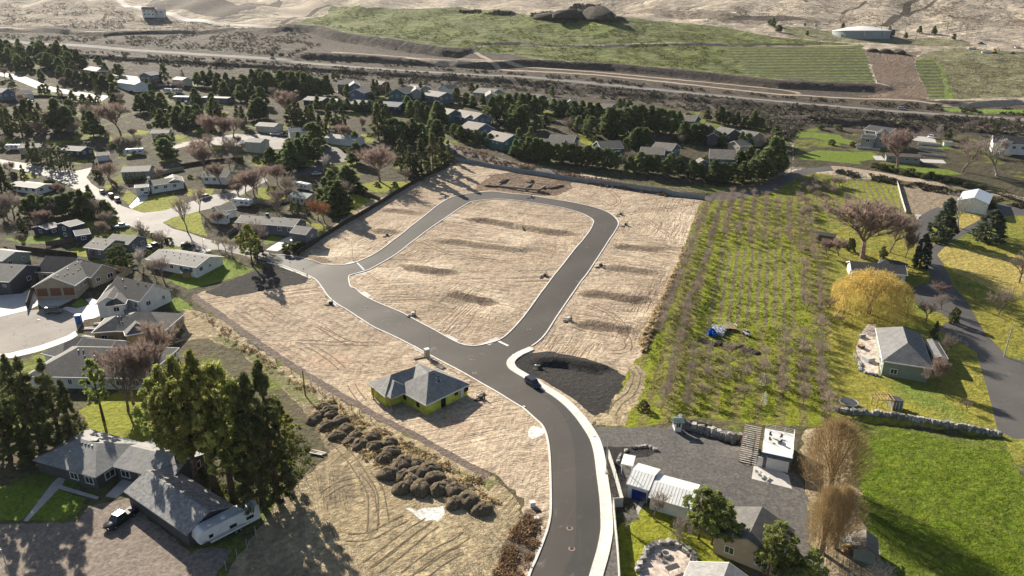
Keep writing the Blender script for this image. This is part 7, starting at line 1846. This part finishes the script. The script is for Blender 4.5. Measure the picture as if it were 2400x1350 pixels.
# stone walls, stone by stone
STONE = [mat('wall_stone_%d' % i, c_, .9, 0, .25, 3) for i, c_ in enumerate([(.36, .34, .31), (.27, .255, .235), (.44, .42, .39), (.2, .19, .18)])]
SM = []
for i in range(6):
    rs = random.Random(i); m_ = MB(); m_.box((0, 0, 0), (1, 1, 1), 0, (.75 + .1 * rs.random(), .75 + .1 * rs.random()))
    v = [tuple(q + rs.uniform(-.12, .12) for q in p) for p in m_.v]; me = mesh('stone', v, m_.f); SM.append(me)
def stone_wall(px, label, rows=2, size=.75, gap=.8):
    g = resample(smooth(G(px), 4), gap); x0, y0 = g[0]; z0 = zat(x0, y0)
    r = empty('stone_wall', (x0, y0, z0)); tag(r, label, 'wall')
    for j in range(rows):
        for i, (x, y) in enumerate(g):
            if RNG.random() < .06: continue
            me = SM[RNG.randrange(6)]
            if not me.materials: me.materials.append(None)
            o = link('stone', me, None, r, (x - x0 + RNG.uniform(-.15, .15), y - y0 + RNG.uniform(-.15, .15), zat(x, y) - z0 + size * (.3 + .7 * j)), RNG.uniform(0, 3.1))
            k = size * RNG.uniform(.75, 1.3); o.scale = (k * 1.2, k, k * .9)
            o.material_slots[0].link = 'OBJECT'; o.material_slots[0].material = RNG.choice(STONE)
stone_wall([(1955, 962), (2000, 972), (2060, 978), (2130, 988), (2200, 1000), (2270, 1010), (2342, 1022)], 'dry stone wall along the top of the bright pasture')
stone_wall([(1592, 992), (1620, 1000), (1660, 1008), (1700, 1022), (1740, 1036), (1756, 1046)], 'dark boulder retaining wall below the orchard', 3, .85, .9)
stone_wall(T(3,2,[(1130,1300),(1190,1200),(1225,1110),(1330,1070),(1430,1055),(1500,1075),(1570,1115),(1640,1185),(1660,1260)]), 'ring of boulders around the flagstone patio', 1, .8, .85)
stone_wall(T(3,2,[(960,330),(985,260),(1040,215),(1120,190),(1220,180),(1300,215)]), 'low ring of pale rocks around the dark soil bed', 1, .5, 1.0)
stone_wall(T(2,3,[(860,660),(900,740),(910,810),(1000,840),(1080,860)]), 'rough edging stones of the grey-green house patio', 1, .6, .7)
for i, (x, y, lab) in enumerate(((1560, 1300, 'white stone fire pit on the flagstone patio'), (1547, 1310, 'dark patio chair beside the fire pit'), (1575, 1338, 'long dark patio table near the patio edge'))):
    X, Y = P(x, y)
    if i == 0:
        r = empty('fire_pit', (X, Y, zat(X, Y))); tag(r, lab, 'fire pit')
        MB().tube((0, 0, -.1), (0, 0, .45), .75, .7, 14).obj('bowl', BLOCK, r); MB().tube((0, 0, .3), (0, 0, .47), .5, .5, 12).obj('ash_bed', VENT, r)
    else:
        r = empty('patio_chair' if i == 1 else 'patio_table', (X, Y, zat(X, Y)), .4); tag(r, lab, 'chair' if i == 1 else 'table')
        d = (.6, .6) if i == 1 else (2.2, 1.0)
        MB().box((0, 0, .45 if i == 1 else .75), (d[0], d[1], .07)).obj('seat' if i == 1 else 'table_top', VENT, r)
        for sx in (-1, 1):
            for sy in (-1, 1): MB().tube((sx*d[0]*.42, sy*d[1]*.42, 0), (sx*d[0]*.42, sy*d[1]*.42, .72 if i == 2 else .43), .03, .03, 5).obj('leg', VENT, r)
        if i == 1: MB().box((.28, 0, .8), (.05, .6, .6)).obj('backrest', VENT, r)
for i, (x, y, lab) in enumerate(((2010, 790, 'outdoor sofa on the stone patio of the grey-green house'), (2025, 845, 'hot tub on the stone patio of the grey-green house'), (2008, 815, 'patio table on the stone patio of the grey-green house'))):
    boxthing('patio_furniture' if i != 1 else 'hot_tub', x + 10, y, ((1.8, .8, .7), (2.1, 2.1, .9), (1.2, 1.2, .7))[i], (GREYW, mat('tub_shell', (.4, .44, .46), .5), VENT)[i], lab, ('sofa', 'hot tub', 'table')[i], .3, None, [(('cushion', (0, .1, .75), (1.6, .5, .12), BLOCK), ('cover', (0, 0, .95), (1.9, 1.9, .1), BLOCK), ('table_top', (0, 0, .74), (1.4, 1.4, .06), TIMBER))[i]])
# chimney stacks
for x, y, h, hn_, wht in ((349, 422, 1.6, 'white_cottage', 1), (627, 507, 1.5, 'slate_house', 0), (225, 1040, 1.3, 'long_grey_house', 0)):
    hr_ = bpy.data.objects[hn_]; X, Y = PZ(x, y, hr_.location.z + 4.4)
    ch = MB().box((0, 0, h / 2 - .4), (1.0, .8, h + 2.0)).obj('chimney', VENTW if wht else VENT, hr_, (X - hr_.location.x, Y - hr_.location.y, 3.4))
    MB().box((0, 0, h + .65), (1.15, .95, .14)).obj('chimney_cap', BLOCK, ch)
X, Y = P(50, 535); r = empty('swing_frame', (X, Y, zat(X, Y)), .1); tag(r, 'thin metal swing frame in the shade behind the navy house', 'swing')
for sx in (-1.6, 1.6): MB().tube((sx, 0, 0), (sx, 0, 2.4), .05, .05, 5).obj('post', POLE, r)
MB().tube((-1.6, 0, 2.4), (1.6, 0, 2.4), .05, .05, 5).obj('top_bar', POLE, r)
# ------------------------------------------------------------------ tyre tracks, brush and sage
def tracks(lines, w, m, name):
    v = []; f = []
    for px in lines:
        g = resample(smooth(G(px), 6), .8)
        for off in (-.85, .85):
            l = offset_line(g, off); a = offset_line(l, w / 2); b = offset_line(l, -w / 2)
            za = zfull([p[0] for p in a], [p[1] for p in a]); zb = zfull([p[0] for p in b], [p[1] for p in b])
            i0 = len(v)
            for k in range(len(l)):
                j = .03 + .02 * math.sin(k * .9)
                v += [(a[k][0], a[k][1], za[k] + j), (b[k][0], b[k][1], zb[k] + j)]
                if k: f.append((i0 + 2*k - 2, i0 + 2*k - 1, i0 + 2*k + 1, i0 + 2*k))
    o = link(name, mesh(name, v, f, True), m); o['kind'] = 'stuff'
    tag(o, 'worn tyre tracks pressed into the dirt', 'tracks')
TRK = ground_mat('rut_soil', (.22, .155, .105), (.27, .195, .135), (.17, .12, .08), .2, 1.2, 5, .6, .06)
TRK2 = ground_mat('field_rut_soil', (.17, .13, .08), (.21, .165, .105), (.13, .10, .065), .2, 1.2, 5, .6, .06)
tracks([T(1,2,[(480,430),(640,490),(820,560),(870,590)]), T(1,2,[(700,410),(860,440),(950,510),(960,560),(900,595)]), T(2,1,[(460,580),(560,620),(680,700),(780,790)]), T(2,1,[(370,540),(560,550),(700,560),(880,550)]), T(1,2,[(1750,548),(1500,590),(1200,630),(1050,660)]),
        T(1,1,[(1600,300),(1500,420),(1450,500)]), T(2,1,[(600,420),(760,520),(900,560),(1100,560)]), T(2,1,[(860,930),(900,1000),(960,1080)]), T(1,1,[(1500,900),(1700,1000),(2000,1060),(2300,1100)]), T(2,2,[(700,200),(900,300),(1000,420),(1050,600),(900,640)]),
        T(1,2,[(1200,700),(1320,780),(1450,880)]), T(1,1,[(800,560),(900,640),(1000,760)]), T(1,1,[(2070,400),(2110,320),(2200,295)])], .3, TRK, 'tire_tracks')
tracks([T(3,1,[(720,140),(850,280),(960,440),(1050,600),(1060,800),(1050,950)]), T(3,1,[(1000,430),(1100,560),(1130,700),(1160,880)]), T(3,1,[(1000,1250),(1200,1100),(1400,950),(1560,850)]), T(3,1,[(1080,1300),(1320,1120),(1480,980),(1620,880)]), T(3,1,[(1350,1340),(1600,1150),(1800,1050),(1900,980)]),
        T(3,1,[(600,620),(760,520),(900,490)]), T(3,1,[(1500,1345),(1700,1200),(1850,1120)]), T(2,2,[(1080,770),(1130,850),(1080,1000),(960,1100),(900,1200)]), T(3,1,[(820,1000),(1020,990),(1200,900),(1360,820)])], .26, TRK2, 'field_tracks')
def tuft_cloud(name, poly, n, hm, wm_, m, label, cat, seed, per=9, flat=.55, near=None):
    """clumps of small leaf blades spread over a pixel polygon; one object because nobody could count them"""
    g = np.random.default_rng(seed)
    pl = np.array(poly, float); lo, hi = pl.min(0), pl.max(0)
    c = g.uniform(lo, hi, (n * 6, 2)); x, y = c[:, 0], c[:, 1]; ins = np.zeros(len(c), bool)
    for a, b in zip(pl, np.roll(pl, -1, 0)):
        cond = (a[1] > y) != (b[1] > y); ins ^= cond & (x < (b[0]-a[0]) * (y-a[1]) / (b[1]-a[1] + 1e-12) + a[0])
    c = c[ins]
    keep = np.array([mnoise.noise((p[0] * .02, p[1] * .06, seed)) > -.12 for p in c]); c = c[keep][:n]
    G_ = np.array([P(*p) for p in c]); z = zfull(G_[:, 0], G_[:, 1])
    k = np.repeat(np.arange(len(c)), per)
    sz = g.uniform(.55, 1.4, len(c))
    a = g.uniform(0, 6.283, len(k)); rr = np.sqrt(g.uniform(0, 1, len(k))) * wm_ * sz[k]; t = g.uniform(.15, 1, len(k))
    pos = np.stack([G_[k, 0] + rr * np.cos(a), G_[k, 1] + rr * np.sin(a), z[k] + hm * sz[k] * t * (1 - .5 * (rr / (wm_ * 1.4)) ** 2)], 1)
    d = np.stack([np.cos(a), np.sin(a), flat + 0 * a], 1) + g.normal(size=(len(k), 3)) * .5
    me = tri_cloud(name, pos, d, hm * .9 * sz[k], hm * .55 * sz[k], m)
    o = link(name, me, None); o['kind'] = 'stuff'; tag(o, label, cat)
SAGE = mat('sage_leaves', (.19, .17, .13), .9, 0, .4, .4, .1, 0, .15); SAGE2 = mat('dark_sage_leaves', (.085, .078, .055), .9, 0, .4, .4, .1, 0, .15)
DRYW = mat('dry_weed_stems', (.56, .45, .27), .9, 0, .25, .6, .1, 0, .4); RUSTW = mat('rusty_weed_stems', (.33, .22, .13), .9, 0, .3, .6, .1, 0, .2); GRNW = mat('green_weed_leaves', (.13, .16, .03), .8, 0, .3, .6, .1, 0, .25)
below = [(-60, 105), (300, 126), (620, 146), (900, 166), (1200, 187), (1500, 214), (1800, 242), (2100, 270), (2420, 290), (2420, 320), (2200, 305), (1900, 292), (1850, 320), (1780, 285), (1500, 240), (1200, 212), (900, 192), (620, 168), (480, 160), (200, 140), (-60, 112)]
tuft_cloud('sagebrush', below, 3600, 1.3, 1.2, SAGE, 'grey sagebrush covering the bank below the highway', 'sagebrush', 1, 12)
tuft_cloud('dark_brush', below, 1800, 1.3, 1.3, SAGE2, 'dark brush among the sagebrush below the highway', 'brush', 2, 10)
tuft_cloud('roadside_brush', [(600, 120), (760, 135), (1000, 150), (1200, 166), (1500, 195), (1820, 226), (2150, 245), (2400, 255), (2400, 272), (2100, 255), (1800, 228), (1500, 205), (1200, 174), (900, 151), (640, 132)], 1500, 1.4, 1.4, SAGE2, 'dark brush strip above the highway', 'brush', 3, 10)
tuft_cloud('hill_scrub', [(-60, 75), (250, 84), (560, 75), (700, 65), (760, 100), (700, 125), (620, 128), (300, 106), (-60, 86)], 1300, 1.1, 1.2, SAGE, 'grey scrub on the slope above the highway', 'sagebrush', 4, 9)
tuft_cloud('cottage_scrub', [(1770, 262), (1858, 288), (1862, 312), (1840, 330), (1800, 306), (1760, 284)], 380, 1.5, 1.5, SAGE, 'brown scrub on the slope beside the craftsman house', 'sagebrush', 5, 14)
tuft_cloud('dry_weeds', [(1622, 530), (1645, 485), (1632, 520), (1600, 605), (1560, 700), (1520, 800), (1505, 830), (1498, 800), (1530, 740), (1565, 670), (1600, 580)], 900, .8, .6, DRYW, 'tall dry weeds along the lot edge by the orchard', 'weeds', 6, 12)
tuft_cloud('rusty_weeds', [(440, 705), (520, 760), (600, 822), (700, 890), (800, 950), (950, 1035), (1140, 1125), (1130, 1140), (940, 1055), (780, 965), (680, 905), (590, 845), (500, 775), (440, 725)], 900, .42, .55, RUSTW, 'rusty weeds along the wire fence below the graded lots', 'weeds', 7, 12)
tuft_cloud('mound_weeds', [(730, 950), (800, 960), (900, 1010), (1000, 1070), (1120, 1130), (1180, 1180), (1120, 1210), (1000, 1150), (900, 1110), (800, 1040), (720, 990)], 900, .45, .5, DRYW, 'dry weeds between the soil mounds', 'weeds', 8, 10)
tuft_cloud('brush_pile', [(1180, 1290), (1205, 1235), (1240, 1200), (1262, 1215), (1262, 1260), (1235, 1330), (1190, 1390), (1150, 1380)], 420, .35, .6, RUSTW, 'dark tangle of cut brush beside the lower kerb', 'brush', 9, 18)
tuft_cloud('lane_weeds', [(1060, 352), (1200, 394), (1400, 434), (1560, 458), (1560, 446), (1400, 420), (1200, 378), (1060, 340)], 700, .8, .7, RUSTW, 'dry weeds on the bank of the dirt lane', 'weeds', 10, 10)
tuft_cloud('lane_shrubs', [(1960, 398), (2100, 420), (2280, 455), (2400, 478), (2400, 490), (2250, 462), (2080, 430), (1960, 412)], 600, 1.0, 1.0, SAGE2, 'brown shrubs below the dirt lane', 'brush', 11, 14)
tuft_cloud('orchard_weeds', [(1560, 690), (1640, 500), (1860, 470), (1930, 560), (1950, 960), (1760, 985), (1600, 980), (1510, 900)], 3800, .32, .5, GRNW, 'green weeds in the orchard grass', 'weeds', 12, 7)
tuft_cloud('pasture_tufts', [(1985, 1000), (2340, 1030), (2400, 1150), (2450, 1400), (2060, 1400), (2050, 1230), (2010, 1120)], 2600, .16, .5, mat('pasture_blades', (.16, .24, .015), .8, 0, .35, .5, .1, 0, .3), 'thick tufts of grass in the bright pasture', 'grass', 13, 8)
tuft_cloud('shaded_undergrowth', [(370, 1000), (480, 980), (700, 1000), (740, 1080), (680, 1140), (600, 1200), (480, 1170), (400, 1110)], 900, .5, .6, GRNW, 'green undergrowth below the tall pines', 'weeds', 14, 9)


RUBB = mat('dark_rubble', (.075, .065, .055), .95, 0, .4, .3)
tuft_cloud('rubble', [(1075, 26), (1130, 24), (1210, 30), (1290, 34), (1290, 40), (1200, 37), (1120, 33), (1075, 32)], 420, 1.6, 1.6, RUBB, 'dark rubble scattered above the green field', 'rubble', 31, 8)
tuft_cloud('spoil_rubble', [(1240, 38), (1290, 26), (1350, 10), (1410, 12), (1445, 40), (1400, 46), (1300, 46)], 900, 1.8, 2.0, RUBB, 'dark clods over the hilltop spoil ridge', 'rubble', 32, 8)
tuft_cloud('field_tufts', [(711, 49), (781, 16), (1041, 22), (1290, 42), (1560, 54), (1809, 88), (2000, 104), (1700, 108), (1690, 150), (1740, 178), (1589, 164), (1304, 147), (1200, 125), (1041, 115), (911, 95), (745, 64)], 6000, .9, 1.5, mat('field_tuft_blades', (.15, .17, .05), .9, 0, .4, .05, .1, 0, .25), 'clumps of grass across the green hill field', 'grass', 33, 6)
tuft_cloud('pale_field_tufts', [(2185, 136), (2400, 138), (2400, 226), (2230, 230), (2205, 160)], 1800, .8, 1.4, mat('pale_tuft_blades', (.34, .31, .19), .9, 0, .4, .05, .1, 0, .25), 'pale clumps of grass in the field beside the dirt ramp', 'grass', 34, 6)
tuft_cloud('hill_tufts', [(1450, 30), (1900, 6), (2400, 0), (2400, 70), (2200, 60), (1900, 60), (1650, 52)], 2200, 1.0, 1.6, mat('dry_tuft_blades', (.24, .2, .14), .9, 0, .4, .05, .1, 0, .2), 'dry scrub dotted over the far hills', 'scrub', 35, 6)
tuft_cloud('left_hill_tufts', [(0, 10), (250, 5), (340, 40), (600, 66), (560, 72), (250, 74), (0, 60)], 1500, 1.0, 1.5, SAGE, 'dry scrub dotted over the hill by the white house', 'scrub', 36, 6)
# foundation trench above the loop
X, Y = P(1225, 435); r = empty('foundation', (X, Y, zat(X, Y)), ang_along((1160, 425), (1290, 442))); tag(r, 'concrete foundation outline in the worked ground above the loop', 'foundation')
for c_, d_ in (((0, -6, .1), (20, .5, .8)), ((0, 6, .1), (20, .5, .8)), ((-10, 0, .1), (.5, 12.4, .8)), ((10, 0, .1), (.5, 12.4, .8)), ((3, 0, .1), (.4, 11.4, .7))):
    MB().box(c_, d_).obj('footing_wall', GREYW, r)
for i, (x, y, a_, b_) in enumerate(((1150, 436, 4, 2), (1180, 424, 5, 2), (1270, 450, 4, 2), (1300, 438, 5, 2.4), (1240, 424, 4, 2))):
    heap('dirt_heap', x, y, a_, b_, 1.2, GM['rub'], 'brown dug-out dirt heap around the concrete foundation', 'heap', 'dirt heaps at the foundation', 140 + i, 16)

# ------------------------------------------------------------------ thin haze in the valley air
hz = MB().box((0, 1000, 285), (9000, 3000, 600)).mesh('haze')
hm = bpy.data.materials.new('haze_air'); hm.use_nodes = True
hn = hm.node_tree; hn.nodes.remove(hn.nodes['Principled BSDF'])
pv = hn.nodes.new('ShaderNodeVolumePrincipled'); pv.inputs['Color'].default_value = (.86, .91, 1, 1); pv.inputs['Density'].default_value = .000028; pv.inputs['Anisotropy'].default_value = .2
hn.links.new(pv.outputs[0], hn.nodes['Material Output'].inputs['Volume'])
ho = link('haze', hz, hm); ho['kind'] = 'stuff'; tag(ho, 'thin pale haze in the valley air', 'haze')
